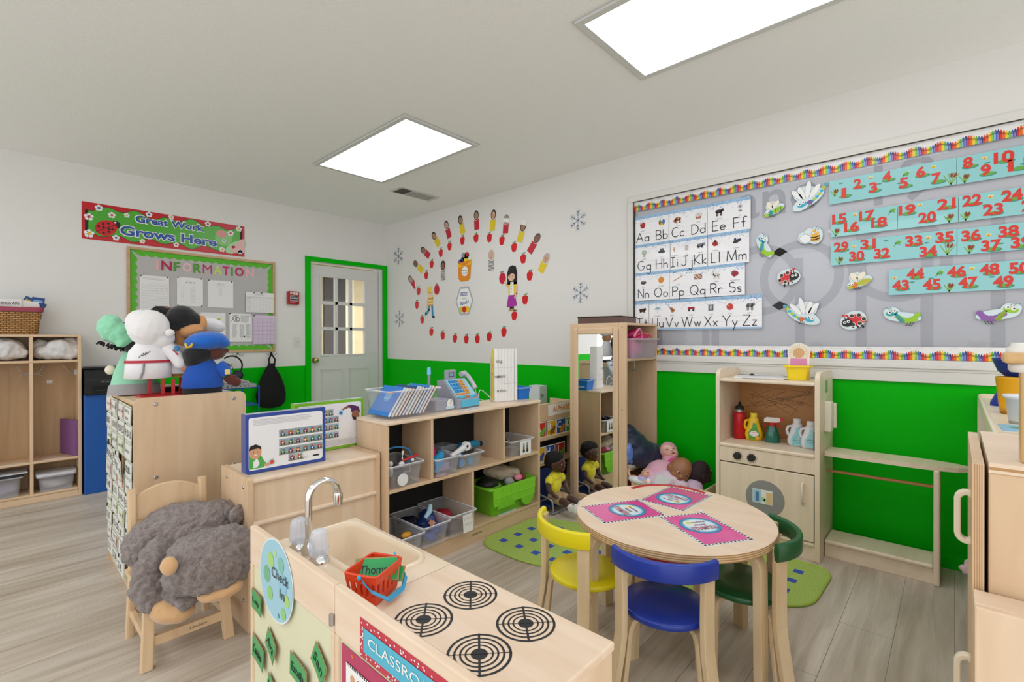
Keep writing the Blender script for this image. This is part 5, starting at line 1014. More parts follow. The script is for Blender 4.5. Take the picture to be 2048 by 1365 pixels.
def pic(b, k, u, w, s):          # the little picture above each letter pair, s = half size
    d = lambda x, y, r, h, r2=None, L=4, a=0: b.dc(u+x*s, w+y*s, r*s, c_(h), L, (r2 or r)*s, 14, a)
    p = lambda pts, h, L=4: b.P([(u+x*s, w+y*s) for x, y in pts], c_(h), L)
    n = lambda pts, h, t=.12, L=5: b.ln([(u+x*s, w+y*s) for x, y in pts], t*s, c_(h), L)
    if k == 'A': p([(-.6, .5), (0, .65), (.6, .5), (.7, 0), (.4, -.75), (-.4, -.75), (-.7, 0)], 'a3131c'); d(-.2, .4, .18, 'e8a08a', .1, 5); n([(0, .6), (.1, .95)], '5a3a1c')
    elif k == 'B':
        for i, h in enumerate(('2f5fae', 'e9e4d8', '4f9a3a', 'c91f2c', 'd8c81f', '3f74b8')): a0 = i*1.047; p([(0, 0)]+[(.8*cos(a0+j*.35), .8*sin(a0+j*.35)) for j in range(4)], h)
    elif k in 'CEZRKT':
        h = {'C': '9a5230', 'E': '3a2620', 'Z': '8d8d8f', 'R': 'd8d4cc', 'K': '77787c', 'T': '4a2c22'}[k]; d(0, .1, .75, h, .42); d(-.75 if k in 'CR' else .75, .3 if k != 'C' else -.3, .3, h, .34)
        for x in (-.5, -.25, .3, .55): n([(x, 0), (x+.04, -.85 if k not in 'TK' else -.45)], h, .2, 4)
        if k == 'R': n([(-.8, .5), (-.75, 1.1)], h, .14); n([(-.6, .5), (-.5, 1.05)], h, .14)
        if k == 'Z': [n([(x, -.2), (x+.1, .45)], '2a2a2c', .09) for x in (-.5, -.25, 0, .25, .5)]
        if k == 'C': d(.1, .2, .3, 'c98a62', .2, 5)
    elif k == 'D': p([(-.7, .2), (.7, .2), (.6, -.7), (-.6, -.7)], 'b07a62'); d(0, .2, .72, 'd9d5d0', .45, 5); n([(-.3, .1), (.1, .5)], '8a8480', .06, 6); n([(0, .0), (.35, .45)], '8a8480', .06, 6)
    elif k == 'F': d(0, .4, .5, 'c9c9cb', .45); d(0, .4, .2, '6a6a6e', .2, 5); d(0, -.5, .4, '8d8d90', .2)
    elif k == 'G': d(0, .15, .6, '9fb8a8'); d(.1, .2, .25, 'c9cda0', .3, 5); p([(-.3, -.9), (.3, -.9), (.1, -.5), (-.1, -.5)], 'a98a62')
    elif k == 'H': d(0, -.2, .95, '4a4a4e', .32); p([(-.5, -.1), (-.4, .55), (.4, .6), (.5, -.1)], '5a5a5e', 5); n([(-.5, -.02), (.5, -.02)], '1f1f22', .16, 6)
    elif k == 'I': p([(-.25, 0), (.25, 0), (0, -.9)], 'c99a62'); d(0, .3, .35, 'e6c6b0')
    elif k == 'J': p([(-.45, .5), (.45, .5), (.5, -.7), (-.5, -.7)], 'c9c2ba'); p([(-.4, .7), (.4, .7), (.4, .5), (-.4, .5)], 'a59a8c')
    elif k == 'L': d(0, 0, .62, 'c92b1c', .52); d(.0, .55, .3, '1f1a1a', .22); [d(x, y, .12, '1a1414', None, 5) for x, y in ((-.3, .1), (.3, .1), (-.1, -.25), (.25, -.25))]; n([(-.7, .5), (.7, -.6)], '1a1414', .06)
    elif k == 'M': d(.1, 0, .9, '2f2a34', .36, 4, .35); d(-.3, .4, .3, '2f2a34', .2, 4, .9)
    elif k == 'N': d(0, -.3, .75, '3a2a20', .42); d(0, -.05, .4, '8d7a62', .16, 5)
    elif k == 'O': d(0, 0, .72, 'e08a1c'); d(-.2, .25, .2, 'f0b45a', .14, 5)
    elif k == 'P': n([(-1.1, -.5), (1.1, .65)], 'c9822c', .16); n([(-1.3, -.62), (-1.1, -.5)], '3a2a20', .1)
    elif k == 'Q':
        p([(-.9, -.6), (.9, -.6), (.9, .6), (-.9, .6)], '8a6a4f')
        for i in range(6):
            for j in range(4): p([(-.84+i*.29, -.54+j*.28), (-.6+i*.29, -.54+j*.28), (-.6+i*.29, -.3+j*.28), (-.84+i*.29, -.3+j*.28)], ('c9b59a', 'a3493a', 'e6dcc8')[(i+j) % 3], 5)
    elif k == 'S': p([(-.75, .3), (-.3, .65), (.4, .5), (.8, .0), (.5, -.45), (-.2, -.75), (-.7, -.3)], '9a1f3a'); p([(-.9, .1), (-.6, .6), (-.5, .1)], '5a8a3a', 5)
    elif k == 'U': p([(-.85, .1), (-.5, .55), (0, .7), (.5, .55), (.85, .1)], '8fb8bf'); n([(0, .1), (0, -.8)], '8a8d90', .07)
    elif k == 'V': d(.2, -.3, .5, 'b9742c', .38, 4, .7); d(-.15, .1, .36, 'b9742c', .28, 4, .7); n([(-.3, .2), (-.8, .75)], '4a2c18', .14); n([(.4, -.5), (-.3, .25)], '3a2414', .07)
    elif k == 'W': p([(-.8, .35), (.8, .35), (.75, -.2), (-.7, -.2)], 'b92430'); [d(x, -.4, .25, '2a2224') for x in (-.45, .5)]; n([(-.75, .1), (.75, .1)], '7a1822', .08)
    elif k == 'X': p([(-.65, -.8), (.65, -.8), (.65, .8), (-.65, .8)], '5a5d62'); d(0, 0, .35, 'a9adb3', .65, 5); n([(0, -.7), (0, .7)], 'e0e2e4', .14, 6)
    elif k == 'Y': d(0, 0, .7, 'c93a34'); d(-.2, .25, .2, 'e88a80', .14, 5); n([(.6, -.4), (1, -.6)], 'b9b2aa', .06)
WORD = dict(A='apple', B='ball', C='cow', D='drum', E='elephant', F='fan', G='globe', H='hat', I='ice cream', J='jar', K='kitten', L='ladybug', M='mitten', N='nest', O='orange', P='pencil', Q='quilt', R='rabbit', S='strawberry', T='turtle', U='umbrella', V='violin', W='wagon', X='x-ray', Y='yo-yo', Z='zebra')
def bx(x, y): return rw(1250+x/3.4116, 340+y/3.4116)
ABC = [([(70, 300), (300, 562), (562, 860)], (1.927, 2.145), [('A', 120), ('B', 250), ('C', 360), ('D', 500), ('E', 640), ('F', 785)], .208), ([(68, 308), (308, 565), (565, 850)], (1.71, 1.93), [('G', 130), ('H', 250), ('I', 335), ('J', 420), ('K', 512), ('L', 615), ('M', 760)], .208), ([(68, 303), (303, 820)], (1.497, 1.712), [('N', 125), ('O', 245), ('P', 362), ('Q', 498), ('R', 622), ('S', 750)], .2), ([(68, 163), (163, 938)], (1.269, 1.492), [('T', 115), ('U', 222), ('V', 320), ('W', 450), ('X', 585), ('Y', 715), ('Z', 850)], .21)]
SPK = [mt(c) for c in ('6f9fd0', '9cc0e0', '4f86c2', 'bcd6ea')]
for ri, (panels, (z0, z1), ls_, hh) in enumerate(ABC):
    for xa, xb in panels:
        ya, yb = bx(xa, 400)[0], bx(xb, 400)[0]; w = ya-yb-.003; h = z1-z0; b = B(lay=.0004); b.rc(0, 0, w, h, mt('f3f3f5', .25, coat=.3), 0); r = random.Random(int(xa)+ri)
        b.rc(0, h*.9, w, h, SPK[1], 1)
        if ri == 3: b.rc(0, 0, w, .012, SPK[1], 1)
        for i in range(int(w*620)):
            u = r.uniform(.004, w-.004); q = abs(r.gauss(0, .11)); v = h*(1-min(q, .36))-.004; e = r.uniform(.0012, .0032); b.rc(u-e, v-e*.6, u+e, v+e*.6, SPK[i % 4], 2)
        ls2 = [(c, x) for c, x in ls_ if xa <= x < xb]
        for q in (.08, .235, .39): b.rc(.004, h*q, w-.004, h*q+.0008, mt('b9bcc4'), 1)
        for c, x in ls2:
            u = ya-bx(x, 400)[0]; pen(b, c+c.lower(), u, h*.1, h*.31, mt('2b2c30'), .0055); pic(b, c, u, h*.68, h*.145 if c not in 'JXI' else h*.12); b.tx(WORD[c], u, h*.475, .014, mt('9a9ca2'), 3)
        t_ = ', '.join(c+c.lower() for c, _ in ls2); onwall('alphabet_strip', 'printed alphabet strip panel with %s on the window' % t_, 'alphabet strip', b, ya, z0, 0, 'alphabet strips on the window', -.003)
# number strips with lily pads
def nx(x, y): return rw(1640+x/2.7304, 220+y/2.7304)
TEAL = mt('8fcdcf', .3, coat=.3); NR = mt('d8301f', .35); PAD = mt('5fa83f', .4); PAD2 = mt('3f8f78', .4)
def reed(b, u, w, s):
    for k, a in enumerate((-.5, -.15, .2, .55)): b.ln([(u, w), (u+s*sin(a), w+s*cos(a))], .004, mt('7fae3a'), 1)
    for a in (.05, .35): b.dc(u+s*.8*sin(a), w+s*.8*cos(a), .005, mt('8a3a24'), 2, .013, 10, -a)
def frog(b, u, w, s): b.dc(u, w, s, PAD, 2, s*.6, 14, .3).dc(u+s*.6, w+s*.7, s*.45, mt('7fc04a'), 3).dc(u+s*.6, w+s, s*.16, WHITE, 4).dc(u+s*.9, w+s*.9, s*.16, WHITE, 4).ln([(u-s*.6, w-s*.2), (u-s*1.2, w-s*1.4)], s*.25, PAD, 2).ln([(u+s*.4, w-s*.3), (u+s*.7, w-s*1.1)], s*.2, PAD, 2)
def beelet(b, u, w, s): b.dc(u, w, s, mt('efc42a'), 2, s*.55, 12, -.4).dc(u-s*.4, w+s*.7, s*.8, mt('f0e2a0'), 1, s*.4, 10, .7).dc(u+s*.7, w+s*.5, s*.8, mt('f0e2a0'), 1, s*.4, 10, .5).ln([(u-.002, w-s*.5), (u+.002, w+s*.5)], s*.3, mt('c93a24'), 3)
NUM = [((50, 748), (2.002, 2.142), [(1, 130, 455), (2, 205, 405), (3, 290, 425), (4, 365, 365), (5, 457, 400), (6, 550, 340), (7, 635, 375)], [('r', 80, 450), ('f', 470, 350), ('b', 275, 372), ('b', 618, 312), ('R', 715, 395)]), ((748, 1300), (2.0, 2.14), [(8, 808, 290), (9, 905, 330), (10, 1005, 258), (11, 1085, 298), (12, 1180, 240)], [('b', 898, 265), ('r', 790, 380)]),
 ((58, 425), (1.806, 1.94), [(15, 105, 597), (16, 172, 640), (17, 255, 580), (18, 322, 615)], [('f', 395, 550), ('b', 190, 575), ('r', 85, 672)]), ((425, 757), (1.806, 1.94), [(19, 475, 548), (20, 585, 588), (21, 690, 515)], [('b', 545, 522), ('r', 705, 600)]), ((757, 1300), (1.805, 1.938), [(22, 830, 495), (23, 945, 545), (24, 1050, 467), (25, 1160, 520)], [('b', 930, 475), ('r', 795, 590)]),
 ((58, 750), (1.637, 1.772), [(29, 115, 750), (30, 200, 800), (31, 262, 735), (32, 337, 785), (33, 512, 717), (34, 590, 775), (35, 680, 697)], [('f', 425, 725), ('b', 185, 748), ('b', 590, 700), ('r', 105, 830), ('R', 695, 780)]), ((750, 1300), (1.634, 1.768), [(36, 825, 687), (37, 935, 742), (38, 1030, 665), (39, 1100, 725), (40, 1200, 650)], [('b', 920, 685), ('r', 815, 775)]),
 ((375, 1300), (1.444, 1.584), [(43, 440, 960), (44, 520, 897), (45, 610, 955), (46, 745, 885), (47, 808, 945), (48, 925, 873), (49, 1000, 940), (50, 1090, 865)], [('f', 655, 890), ('b', 405, 920), ('b', 830, 868), ('r', 705, 975)])]
for (xa, xb), (z0, z1), ns, ex in NUM:
    ya, yb = nx(xa, 500)[0], max(-.6, nx(xb, 500)[0]); w = ya-yb-.002; h = z1-z0; b = B(lay=.0004); b.rc(0, 0, w, h, TEAL, 0)
    for n_, x, y in ns:
        yy, zz = nx(x, y); u, v = ya-yy, zz-z0; b.dc(u+.008, v-.02, .032, PAD2, 1, .011, 16).dc(u+.006, v-.017, .027, PAD, 2, .009, 16); s_ = str(n_)
        fit(b, s_, u-(.019 if len(s_) == 1 else .036)+(.007 if n_ in (1,) else 0), u+(.019 if len(s_) == 1 else .036)-(.007 if n_ in (1,) else 0), v+.002, .058, NR, 3, .04)
    for k, x, y in ex:
        yy, zz = nx(x, y); u, v = ya-yy, zz-z0
        if k in 'rR': reed(b, u, max(.004, v-.025), .04 if k == 'r' else .06)
        elif k == 'f': frog(b, u, v, .014)
        else: beelet(b, u, v, .009)
    for i in range(3): b.dc(RN.uniform(.03, w-.03), RN.uniform(.02, h-.02), .012, PAD2, 0.5, .004, 10)
    onwall('number_strip', 'teal pond number strip showing %s to %s on the window' % (ns[0][0], ns[-1][0]) if ns[-1][0] not in (12, 25, 40) else 'teal pond number strip starting with %s, running out of the photo' % ns[0][0], 'number strip', b, ya, z0, 0, 'number strips on the window', -.003)
# insects
WG = mt('eef0ee', .3, coat=.4); EYE_ = lambda b, u, w, r: b.dc(u, w, r, WHITE, 6, n=12).dc(u+.002, w-.001, r*.4, BLACK, 7, n=8)
HALO = mt('d5e6ea', .35)
def bug(kind, fl=1, sc=.8, c1='9acb2f', c2='2a9a96', cols=None):
    b = B(lay=.0004); F = lambda u: u*fl
    def legs(us, w): [b.ln([(F(u), w), (F(u-.008), w-.018), (F(u-.016), w-.02)], .0035, BLACK, 4) for u in us]
    if kind == 'fly':
        b.dc(F(.01), .005, .075, HALO, 0, .036, 20, .35*fl).dc(F(-.01), .035, .045, HALO, .4, .04, 16)
        for u, w, a in ((-.025, .042, .5), (.018, .045, -.75)): b.dc(F(u), w, .022, mt('8d9088'), 1, .037, 16, a*fl).dc(F(u), w, .02, mt('efe9d4'), 2, .035, 16, a*fl)
        b.dc(F(.032), .0, .046, mt(c1), 3, .019, 20, .38*fl).dc(F(-.045), -.028, .022, mt(c1), 4, .018, 16, .3*fl).dc(F(-.018), -.018, .018, mt(c2), 5, .022, 14)
        for k in range(3): b.ln([(F(.02+k*.018), -.02+k*.006), (F(.016+k*.018), .012+k*.006)], .005, mt(cols or '5a7a3a'), 5)
        EYE_(b, F(-.055), -.018, .009); EYE_(b, F(-.035), -.012, .009); legs((-.01, .006, .02), -.03)
    elif kind == 'dragonfly':
        b.dc(0, 0, .12, HALO, 0, .05, 24, .55*fl).dc(F(-.02), .05, .08, HALO, .4, .06, 20)
        for u, w, a, l in ((-.075, .05, .75, .055), (-.045, .06, .35, .055), (.0, .08, -.12, .068), (.045, .06, -.6, .06)): b.dc(F(u), w, .021, mt('7d868c'), 1, l, 18, a*fl).dc(F(u), w, .019, WG, 2, l-.002, 18, a*fl)
        for k in range(7): b.dc(F(.03+k*.0145), -.012+k*.011+(.0012*k*k), .013, mt(('3fb2cf', 'b5cf3f')[k % 2]), 2.2+k*.1, .011, 12)
        b.dc(F(.012), -.02, .02, mt(c2), 4, .016, 14).dc(F(-.04), -.028, .034, mt('3fb0cc'), 4, .021, 16, .3*fl); EYE_(b, F(-.058), -.024, .013); EYE_(b, F(-.034), -.012, .013); legs((.01, .024, .04), -.034)
    elif kind == 'bee':
        b.dc(F(-.04), -.005, .055, HALO, 0, .05).dc(F(.02), 0, .05, HALO, .4, .065); b.dc(F(-.02), .03, .036, mt('8d9692'), 1, .034).dc(F(-.02), .03, .034, mt('d5e4e0', .3), 2, .032).dc(F(-.045), -.015, .04, mt('8d9692'), 2, .034, 16, -.3).dc(F(-.045), -.015, .038, WG, 3, .032, 16, -.3)
        b.dc(F(.022), -.02, .03, mt('efae2c'), 4, .028).dc(F(.02), .018, .026, mt('efae2c'), 5, .024)
        for k in range(2): b.ln([(F(-.006), -.012-k*.018), (F(.02), -.014-k*.018), (F(.05), -.004-k*.018)], .008, BLACK, 6)
        EYE_(b, F(.012), .02, .01); EYE_(b, F(.036), .028, .009); b.ln([(F(.02), .042), (F(.028), .06), (F(.036), .066)], .003, mt('3a4a4a'), 4).ln([(F(.034), .04), (F(.048), .054), (F(.058), .05)], .003, mt('3a4a4a'), 4)
    elif kind == 'hopper':
        b.dc(0, -.005, .1, HALO, 0, .034, 22, -.12*fl).dc(F(-.06), .03, .046, HALO, .4, .036)
        pts = [(-.03, .0), (.0, -.022), (.03, -.03), (.06, -.02), (.08, .008)]
        for i, ((u, w), r) in enumerate(zip(pts, (.012, .017, .02, .02, .016))): b.dc(F(u), w, r, mt(c1), 2.2+i*.25, r, 14)
        for i, ((u, w), (u2, w2)) in enumerate(zip(pts, pts[1:])): b.ln([(F(u), w), (F(u2), w2)], .03, mt(c1), 2.3+i*.25)
        b.P([(F(-.045), .018), (F(-.03), .02), (F(.014), -.03), (F(.0), -.045), (F(-.018), -.036)], mt(c2), 4).ln([(F(-.03), .0), (F(.0), -.04)], .004, mt('7a8a3a'), 5)
        b.dc(F(-.058), .024, .034, mt(cols), 4, .02, 18, .25*fl); EYE_(b, F(-.07), .03, .013); EYE_(b, F(-.044), .04, .013)
        for q in (0, 1): b.ln([(F(-.07+q*.02), .044), (F(-.085+q*.02), .062), (F(-.1+q*.02), .056)], .0022, mt('5a6a72'), 4)
        legs((.03, .044, .058), -.044)
    else:
        b.dc(0, 0, .082, HALO, 0, .064, 24, .5*fl); rd = mt('d5202a', .35); b.P([(F(u), w) for u, w in ((-.045, .0), (-.02, .04), (.03, .045), (.07, .015), (.078, -.012), (.04, -.03), (.0, -.045), (-.03, -.03))], rd, 2)
        for u, w in ((-.008, .032), (.035, .036), (.064, .008), (.04, -.022), (.0, -.032)): b.dc(F(u), w, .016, mt('f0e6cf'), 3).dc(F(u), w, .0125, mt('3a3a3c'), 4)
        b.dc(F(-.035), -.018, .034, BLACK, 5, .029, 16); EYE_(b, F(-.05), -.016, .0105); EYE_(b, F(-.028), -.008, .0105)
        for q in (0, 1): b.ln([(F(-.045+q*.02), .005), (F(-.056+q*.02), .03)], .005, BLACK, 4).dc(F(-.058+q*.02), .034, .009, mt('d5303a'), 5)
        for u in (-.01, .02, .05): b.ln([(F(u), -.035), (F(u+.012), -.052)], .011, BLACK, 1)
    b.v = [(x*sc, y, z*sc) for x, y, z in b.v]
    return b
BUGS = [('fly', 1546, 421, 0, dict(c1='9acb2f', c2='1f9a86'), 'green striped fly cutout at the top left of the insects'), ('dragonfly', 1616, 400, 0, dict(c2='7a5f9a'), 'dragonfly cutout with raised wings at the top of the window'), ('bee', 1624, 472, 0, {}, 'orange and black bee cutout on the window'), ('hopper', 1529, 494, .9, dict(c1='9acb2f', c2='2f9fb5', cols='3fa8b5'), 'teal and lime caterpillar-like hopper cutout beside the alphabet'), ('lady', 1577, 554, -.5, dict(fl=-1), 'red ladybug cutout facing right, upper one'), ('dragonfly', 1606, 633, -.1, dict(fl=-1, c2='d9703a'), 'dragonfly cutout with wings swept left, lower one'), ('fly', 1716, 565, 0, dict(c1='b5c53a', c2='e07a2c', cols='e0b040'), 'yellow-green fly cutout with an orange collar'), ('lady', 1706, 641, 0, {}, 'red ladybug cutout facing left, lower one'), ('hopper', 1805, 633, 0, dict(c1='9acb2f', c2='2f9fa5', cols='2fa5a0'), 'grasshopper cutout with a teal head'), ('hopper', 1995, 628, 0, dict(fl=-1, c1='8f5fa8', c2='8fb02f', cols='9acb2f'), 'grasshopper cutout with a purple tail at the right')]
for kind, px, py, tilt, kw, lab in BUGS:
    y, z = rw(px, py); onwall('insect_cutout', lab, 'insect cutout', bug(kind, **kw), y, z, tilt, 'insect cutouts on the window', -.003)
# ---------------------------------------------------------------- toy shelf contents
def curve_tube(b, pts, r, m, n=8, k=6):     # smooth tube through points
    P = [V(p) for p in pts]; o = []
    for i in range(len(P)-1):
        p0, p1, p2, p3 = P[max(i-1, 0)], P[i], P[i+1], P[min(i+2, len(P)-1)]
        for j in range(k):
            t = j/k; o.append(.5*((2*p1)+(p2-p0)*t+(2*p0-5*p1+4*p2-p3)*t*t+(3*p1-p0-3*p2+p3)*t**3))
    return b.tube(o+[P[-1]], r, m, n)
SH = .443; GB_ = 'clear bins on the toy shelf'
tote('plastic_bin', 'clear bin of doctor toys in the upper left shelf compartment', (1.465, 2.21, SH), .20, .25, .115, group=GB_)
st_ = thing('stethoscope', 'toy stethoscope with blue tubing hanging over the doctor bin', 'toy', (1.465, 2.16, SH))
b = B(); curve_tube(b, [(-.09, .06, .1), (-.06, .08, .15), (.02, .07, .175), (.085, .04, .16), (.08, .0, .12), (.03, -.02, .1)], .005, mt('3a8fd0', .35)); part(st_, 'tubing', b, label='bright blue tubing')
part(st_, 'chest_piece', B().lathe([(.03, -.004), (.032, 0), (.03, .004)], mt('e9e9ea', .35), (-.04, -.095, .045), 20, rot('X', PI/2)))
b = B(); curve_tube(b, [(-.06, -.08, .05), (-.0, -.06, .07), (.05, -.03, .06), (.08, .02, .09)], .004, mt('a9a6c4', .4)); part(st_, 'cord', b)
solo('toy_thermometer', 'red and white toy thermometer on top of the doctor bin', 'toy', B().tube([(-.05, 0, 0), (.03, .0, .012)], .007, mt('c9202c', .35)).tube([(.03, 0, .012), (.05, 0, .016)], .005, mt('c9202c'), 8).tube([(-.05, 0, 0), (-.02, .04, .03)], .004, WHITE, 8).ell((-.018, .042, .034), .008, WHITE).ell((.0, -.02, .0), .009, WHITE), (1.51, 2.12, SH+.125))
b = B(); [b.ell((RN.uniform(-.07, .05), RN.uniform(-.08, .08), RN.uniform(.02, .1)), (RN.uniform(.02, .035), RN.uniform(.02, .04), .02), BLACK, rot('Z', RN.uniform(0, 3))) for _ in range(9)]
solo('toy_medical_kit', 'black toy doctor instruments piled in the doctor bin', 'toys', b, (1.45, 2.22, SH+.01))
b = B().ell((0, 0, .03), (.014, .014, .03), mt('b9babd', .3)).ell((.0, 0, .07), .014, mt('d5d6d8', .3)); solo('toy_otoscope', 'grey toy ear scope standing in the doctor bin', 'toy', b, (1.395, 2.13, SH+.05))
b = B().ell((0, 0, 0), (.018, .014, .014), mt('e8e8ea', .3)).tube([(.01, 0, 0), (.03, .02, .035)], .008, BLACK); solo('toy_syringe', 'white and black toy syringe lying on the doctor bin', 'toy', b, (1.455, 2.12, SH+.11))
tote('plastic_bin', 'clear bin with pink and blue tools, left one in the middle compartment', (1.735, 2.20, SH), .165, .25, .10, group=GB_)
tote('plastic_bin', 'clear bin with a toy drill, right one in the middle compartment', (1.935, 2.22, SH), .175, .24, .085, group=GB_)
b = B().tube([(0, 0, 0), (-.01, .01, .06), (-.015, .015, .10)], [.016, .015, .018], mt('d51f7a', .35), 12).ell((-.015, .015, .10), .018, mt('d51f7a', .35)).box((-.012, -.012, -.03), (.02, .02, .0), mt('b8a7c9')); solo('toy_hairdryer', 'hot pink toy handle standing up in the left tool bin', 'toy', b, (1.75, 2.22, SH+.07))
b = B(); b.fr((0, 0, 0)); b.prism([(0, 0), (.05, .0), (.06, .075), (.04, .09), (-.01, .05)], mt('2f9fd8', .35), 0, .02); [b.ell((.052+.001*i, -.01, .01+i*.009), .006, mt('1f86c2')) for i in range(8)]; solo('toy_saw', 'light blue toy saw at the left of the tool bin', 'toy', b, (1.672, 2.13, SH+.045))
b = B().tube([(0, 0, 0), (.06, .0, .02), (.1, 0, .035)], [.012, .016, .02], mt('e3e4e6', .3), 12).lathe([(.026, -.012), (.026, .012)], mt('eceded', .3), (.115, 0, .04), 18, rot('X', PI/2)).lathe([(.008, -.0135), (.008, .0135)], DK, (.115, 0, .04), 12, rot('X', PI/2)); solo('toy_wrench', 'white toy wrench bridging the two tool bins', 'toy', b, (1.79, 2.12, SH+.09))
b = B().tube([(0, 0, 0), (.12, 0, .0)], .026, mt('0f6f94', .3), 14).tube([(.12, 0, 0), (.15, 0, 0)], [.026, .018], mt('0f6f94', .3), 14).tube([(.15, 0, 0), (.175, 0, -.004)], .016, BLACK, 12).tube([(.175, 0, -.004), (.19, 0, -.006)], .012, mt('1f8fb5'), 12).tube([(.02, 0, 0), (.0, .0, -.06)], .018, mt('0f5f84', .3), 12).ell((.06, -.024, -.008), (.02, .006, .012), mt('b98a6a')); solo('toy_drill', 'teal blue toy drill lying on the right tool bin', 'toy', b, (1.9, 2.17, SH+.115))
solo('clear_box', 'clear plastic box lid lying behind the toy wrench', 'lid', B().box((0, 0, 0), (.12, .1, .035), glassy('clear_lid', 'cfd6dd', .3, .1)), (1.80, 2.225, SH+.09), .1, bev=.004)
for x, c, lab in ((1.70, '4aa5dd', 'light blue toy wheel seen through the left tool bin'), (1.885, '3f9fdc', 'blue toy ring in the right tool bin, left one'), (1.955, '3fa5d0', 'blue toy ring in the right tool bin, right one')):
    solo('toy_ring', lab, 'toy', B().lathe([(.022, -.008), (.024, 0), (.022, .008)], mt(c, .35), n=18, R=rot('X', PI/2)), (x, 2.14, SH+.032))
solo('toy_part', 'purple toy part seen through the left tool bin', 'toy', B().box((-.04, -.03, 0), (.04, .05, .05), mt('b79ac4', .4)), (1.755, 2.17, SH+.008), bev=.008)
b = B((0, 0, 0), 'f'); b.dc(0, 0, .06, mt('d9a7a0'), 0, .03, 20); [b.dc(RN.uniform(-.05, .05), RN.uniform(-.02, .02), .008, mt(c), 1, n=8) for c in ('c93a3a', '6a8fc2', 'e9e4e0', 'c93a3a', '8a4a5a')]; solo('bin_sticker', 'round printed picture label lying in front of the left tool bin', 'label', b, (1.70, 2.105, SH+.003))
tote('plastic_bin', 'clear shoe bin with a picture label, in the right shelf compartment', (2.37, 2.2, SH), .215, .23, .1, group=GB_)
b = B(); b.box((0, -.001, 0), (.11, 0, .098), PAPER); b.fr((0, -.001, 0)); [(b.P([(u, .03), (u+.018, .03), (u+.016, .075), (u+.003, .075)], mt('6a6c70'), 1), b.dc(u+.009, .025, .011, DK, 2), b.dc(u+.009, .065, .006, mt('a3a5a8'), 2)) for u in (.028, .062)]
solo('picture_label', 'white label with a pair of shoes stuck on the shoe bin', 'label', b, (2.335, 2.078, SH+.002))
b = B()
for i in range(5): b.ell((RN.uniform(-.06, .02), RN.uniform(-.06, .06), RN.uniform(.03, .09)), (.045, .02, .02), mt('1d1d20', .35), rot('Z', RN.uniform(-1, 1))); b.box((-.05+i*.012, -.02, .08), (-.046+i*.012, .05, .1), mt('7d7f83', .4), rot('Y', .4))
solo('doll_shoes', 'black doll shoes heaped in the shoe bin', 'shoes', b, (2.33, 2.2, SH+.01))
ZB = .1
tote('plastic_bin', 'clear bin at the lower left, mostly behind the play sink', (1.455, 2.18, ZB), .15, .29, .10, group=GB_)
tote('plastic_bin', 'clear bin of blue dressing-up things in the lower left compartment', (1.62, 2.185, ZB), .17, .30, .115, group=GB_)
tote('plastic_bin', 'clear bin with a drawn label in the lower left compartment', (1.81, 2.185, ZB), .175, .30, .125, group=GB_)
r = random.Random(21)
for i, (x, y, z, s, c, lab) in enumerate(((1.60, 2.26, .17, .055, '10132a', 'black wig in the blue dressing-up bin'), (1.66, 2.2, .185, .06, '12306f', 'dark blue shiny cloth heaped in the dressing-up bin'), (1.59, 2.14, .16, .045, '0d2350', 'navy cloth at the front of the dressing-up bin'), (1.67, 2.12, .15, .045, '1f4fa0', 'bright blue cloth at the front right of the dressing-up bin'), (1.62, 2.09, .135, .04, '2a55a8', 'blue bundle pressed against the dressing-up bin front'))):
    b = B(); [b.ell((r.uniform(-.5, .5)*s, r.uniform(-.6, .6)*s, r.uniform(-.3, .3)*s), (s*.7, s*.8, s*.55), mt(c, .35)) for _ in range(4)]
    solo('cloth_bundle', lab, 'cloth', b, (x, y, z), 0, 'cloths in the dressing-up bin', remesh=.006, smooth=2, disp=(.02, .03))
b = B(); b.fr((0, 0, 0), 'f'); b.prism([(.03*cos(i*PI/6)*(1 if i % 2 else .6), .022*sin(i*PI/6)*(1 if i % 2 else .6)) for i in range(12)], mt('c98f6a', .3, .4), 0, .004); o = solo('star_badge', 'bronze star badge lying on the blue cloth', 'badge', b, (1.625, 2.085, .205), .3); o.rotation_euler = (.7, 0, .2)
solo('toy_wand', 'white and blue tinsel wand on the dressing-up bin', 'toy', B().tube([(0, 0, 0), (.03, .0, .03), (.05, .02, .055)], [.012, .016, .012], mt('a9cfe0', .2)), (1.63, 2.15, .215))
solo('toy_lemon', 'orange toy piece in the bin behind the play sink', 'toy', B().ell((0, 0, 0), (.03, .02, .015), mt('d99a2c', .4)), (1.47, 2.1, .185))
heap('cloth_bundle', 'red cloth at the back of the labelled bin', (1.81, 2.24, ZB+.01), (.14, .12, .09), 'a3182c', 5)
heap('cloth_bundle', 'dark brown patterned cloth at the front of the labelled bin', (1.79, 2.1, ZB+.006), (.12, .09, .08), '5a3f3a', 6)
b = B(); b.box((0, -.001, 0), (.075, 0, .1), PAPER); b.fr((0, -.001, 0)); [b.ring(.018+.02*(i % 3), .075-.03*(i//3), .006, .0075, GY, 1, 10) for i in range(6)]; b.ln([(.01, .03), (.03, .05), (.05, .028), (.068, .05)], .001, GY, 1); o = solo('picture_label', 'white line-drawn label on the lower middle bin', 'label', b, (1.80, 2.026, ZB+.012)); o.rotation_euler = (-.06, 0, .04)
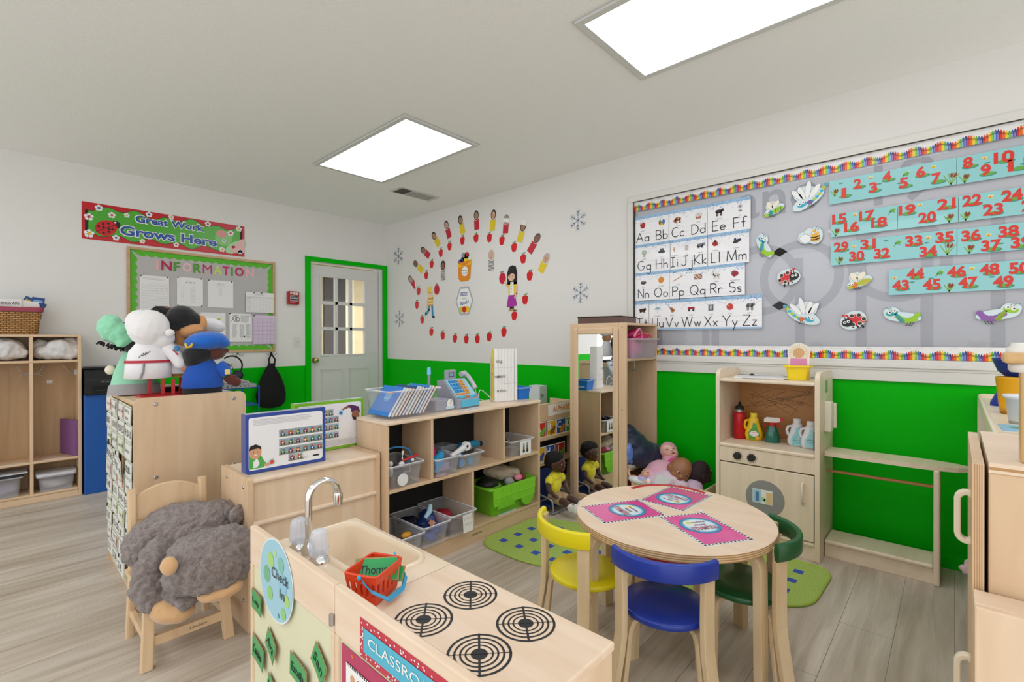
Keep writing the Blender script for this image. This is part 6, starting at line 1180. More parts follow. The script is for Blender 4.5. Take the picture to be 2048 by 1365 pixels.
# green crate with hats
cr = thing('green_crate', 'lime green plastic crate of hats in the lower right compartment', 'crate', (2.285, 2.205, ZB)); GC = glassy('lime_plastic', '7fd32a', .85, .25); w, d, h = .40, .23, .18
b = B()
def lp2(f, z, o=0): return [(u, v, z) for u, v in rrect(-w/2*f-o, -d/2*f-o, w/2*f+o, d/2*f+o, .03, 4)]
rings = [lp2(.86, 0), lp2(1, h), lp2(1, h, .014), lp2(1, h-.012, .014)]; k = len(rings[0]); b.add(sum(rings, []), [(i*k+j, i*k+(j+1) % k, (i+1)*k+(j+1) % k, (i+1)*k+j) for i in range(3) for j in range(k)], GC, True); b.add(rings[0], [tuple(range(k))], GC); part(cr, 'body', b)
b = B((0, -d/2-.008, 0)); b.prism([(-.19, .07), (.19, .07), (.2, .178), (-.2, .178)], mt('86d92e', .35), 0, .01); b.prism([(-.16+.075*(1-cos(PI*i/12)), .06*sin(PI*i/12)+.05) for i in range(13)], mt('7fcf2c', .35), 0, .012).prism([(.06+.06*(1-cos(PI*i/12)), .07-.055*sin(PI*i/12)) for i in range(13)], mt('7fcf2c', .35), .002, .012)
for u in (-.12, -.04, .04, .12): b.rc(u, .07, u+.002, .178, mt('6fbf22'), 22)
b.box((-.2, -d/2-.021, .118), (.2, -d/2-.018, .123), mt('8fe03a')); part(cr, 'front_panel', b, .002, label='raised lime front panel with curved handle')
hb = B(); hb.ell((0, 0, .02), (.13, .085, .05), mt('b3a48f', .9, noise=.1, scale=15), rot('Y', .25)); hb.ell((.06, -.01, .03), (.1, .08, .03), mt('c9bda8', .9), rot('Y', .3)); solo('sun_hat', 'floppy beige sun hat on top of the green crate', 'hat', hb, (2.29, 2.22, .30), -.2, remesh=.008, smooth=3, disp=(.03, .06))
solo('cap', 'black cap with a green brim in the green crate', 'hat', B().ell((0, 0, 0), (.075, .07, .035), mt('0d0d0f', .6)).lathe([(.08, -.012), (.084, -.008), (.08, -.004)], mt('6fae2a', .5), (.0, -.01, -.006), 24, None, 1.05, .9), (2.15, 2.19, .285))
solo('sun_visor', 'pink and maroon cap at the right of the green crate', 'hat', B().ell((0, 0, 0), (.06, .05, .028), mt('8a2036', .7), rot('Y', .15)).ell((-.03, -.03, .006), (.035, .025, .02), mt('e08a9f', .7)), (2.40, 2.155, .282))
solo('grey_cloth', 'grey cloth corner poking out of the green crate', 'cloth', B().ell((0, 0, 0), (.04, .03, .03), mt('9a9c98', .9), rot('Y', .5)), (2.29, 2.13, .275))
o = solo('shelf_label', 'white paper strip label lying in front of the green crate', 'label', B((0, 0, .0006), 'f').box((0, 0, 0), (.16, .022, .0006), PAPER).rc(.02, .006, .14, .009, mt('7fa9c2'), 1).rc(.02, .013, .13, .015, mt('9fc0d0'), 1), (2.15, 2.083, ZB+.001))
# on top of the toy shelf
ZT = .787
tote('plastic_bin', 'clear bin of leaning picture books on the left end of the toy shelf', (1.55, 2.235, ZT), .33, .22, .145, alpha=.16, group='bins on top of the toy shelf')
BKC = [('2f7fd0', 'large bright blue book at the front left of the book bin'), ('e9e4da', 'white thin book second in the book bin'), ('c9c3b8', 'grey book third in the book bin'), ('d9862c', 'thin orange book fourth in the book bin'), ('1f4f86', 'dark blue book fifth in the book bin'), ('efe9df', 'white book sixth in the book bin'), ('b9a48a', 'tan book seventh in the book bin'), ('4a4038', 'dark brown book eighth in the book bin'), ('2f86c9', 'blue book ninth in the book bin'), ('c9d3da', 'pale blue book tenth in the book bin'), ('c9572c', 'red edged book last in the book bin')]
for i, (c, lab) in enumerate(BKC):
    x = 1.395+i*.0215+(.0 if i else 0); b = B(); t = .012 if i else .014; W_, H_ = .19, .175-.004*(i % 4)
    b.box((-t, -W_/2, 0), (0, W_/2, H_), mt(c, .4)).box((-t+.0015, -W_/2-.0006, .002), (-.0015, W_/2, H_+.0006), PAPER)
    if i == 0: b.fr((-t, W_/2, 0), 'e'); b.dc(.1, .11, .03, mt('6fb0e8'), 1).rc(.08, .125, .13, .135, mt('e08a3a'), 2).tx('Books', .1, .1, .02, mt('cfe6f6'), 3)
    b.fr((0, -W_/2, 0)).rc(-t, 0, 0, H_, mt(c, .4), 1) if i % 3 == 0 else None
    o = solo('picture_book', lab, 'book', b, (x, 2.235, ZT+.012), 0, 'books in the clear bin'); o.rotation_euler = (0, .62, 0)
cg = thing('cash_register', 'grey and blue toy cash register with orange keys on the toy shelf', 'toy', (1.965, 2.24, ZT), .12); GR_ = mt('a3a6b3', .35); LB = mt('5fc0e0', .35)
b = B((-.1, 0, 0), 'r'); b.prism([(-.07, 0), (.09, 0), (.09, .06), (-.07, .06)], GR_, 0, .2); b.prism([(-.055, .06), (.09, .06), (.1, .165), (.05, .17)], GR_, .0, .2); part(cg, 'body', b, .008)
part(cg, 'drawer', B().box((-.072, -.078, .008), (.088, -.068, .05), LB), .003); kp = MX.Rotation(.0, 3, 'X')
sl = V((0, .105, .11)).normalized(); b = B(); b.fr((-.1, -.0575, .0605), (V((1, 0, 0)), sl, 0)) if False else None
b.U, b.W = V((1, 0, 0)), sl; b.N = b.U.cross(b.W); b.O = V((-.1, -.0555, .0615)); b.prism([(.012, .012), (.188, .012), (.188, .143), (.012, .143)], mt('9fd6e8', .35), 0, .004); part(cg, 'key_panel', b)
b = B(); b.U, b.W = V((1, 0, 0)), sl; b.N = b.U.cross(b.W); b.O = V((-.1, -.0555, .0615))
for r_ in range(4):
    for c in range(5): u, w_ = .024+c*.026, .04+r_*.025; b.prism([(u, w_), (u+.018, w_), (u+.018, w_+.017), (u, w_+.017)], mt('2f8fd0' if c < 3 else 'e8952c', .35), .004, .01)
b.prism([(.024, .02), (.1, .02), (.1, .032), (.024, .032)], mt('e8952c', .35), .004, .009).prism([(.112, .02), (.14, .02), (.14, .032), (.112, .032)], mt('e8952c', .35), .004, .009); part(cg, 'keys', b, kind='stuff') if False else part(cg, 'keys', b)
for s in (-.045, .05): part(cg, 'money_clip', B().box((s-.03, -.065, .06), (s+.022, -.035, .072), LB), .003)
part(cg, 'receipt_slot', B().box((-.02, -.06, .06), (.022, -.04, .07), mt('d97a1c', .4)), .002)
b = B(); b.box((-.055, .06, .165), (.03, .085, .225), GR_); b.fr((0, .06, 0)).rc(-.035, .182, .01, .21, mt('2b3a4a'), 1).rc(-.03, .187, .005, .205, mt('8fb0c9'), 2); part(cg, 'display', b, .006)
b = B(); curve_tube(b, [(.07, .05, .2), (.1, .05, .2), (.118, .02, .17), (.118, -.01, .12)], [.018]*18+[.015], GR_, 12) if False else b.tube([(.062, .05, .195), (.095, .05, .2), (.115, .03, .175), (.12, .0, .135), (.118, -.02, .105)], [.017, .018, .014, .014, .017], mt('c0c2cc', .3), 12); part(cg, 'handset', b, label='silver grey telephone handset')
b = B(); curve_tube(b, [(.118, -.02, .1), (.13, -.03, .05), (.17, -.02, .09), (.22, -.03, .06), (.26, -.06, .01)], .0025, mt('d9d9dc')); curve_tube(b, [(.12, -.02, .02), (.16, -.03, .03), (.21, -.05, .012), (.25, -.08, .004)], .0015, mt('d9d9dc')); part(cg, 'cord', b)
sc = thing('toy_scale', 'grey toy weighing scale with a clear box beside the cash register', 'toy', (1.80, 2.235, ZT), .1); part(sc, 'base', B().box((-.09, -.06, 0), (.06, .06, .065), GR_), .006)
b = B((-.005, -.061, .03)); b.dc(.03, .008, .032, mt('7d8090'), 0, n=20).dc(.03, .008, .028, WHITE, 1, n=20).rc(-.005, -.022, .064, -.006, mt('cfe4ee'), 2).ln([(.03, .008), (.045, .028)], .003, DK, 3); part(sc, 'dial', b)
sn = thing('toy_scanner', 'grey toy scanner wand with a light blue tip standing at the scale', 'toy', (1.765, 2.29, ZT+.06)); part(sn, 'wand', B().tube([(0, 0, 0), (0, 0, .15)], .009, mt('8f9298', .4), 10)); part(sn, 'tip', B().tube([(0, 0, .148), (0, 0, .18)], [.013, .011], mt('6fc6ea', .3), 10).ell((0, 0, .18), .011, mt('6fc6ea', .3)), label='light blue tip')
o = solo('play_money', 'white and blue play money notes lying before the cash register', 'toy', B((0, 0, 0), 'f').rc(-.06, -.02, .02, .02, PAPER, 1).rc(-.05, -.012, .0, .012, mt('c2cbd0'), 2).rc(.03, -.018, .12, .014, mt('cfe4ec'), 1.5), (1.90, 2.12, ZT+.0005), .2)
fc = thing('flip_chart', 'white fanned flip chart pages standing on the toy shelf', 'chart', (2.27, 2.265, ZT), -.42); H_ = .355
b = B(); b.box((-.008, -.03, 0), (-.004, -.018, H_), mt('e3cf2a', .4)).box((-.004, .024, 0), (.18, .03, H_-.02), mt('d9d6cc', .5)); b.fr((-.0081, -.018, 0), 'e'); b.rc(.0, .23, .012, .25, RED, 1).rc(.0, .18, .012, .19, mt('6a2a2a'), 1); part(fc, 'cover', b, label='yellow cover edge')
WP = mt('f1f0ee', .5); n_ = 7
for i in range(n_):
    x0, x1 = .003+i*.026, .003+i*.026+.06-.004*i; b = B(); vs = []; y0 = -.03+.004*i
    for j in range(7):
        t = j/6; x = x0+(x1-x0)*t; y = y0+.016*sin(PI*t)*-1+.05*t*t; vs += [(x, y, 0.002), (x, y, H_-.002)]
    b.add(vs, [(j*2, j*2+2, j*2+3, j*2+1) for j in range(6)], WP, True)
    if i < 3:
        for z, ws_ in ((.27, ('co', 'g', '')), (.17, ('wor', 'mont', '')), (.075, ('o', 'sh', 'm'))):
            if ws_[i]: b.fr((x0+.012, y0-.012, z)).tx(ws_[i], .008, 0, .03, DK, 4)
    b.add([(v[0], v[1]-.0004, z) for v in vs[::2] for z in (.119, .12)], [(j*2, j*2+2, j*2+3, j*2+1) for j in range(6)], GY); b.add([(v[0], v[1]-.0004, z) for v in vs[::2] for z in (.226, .227)], [(j*2, j*2+2, j*2+3, j*2+1) for j in range(6)], GY)
    part(fc, 'page', b)
def basket_bin(name, lab, loc, w, d, h, col, rz=0, rim=None):
    t = thing(name, lab, 'basket', loc, rz); b = B(); m = mt(col, .35); lp_ = lambda f, z, o=0: [(u, v, z) for u, v in rrect(-w/2*f-o, -d/2*f-o, w/2*f+o, d/2*f+o, .012, 3)]
    rs = [lp_(.84, 0), lp_(1, h), lp_(.985, h), lp_(.83, .004)]; k = len(rs[0]); b.add(sum(rs, []), [(i*k+j, i*k+(j+1) % k, (i+1)*k+(j+1) % k, (i+1)*k+j) for i in range(3) for j in range(k)], m); b.add(rs[3], [tuple(range(k))], m); b.add(rs[0], [tuple(range(k))[::-1]], m); part(t, 'body', b, label=None)
    b = B(); rm = mt(rim or col, .35); rs = [lp_(1, h-.008, .0), lp_(1, h-.008, .008), lp_(1, h+.002, .008), lp_(.98, h+.002)]; b.add(sum(rs, []), [(i*k+j, i*k+(j+1) % k, (i+1)*k+(j+1) % k, (i+1)*k+j) for i in range(3) for j in range(k)], rm); part(t, 'rim', b); return t
bb2 = basket_bin('blue_basket', 'small bright blue plastic basket at the right end of the toy shelf', (2.515, 2.255, ZT), .115, .14, .082, '1478d8', 0, '6fa5d8')
b = B()
for i in range(9): z = .02; b.box((.054-.0005, -.045+i*.009, .02), (.0565, -.041+i*.009, .032), mt('dfe9f4'))
part(bb2, 'slots', b)
# alphabet rack cards
CARD = [('A', 'd9302a', '6fbf3a', 2.785), ('B', 'e6b422', '8a5a2c', 2.915), ('C', '2a4fa8', 'e08a2a', 3.04), ('H', '2a55b0', 'e0b52a', 2.90), ('I', 'c9282c', '6fae3a', 3.03), ('G', 'e9c02f', '4f5fa8', 2.775), ('D', '5f9a3a', 'd9b08a', 3.165)]
for ch, c, c2, x in CARD:
    low = ch in 'HIG'; z = .262 if low else .452; b = B(); b.box((0, -.003, 0), (.118, 0, .118), PAPER); b.fr((0, -.003, 0)); b.rc(.005, .006, .113, .112, mt(c, .4), 1); b.tx(ch, .032, .07, .075, WHITE, 3, bold=.03)
    b.dc(.07, .035, .034, mt(c2, .4), 2, .02, 14, .4).dc(.094, .058, .017, mt(c2, .4), 2.5, n=12).rc(.05, .006, .06, .03, mt(c2, .4), 2.7).rc(.085, .006, .094, .03, mt(c2, .4), 2.8)
    solo('alphabet_card', 'picture card with a white letter %s in the alphabet rack' % ch, 'card', b, (x-.003, 2.318, z), 0, 'cards in the alphabet rack')
b = B(); b.box((0, -.001, 0), (.33, 0, .09), PAPER); b.fr((0, -.001, 0)).tx('ALPHABET', .185, .045, .058, mt('e07a22'), 1, bold=.02, sx=.9); o = solo('title_card', 'white card reading ALPHABET in orange on the rack header', 'sign', b, (2.935, 2.318, .603), 0); o.rotation_euler = (0, -.03, 0)
solo('white_jug', 'pale plastic organiser standing behind the alphabet rack', 'box', B().box((0, 0, 0), (.1, .12, .80), mt('d9dfe2', .4)).box((.02, -.003, .7), (.05, 0, .73), mt('8f9a96')), (3.20, 2.62, 0), bev=.004)
# wardrobe things
solo('wooden_crate', 'dark brown wooden box lying on top of the mirror wardrobe', 'box', (lambda b: (b.box((0, 0, 0), (.28, .34, .045), wood('6a4a3c', '4a3028', 1)), b.box((-.003, -.003, .045), (.283, .343, .052), mt('2a1d18')), b)[-1])(B()), (3.0, 1.72, 1.315), .12, bev=.002)
tote('plastic_bin', 'frosted clear bin of pink things sticking out of the wardrobe top shelf', (3.16, 1.735, 1.068), .38, .26, .135, 'ece6ee', alpha=.32, group='bins in the wardrobe')
PK = mt('d81f6a', .4); b = B(); b.ell((0, 0, 0), (.09, .06, .03), PK, rot('Y', -.15)).ell((-.04, .02, .03), (.07, .05, .025), mt('e0407f', .4), rot('Y', -.35)).tube([(-.08, -.05, .0), (-.02, -.06, .03), (.05, -.06, .022), (.09, -.05, 0)], .006, mt('e2525f'), 8)
solo('pink_purse', 'hot pink zip purse on top of the frosted wardrobe bin', 'bag', b, (3.22, 1.71, 1.215), -.4)
solo('pink_ball', 'pink toy pot inside the frosted wardrobe bin', 'toy', B().ell((0, 0, .06), (.065, .07, .065), mt('d85f9a', .4)), (3.06, 1.68, 1.072))
b = B(); curve_tube(b, [(-.08, -.02, .02), (-.03, -.03, .07), (.03, -.02, .04), (.06, .0, -.06), (.05, .0, -.1)], .007, mt('d8809f', .4)); solo('bag_strap', 'pink strap hanging over the frosted wardrobe bin', 'strap', b, (3.06, 1.63, 1.2))
heap('black_bag', 'black bag at the back of the wardrobe top shelf', (3.1, 1.9, 1.07), (.22, .2, .2), '131318', 31)
def lumps(name, lab, cat, balls, col, vox=.01, sm=3, dsp=None, rough=.8, sheen=.2, grp=None):
    b = B(); m = mt(col, rough, noise=.08, scale=25, sheen=sheen)
    for q in balls: b.ell(q[0], q[1], m, *(q[2:]))
    c = V(balls[0][0]); b.v = [tuple(V(v)-c) for v in b.v]
    return solo(name, lab, cat, b, c, 0, grp, remesh=vox, smooth=sm, disp=dsp)
lumps('navy_gown', 'dark navy satin gown and hood heaped in the wardrobe', 'cloth', [((3.09, 1.70, .46), (.14, .12, .10)), ((3.12, 1.65, .40), (.15, .12, .10)), ((3.22, 1.6, .36), (.15, .1, .09)), ((3.06, 1.72, .55), (.07, .08, .05)), ((3.06, 1.67, .37), (.09, .08, .06))], '0f1a3c', .01, 2, (.02, .09), .45)
lumps('grey_tassel', 'pale grey cloth under the navy gown', 'cloth', [((2.985, 1.655, .325), (.03, .03, .02)), ((3.02, 1.65, .32), (.03, .03, .018))], 'b9b4a6')
lumps('blue_bag', 'shiny blue clear bag beside the mirror frame', 'bag', [((2.97, 1.645, .42), (.035, .03, .07)), ((2.99, 1.65, .38), (.035, .03, .04))], '5a7fd0', .006, 3, (.015, .02), .15)
solo('pink_folder', 'maroon pink folder leaning under the wardrobe shelf', 'folder', B().box((0, 0, 0), (.2, .01, .2), mt('a3304a', .5)), (2.96, 1.66, .055), -.2)
# doll bed with dolls
db = thing('doll_bed', 'birch doll bed full of dolls between the wardrobe and the hutch', 'doll bed', (2.97, 1.15, 0)); L_, D_ = .46, .36
for x, y in ((0, 0), (0, L_), (D_, 0), (D_, L_)): part(db, 'post', B().box((x-.012, y-.012, 0), (x+.012, y+.012, .275), LEGW), .004)
b = B(); k = 12; vs = []
for i in range(k+1): t = i/k; y = .012+(L_-.024)*t; z = .225+.025*sin(PI*t); vs += [(-.008, y, .12), (.006, y, .12), (.006, y, z), (-.008, y, z)]
b.add(vs, [(i*4+j, i*4+(j+1) % 4, i*4+4+(j+1) % 4, i*4+4+j) for i in range(k) for j in range(4)], LEGW); part(db, 'end_board', b, .003)
for y in (0, L_): part(db, 'side_rail', B().box((.012, y-.007, .2), (D_-.012, y+.007, .255), LEGW), .003)
part(db, 'base_board', B().box((0, .006, .12), (D_, L_-.006, .135), LEGW))
def doll_head(t, c, r, col, axes, hair=None, nm='head', mouth=False, ears=True):
    # axes: (right, face, up) unit vectors of the head
    X, Y, Z = [V(a).normalized() for a in axes]; M3 = MX((X, Y, Z)).transposed(); c = V(c); q = lambda x, y, z: c+M3@V((x*r, y*r, z*r)); m = mt(col, .4)
    b = B(); b.ell(c, (r*.92, r*.95, r*1.05), m, M3, 18).ell(q(0, .35, -.42), (r*.7, r*.62, r*.55), m, M3).ell(q(.42, .5, -.35), (r*.34, r*.32, r*.32), m, M3).ell(q(-.42, .5, -.35), (r*.34, r*.32, r*.32), m, M3).ell(q(0, .97, -.2), (r*.15, r*.16, r*.13), m, M3).ell(q(0, .74, -.86), (r*.26, r*.2, r*.16), m, M3)
    if ears: [b.ell(q(s*.93, -.02, -.12), (r*.12, r*.2, r*.28), m, M3) for s in (-1, 1)]
    h = part(t, nm, b, remesh=r*.09, smooth=2)
    b = B(); [b.ell(q(s*.36, .855, .06), (r*.14, r*.06, r*.075), mt('cfc8c2', .4), M3, 10).ell(q(s*.35, .90, .06), (r*.09, r*.03, r*.08), mt('140c0a', .2), M3, 8) for s in (-1, 1)]; part(h, 'eye', b) if False else part(h, 'eyes', b)
    b = B().ell(q(0, .93, -.55), (r*.24, r*.1, r*(.13 if mouth else .055)), mt('8a2f30', .4), M3, 10); part(h, 'mouth', b)
    if hair: b = B(); b.ell(q(0, -.16, .2), (r*1.04, r*1.0, r*1.02), mt(hair, .8, noise=.3, scale=90, bump=.6), M3, 18); part(h, 'hair', b)
    return h
def doll(lab, loc): return thing('baby_doll', lab, 'doll', loc, 0, 'dolls in the doll bed')
tocam = V((-.74, -.62, .18))
p_ = doll('brown baby doll with open mouth and white bib, in front in the doll bed', (3.08, 1.33, .2))
doll_head(p_, (.0, .0, .145), .078, '9c6848', ((.55, -.75, -.35), (-.75, -.55, -.25), (.1, -.5, .86)), None, mouth=True)
mesh_body(p_, 'dress', [((-.02, .07, .08), (.09, .11, .055)), ((-.05, .11, .05), (.08, .1, .05)), ((-.03, .16, .05), (.05, .05, .035)), ((-.05, -.02, .06), (.04, .06, .03))], 'dcc6d4', 'pale pink dotted dress', .007)
b = B(); X_ = V((.6, -.8, 0)); U_ = V((.62, -.74, -.26)).normalized(); W_ = V((.2, -.17, .96)).normalized(); b.U, b.W = U_, W_; b.N = b.U.cross(b.W).normalized(); b.O = V((-.105, .06, .06)); b.prism(rrect(-.07, -.03, .07, .05, .025, 4), mt('e9edf2', .7), .01, .02); b.dc(.03, .0, .018, mt('e58fb5'), 41, n=12).dc(.03, -.016, .014, mt('6fb5dc'), 42, n=12); part(p_, 'bib', b, label='white bib with a cupcake picture')
mesh_body(p_, 'hand', [((-.085, -.055, .035), (.018, .016, .02)), ((-.105, -.05, .045), (.009, .009, .014)), ((-.106, -.058, .03), (.009, .008, .013)), ((-.1, -.066, .022), (.008, .008, .012)), ((-.095, -.045, .058), (.007, .007, .014))], '7d5038', 'curled brown hand', .004)
p_ = doll('dark brown doll turned away at the right end of the doll bed', (3.15, 1.225, .2))
doll_head(p_, (.0, .0, .12), .072, '3a2226', ((-.75, -.6, .2), (.62, -.72, .3), (0, .1, .99)), '2b1a22')
mesh_body(p_, 'suit', [((-.06, .02, .04), (.06, .06, .055)), ((-.08, .0, .02), (.05, .05, .045))], 'cfb6d0', 'lilac suit')
p_ = doll('small pale doll lying face up in the doll bed', (3.02, 1.545, .2))
doll_head(p_, (.01, -.0, .08), .042, 'e8b598', ((.6, -.7, .2), (-.35, -.3, .88), (.5, .45, .3)), None)
mesh_body(p_, 'sleeves', [((-.05, .02, .05), (.04, .07, .026)), ((-.05, .07, .05), (.025, .035, .022)), ((-.04, -.045, .05), (.025, .03, .022))], 'e6e9ee', 'white sleeves', .005); mesh_body(p_, 'romper', [((-.055, .0, .06), (.03, .04, .022))], 'b9b0dc', 'lilac romper', .005)
mesh_body(p_, 'hand', [('t', [(-.05, .085, .05), (-.055, .1, .09), (-.055, .098, .115)], [.011, .01, .007], 0), ((-.055, .09, .11), (.008, .008, .012)), ((-.06, -.02, .055), (.02, .025, .015))], 'eebb9f', 'raised pale hand', .004)
p_ = doll('pale baby doll in a pink hood leaning on the green wall', (3.2, 1.46, .28))
doll_head(p_, (.0, .0, .13), .058, 'eebfae', ((.55, -.75, .2), (-.6, -.45, .66), (-.3, .5, .8)), None, ears=False)
mesh_body(p_, 'hood', [((.022, .016, .14), (.062, .062, .062)), ((.0, -.01, .085), (.06, .06, .03))], 'e2a0b2', 'pink hood', .006)
mesh_body(p_, 'suit', [((-.09, .01, .02), (.1, .11, .075)), ((-.12, .06, .0), (.09, .07, .05)), ((-.16, .11, -.03), (.05, .04, .03))], 'e6aec4', 'pink sleep suit', .008)
part(p_, 'collar', B().ell((-.03, -.045, .06), (.05, .05, .05), mt('d84f96', .7)))
# doll in its chair in front of the alphabet rack; faces the camera side of the room
dc_ = thing('doll_chair', 'small grey tube doll chair with a blue fabric seat', 'doll chair', (2.70, 2.10, 0)); KZ = .72; TB = mt('9a9ea3', .35, .6); BF = mt('17337f', .7)
for s in (-1, 1): part(dc_, 'armrest', B().tube([(s*.095, .09, .25), (s*.1, .07, .14), (s*.105, .02, .118), (s*.108, -.06, .11), (s*.108, -.085, .1), (s*.105, -.09, .07), (s*.1, -.09, .012)], .007, TB, 10))
part(dc_, 'base_frame', B().tube([(-.1, -.09, .012), (.1, -.09, .012), (.105, .1, .012), (-.105, .1, .012)], .007, TB, 10, closed=True)); part(dc_, 'back_frame', B().tube([(-.105, .1, .012), (-.1, .085, .15), (-.09, .09, .26), (.09, .09, .26), (.1, .085, .15), (.105, .1, .012)], .007, TB, 10))
part(dc_, 'fabric_seat', B().box((-.1, -.08, .04), (.1, .08, .048), BF, rot('X', -.12)), .003); part(dc_, 'fabric_back', B().box((-.095, .075, .05), (.095, .084, .27), BF), .003)
dl = thing('sitting_doll', 'dark skinned doll in a yellow polo shirt seated in its doll chair', 'doll', (2.70, 2.075, .045)); DS = '4a2a1f'
doll_head(dl, (.004, -.014, .288), .062, DS, ((1, .12, 0), (.2, -.97, -.08), (0, -.08, 1)), None)
b = B(); m = mt('0c0b0c', .85, noise=.4, scale=120, bump=.8); b.ell((0, .004, .320), (.07, .068, .05), m).ell((0, .024, .296), (.066, .052, .055), m); part(dl, 'hair', b, remesh=.006, smooth=1, disp=(.012, .012), label='thick black hair')
mesh_body(dl, 'polo_shirt', [((0, .005, .135), (.062, .046, .075)), ((0, 0, .19), (.058, .042, .03)), ((-.066, -.006, .175), (.03, .032, .038), rot('Y', .5)), ((.066, -.006, .175), (.03, .032, .038), rot('Y', -.5)), ((0, 0, .21), (.034, .032, .016))], 'efe32a', 'bright yellow polo shirt', .005)
b = B(); [b.box((s*.003-.012 if s < 0 else .0, -.045, .2), (s*.003 if s < 0 else .012, -.04, .212), mt('f2e63a', .7), rot('Y', s*.5)) for s in (-1, 1)]; part(dl, 'collar', b)
mesh_body(dl, 'shorts', [((0, .0, .055), (.062, .05, .035)), ((-.036, -.05, .045), (.036, .055, .034)), ((.036, -.05, .045), (.036, .055, .034))], 'b3946f', 'khaki shorts', .005)
for s in (-1, 1):
    mesh_body(dl, 'arm', [('t', [(s*.08, -.008, .165), (s*.09, -.02, .12), (s*.078, -.055, .085)], [.02, .019, .014], 0), ((s*.074, -.066, .078), (.014, .018, .013)), ((s*.068, -.08, .076), (.005, .012, .005)), ((s*.076, -.082, .074), (.005, .012, .005)), ((s*.084, -.08, .074), (.005, .011, .005)), ((s*.062, -.07, .082), (.005, .01, .005), rot('Z', s*.6))], DS, vox=.0035, sm=2, rough=.45)
    mesh_body(dl, 'leg', [('t', [(s*.037, -.08, .045), (s*.046, -.13, .042), (s*.055, -.175, .025)], [.026, .024, .018], 0)], DS, vox=.005, rough=.45)
    b = B(); b.ell((s*.06, -.185, .02), (.024, .028, .026), mt('e9e9ec', .5)).ell((s*.062, -.214, .022), (.026, .038, .026), mt('e9e9ec', .5)).ell((s*.062, -.224, .026), (.026, .02, .036), mt('e9e9ec', .5)); sh = part(dl, 'shoe', b, remesh=.004, smooth=2, label='white shoe'); part(sh, 'sock', B().tube([(s*.053, -.165, .03), (s*.057, -.18, .022)], [.021, .022], mt('f3f3f4', .8), 12))
# ---------------------------------------------------------------- table mats, hutch bottles, play kitchen things, plush monkey, right corner
MCOL = 'e3469c'
def mat_(lab, corners):
    c = [V((*q, 0)) for q in corners]; ctr = sum(c, V())/4; t = V((*corners[1], 0))-V((*corners[0], 0)); t.normalize()   # t: reading direction
    o = thing('placemat', lab, 'placemat', (ctr.x, ctr.y, .5), math.atan2(t.y, t.x), 'menu mats on the round table')
    w, h = .196, .272; b = B((-w/2, -h/2, 0), 'f', .0003); b.prism(rrect(-.006, -.006, w+.006, h+.006, .006, 3), mt('e9e4e2', .15, coat=.6), 0, .0008); b.fr((-w/2, -h/2, .0008), 'f'); b.rc(0, 0, w, h, WHITE, 1)
    n = 13; s = w/n
    for i in range(n):
        for j, v in ((0, 0), (0, h-.0075)):
            b.rc(i*s, v, i*s+s*.5, v+.0075, mt('26262a'), 2)
    for i in range(18):
        v = i*h/18
        for u in (0, w-.0075): b.rc(u, v, u+.0075, v+h/36, mt('26262a'), 2)
    pk = mt(MCOL, .2, coat=.6); b.rc(.0085, .0085, w-.0085, h-.0085, pk, 3); cx, cy = w/2, h*.58; b.ring(cx, cy, .062, .074, mt('3f8fc0', .25), 4, 36).ring(cx, cy, .055, .062, mt('9fd6e6', .25), 4.2, 36).dc(cx, cy, .056, mt('d9eef6', .25), 4.1, n=36).ring(cx, cy, .0735, .0755, mt('1f4f8a'), 4.4, 36).dc(cx-.03, cy+.03, .02, mt('f0f0b8', .25), 4.6, n=14)
    for st, v, hh, wd in (('Everything', .028, .015, .075), ('About', .006, .017, .05), ('menu', -.026, .032, .1)):
        fit(b, st, cx-wd/2, cx+wd/2, cy+v, hh, mt('3a2f52'), 6, .03); fit(b, st, cx-wd/2+.001, cx+wd/2-.001, cy+v, hh*.9, mt('e08aa0'), 7, .0)
    part(o, 'sheet', b); return o
mat_('pink menu mat nearest the blue chair, text the right way up', ((1.645, .612), (1.792, .519), (1.95, .752), (1.79, .853)))
mat_('pink menu mat at the left side of the table', ((1.893, .985), (1.82, .855), (1.59, 1.0), (1.69, 1.148)))
mat_('pink menu mat at the far side of the table, upside down', ((2.165, .79), (2.175, .985), (1.945, 1.01), (1.925, .83)))
solo('paper_scrap', 'tiny white folded paper on the corner of the nearest menu mat', 'paper', B().prism([(0, 0), (.02, .004), (.012, .014)], PAPER, 0, .004) if False else B((0, 0, 0), 'f').prism([(0, 0), (.024, .004), (.013, .016)], PAPER, 0, .005), (1.935, .755, .502), -.4)
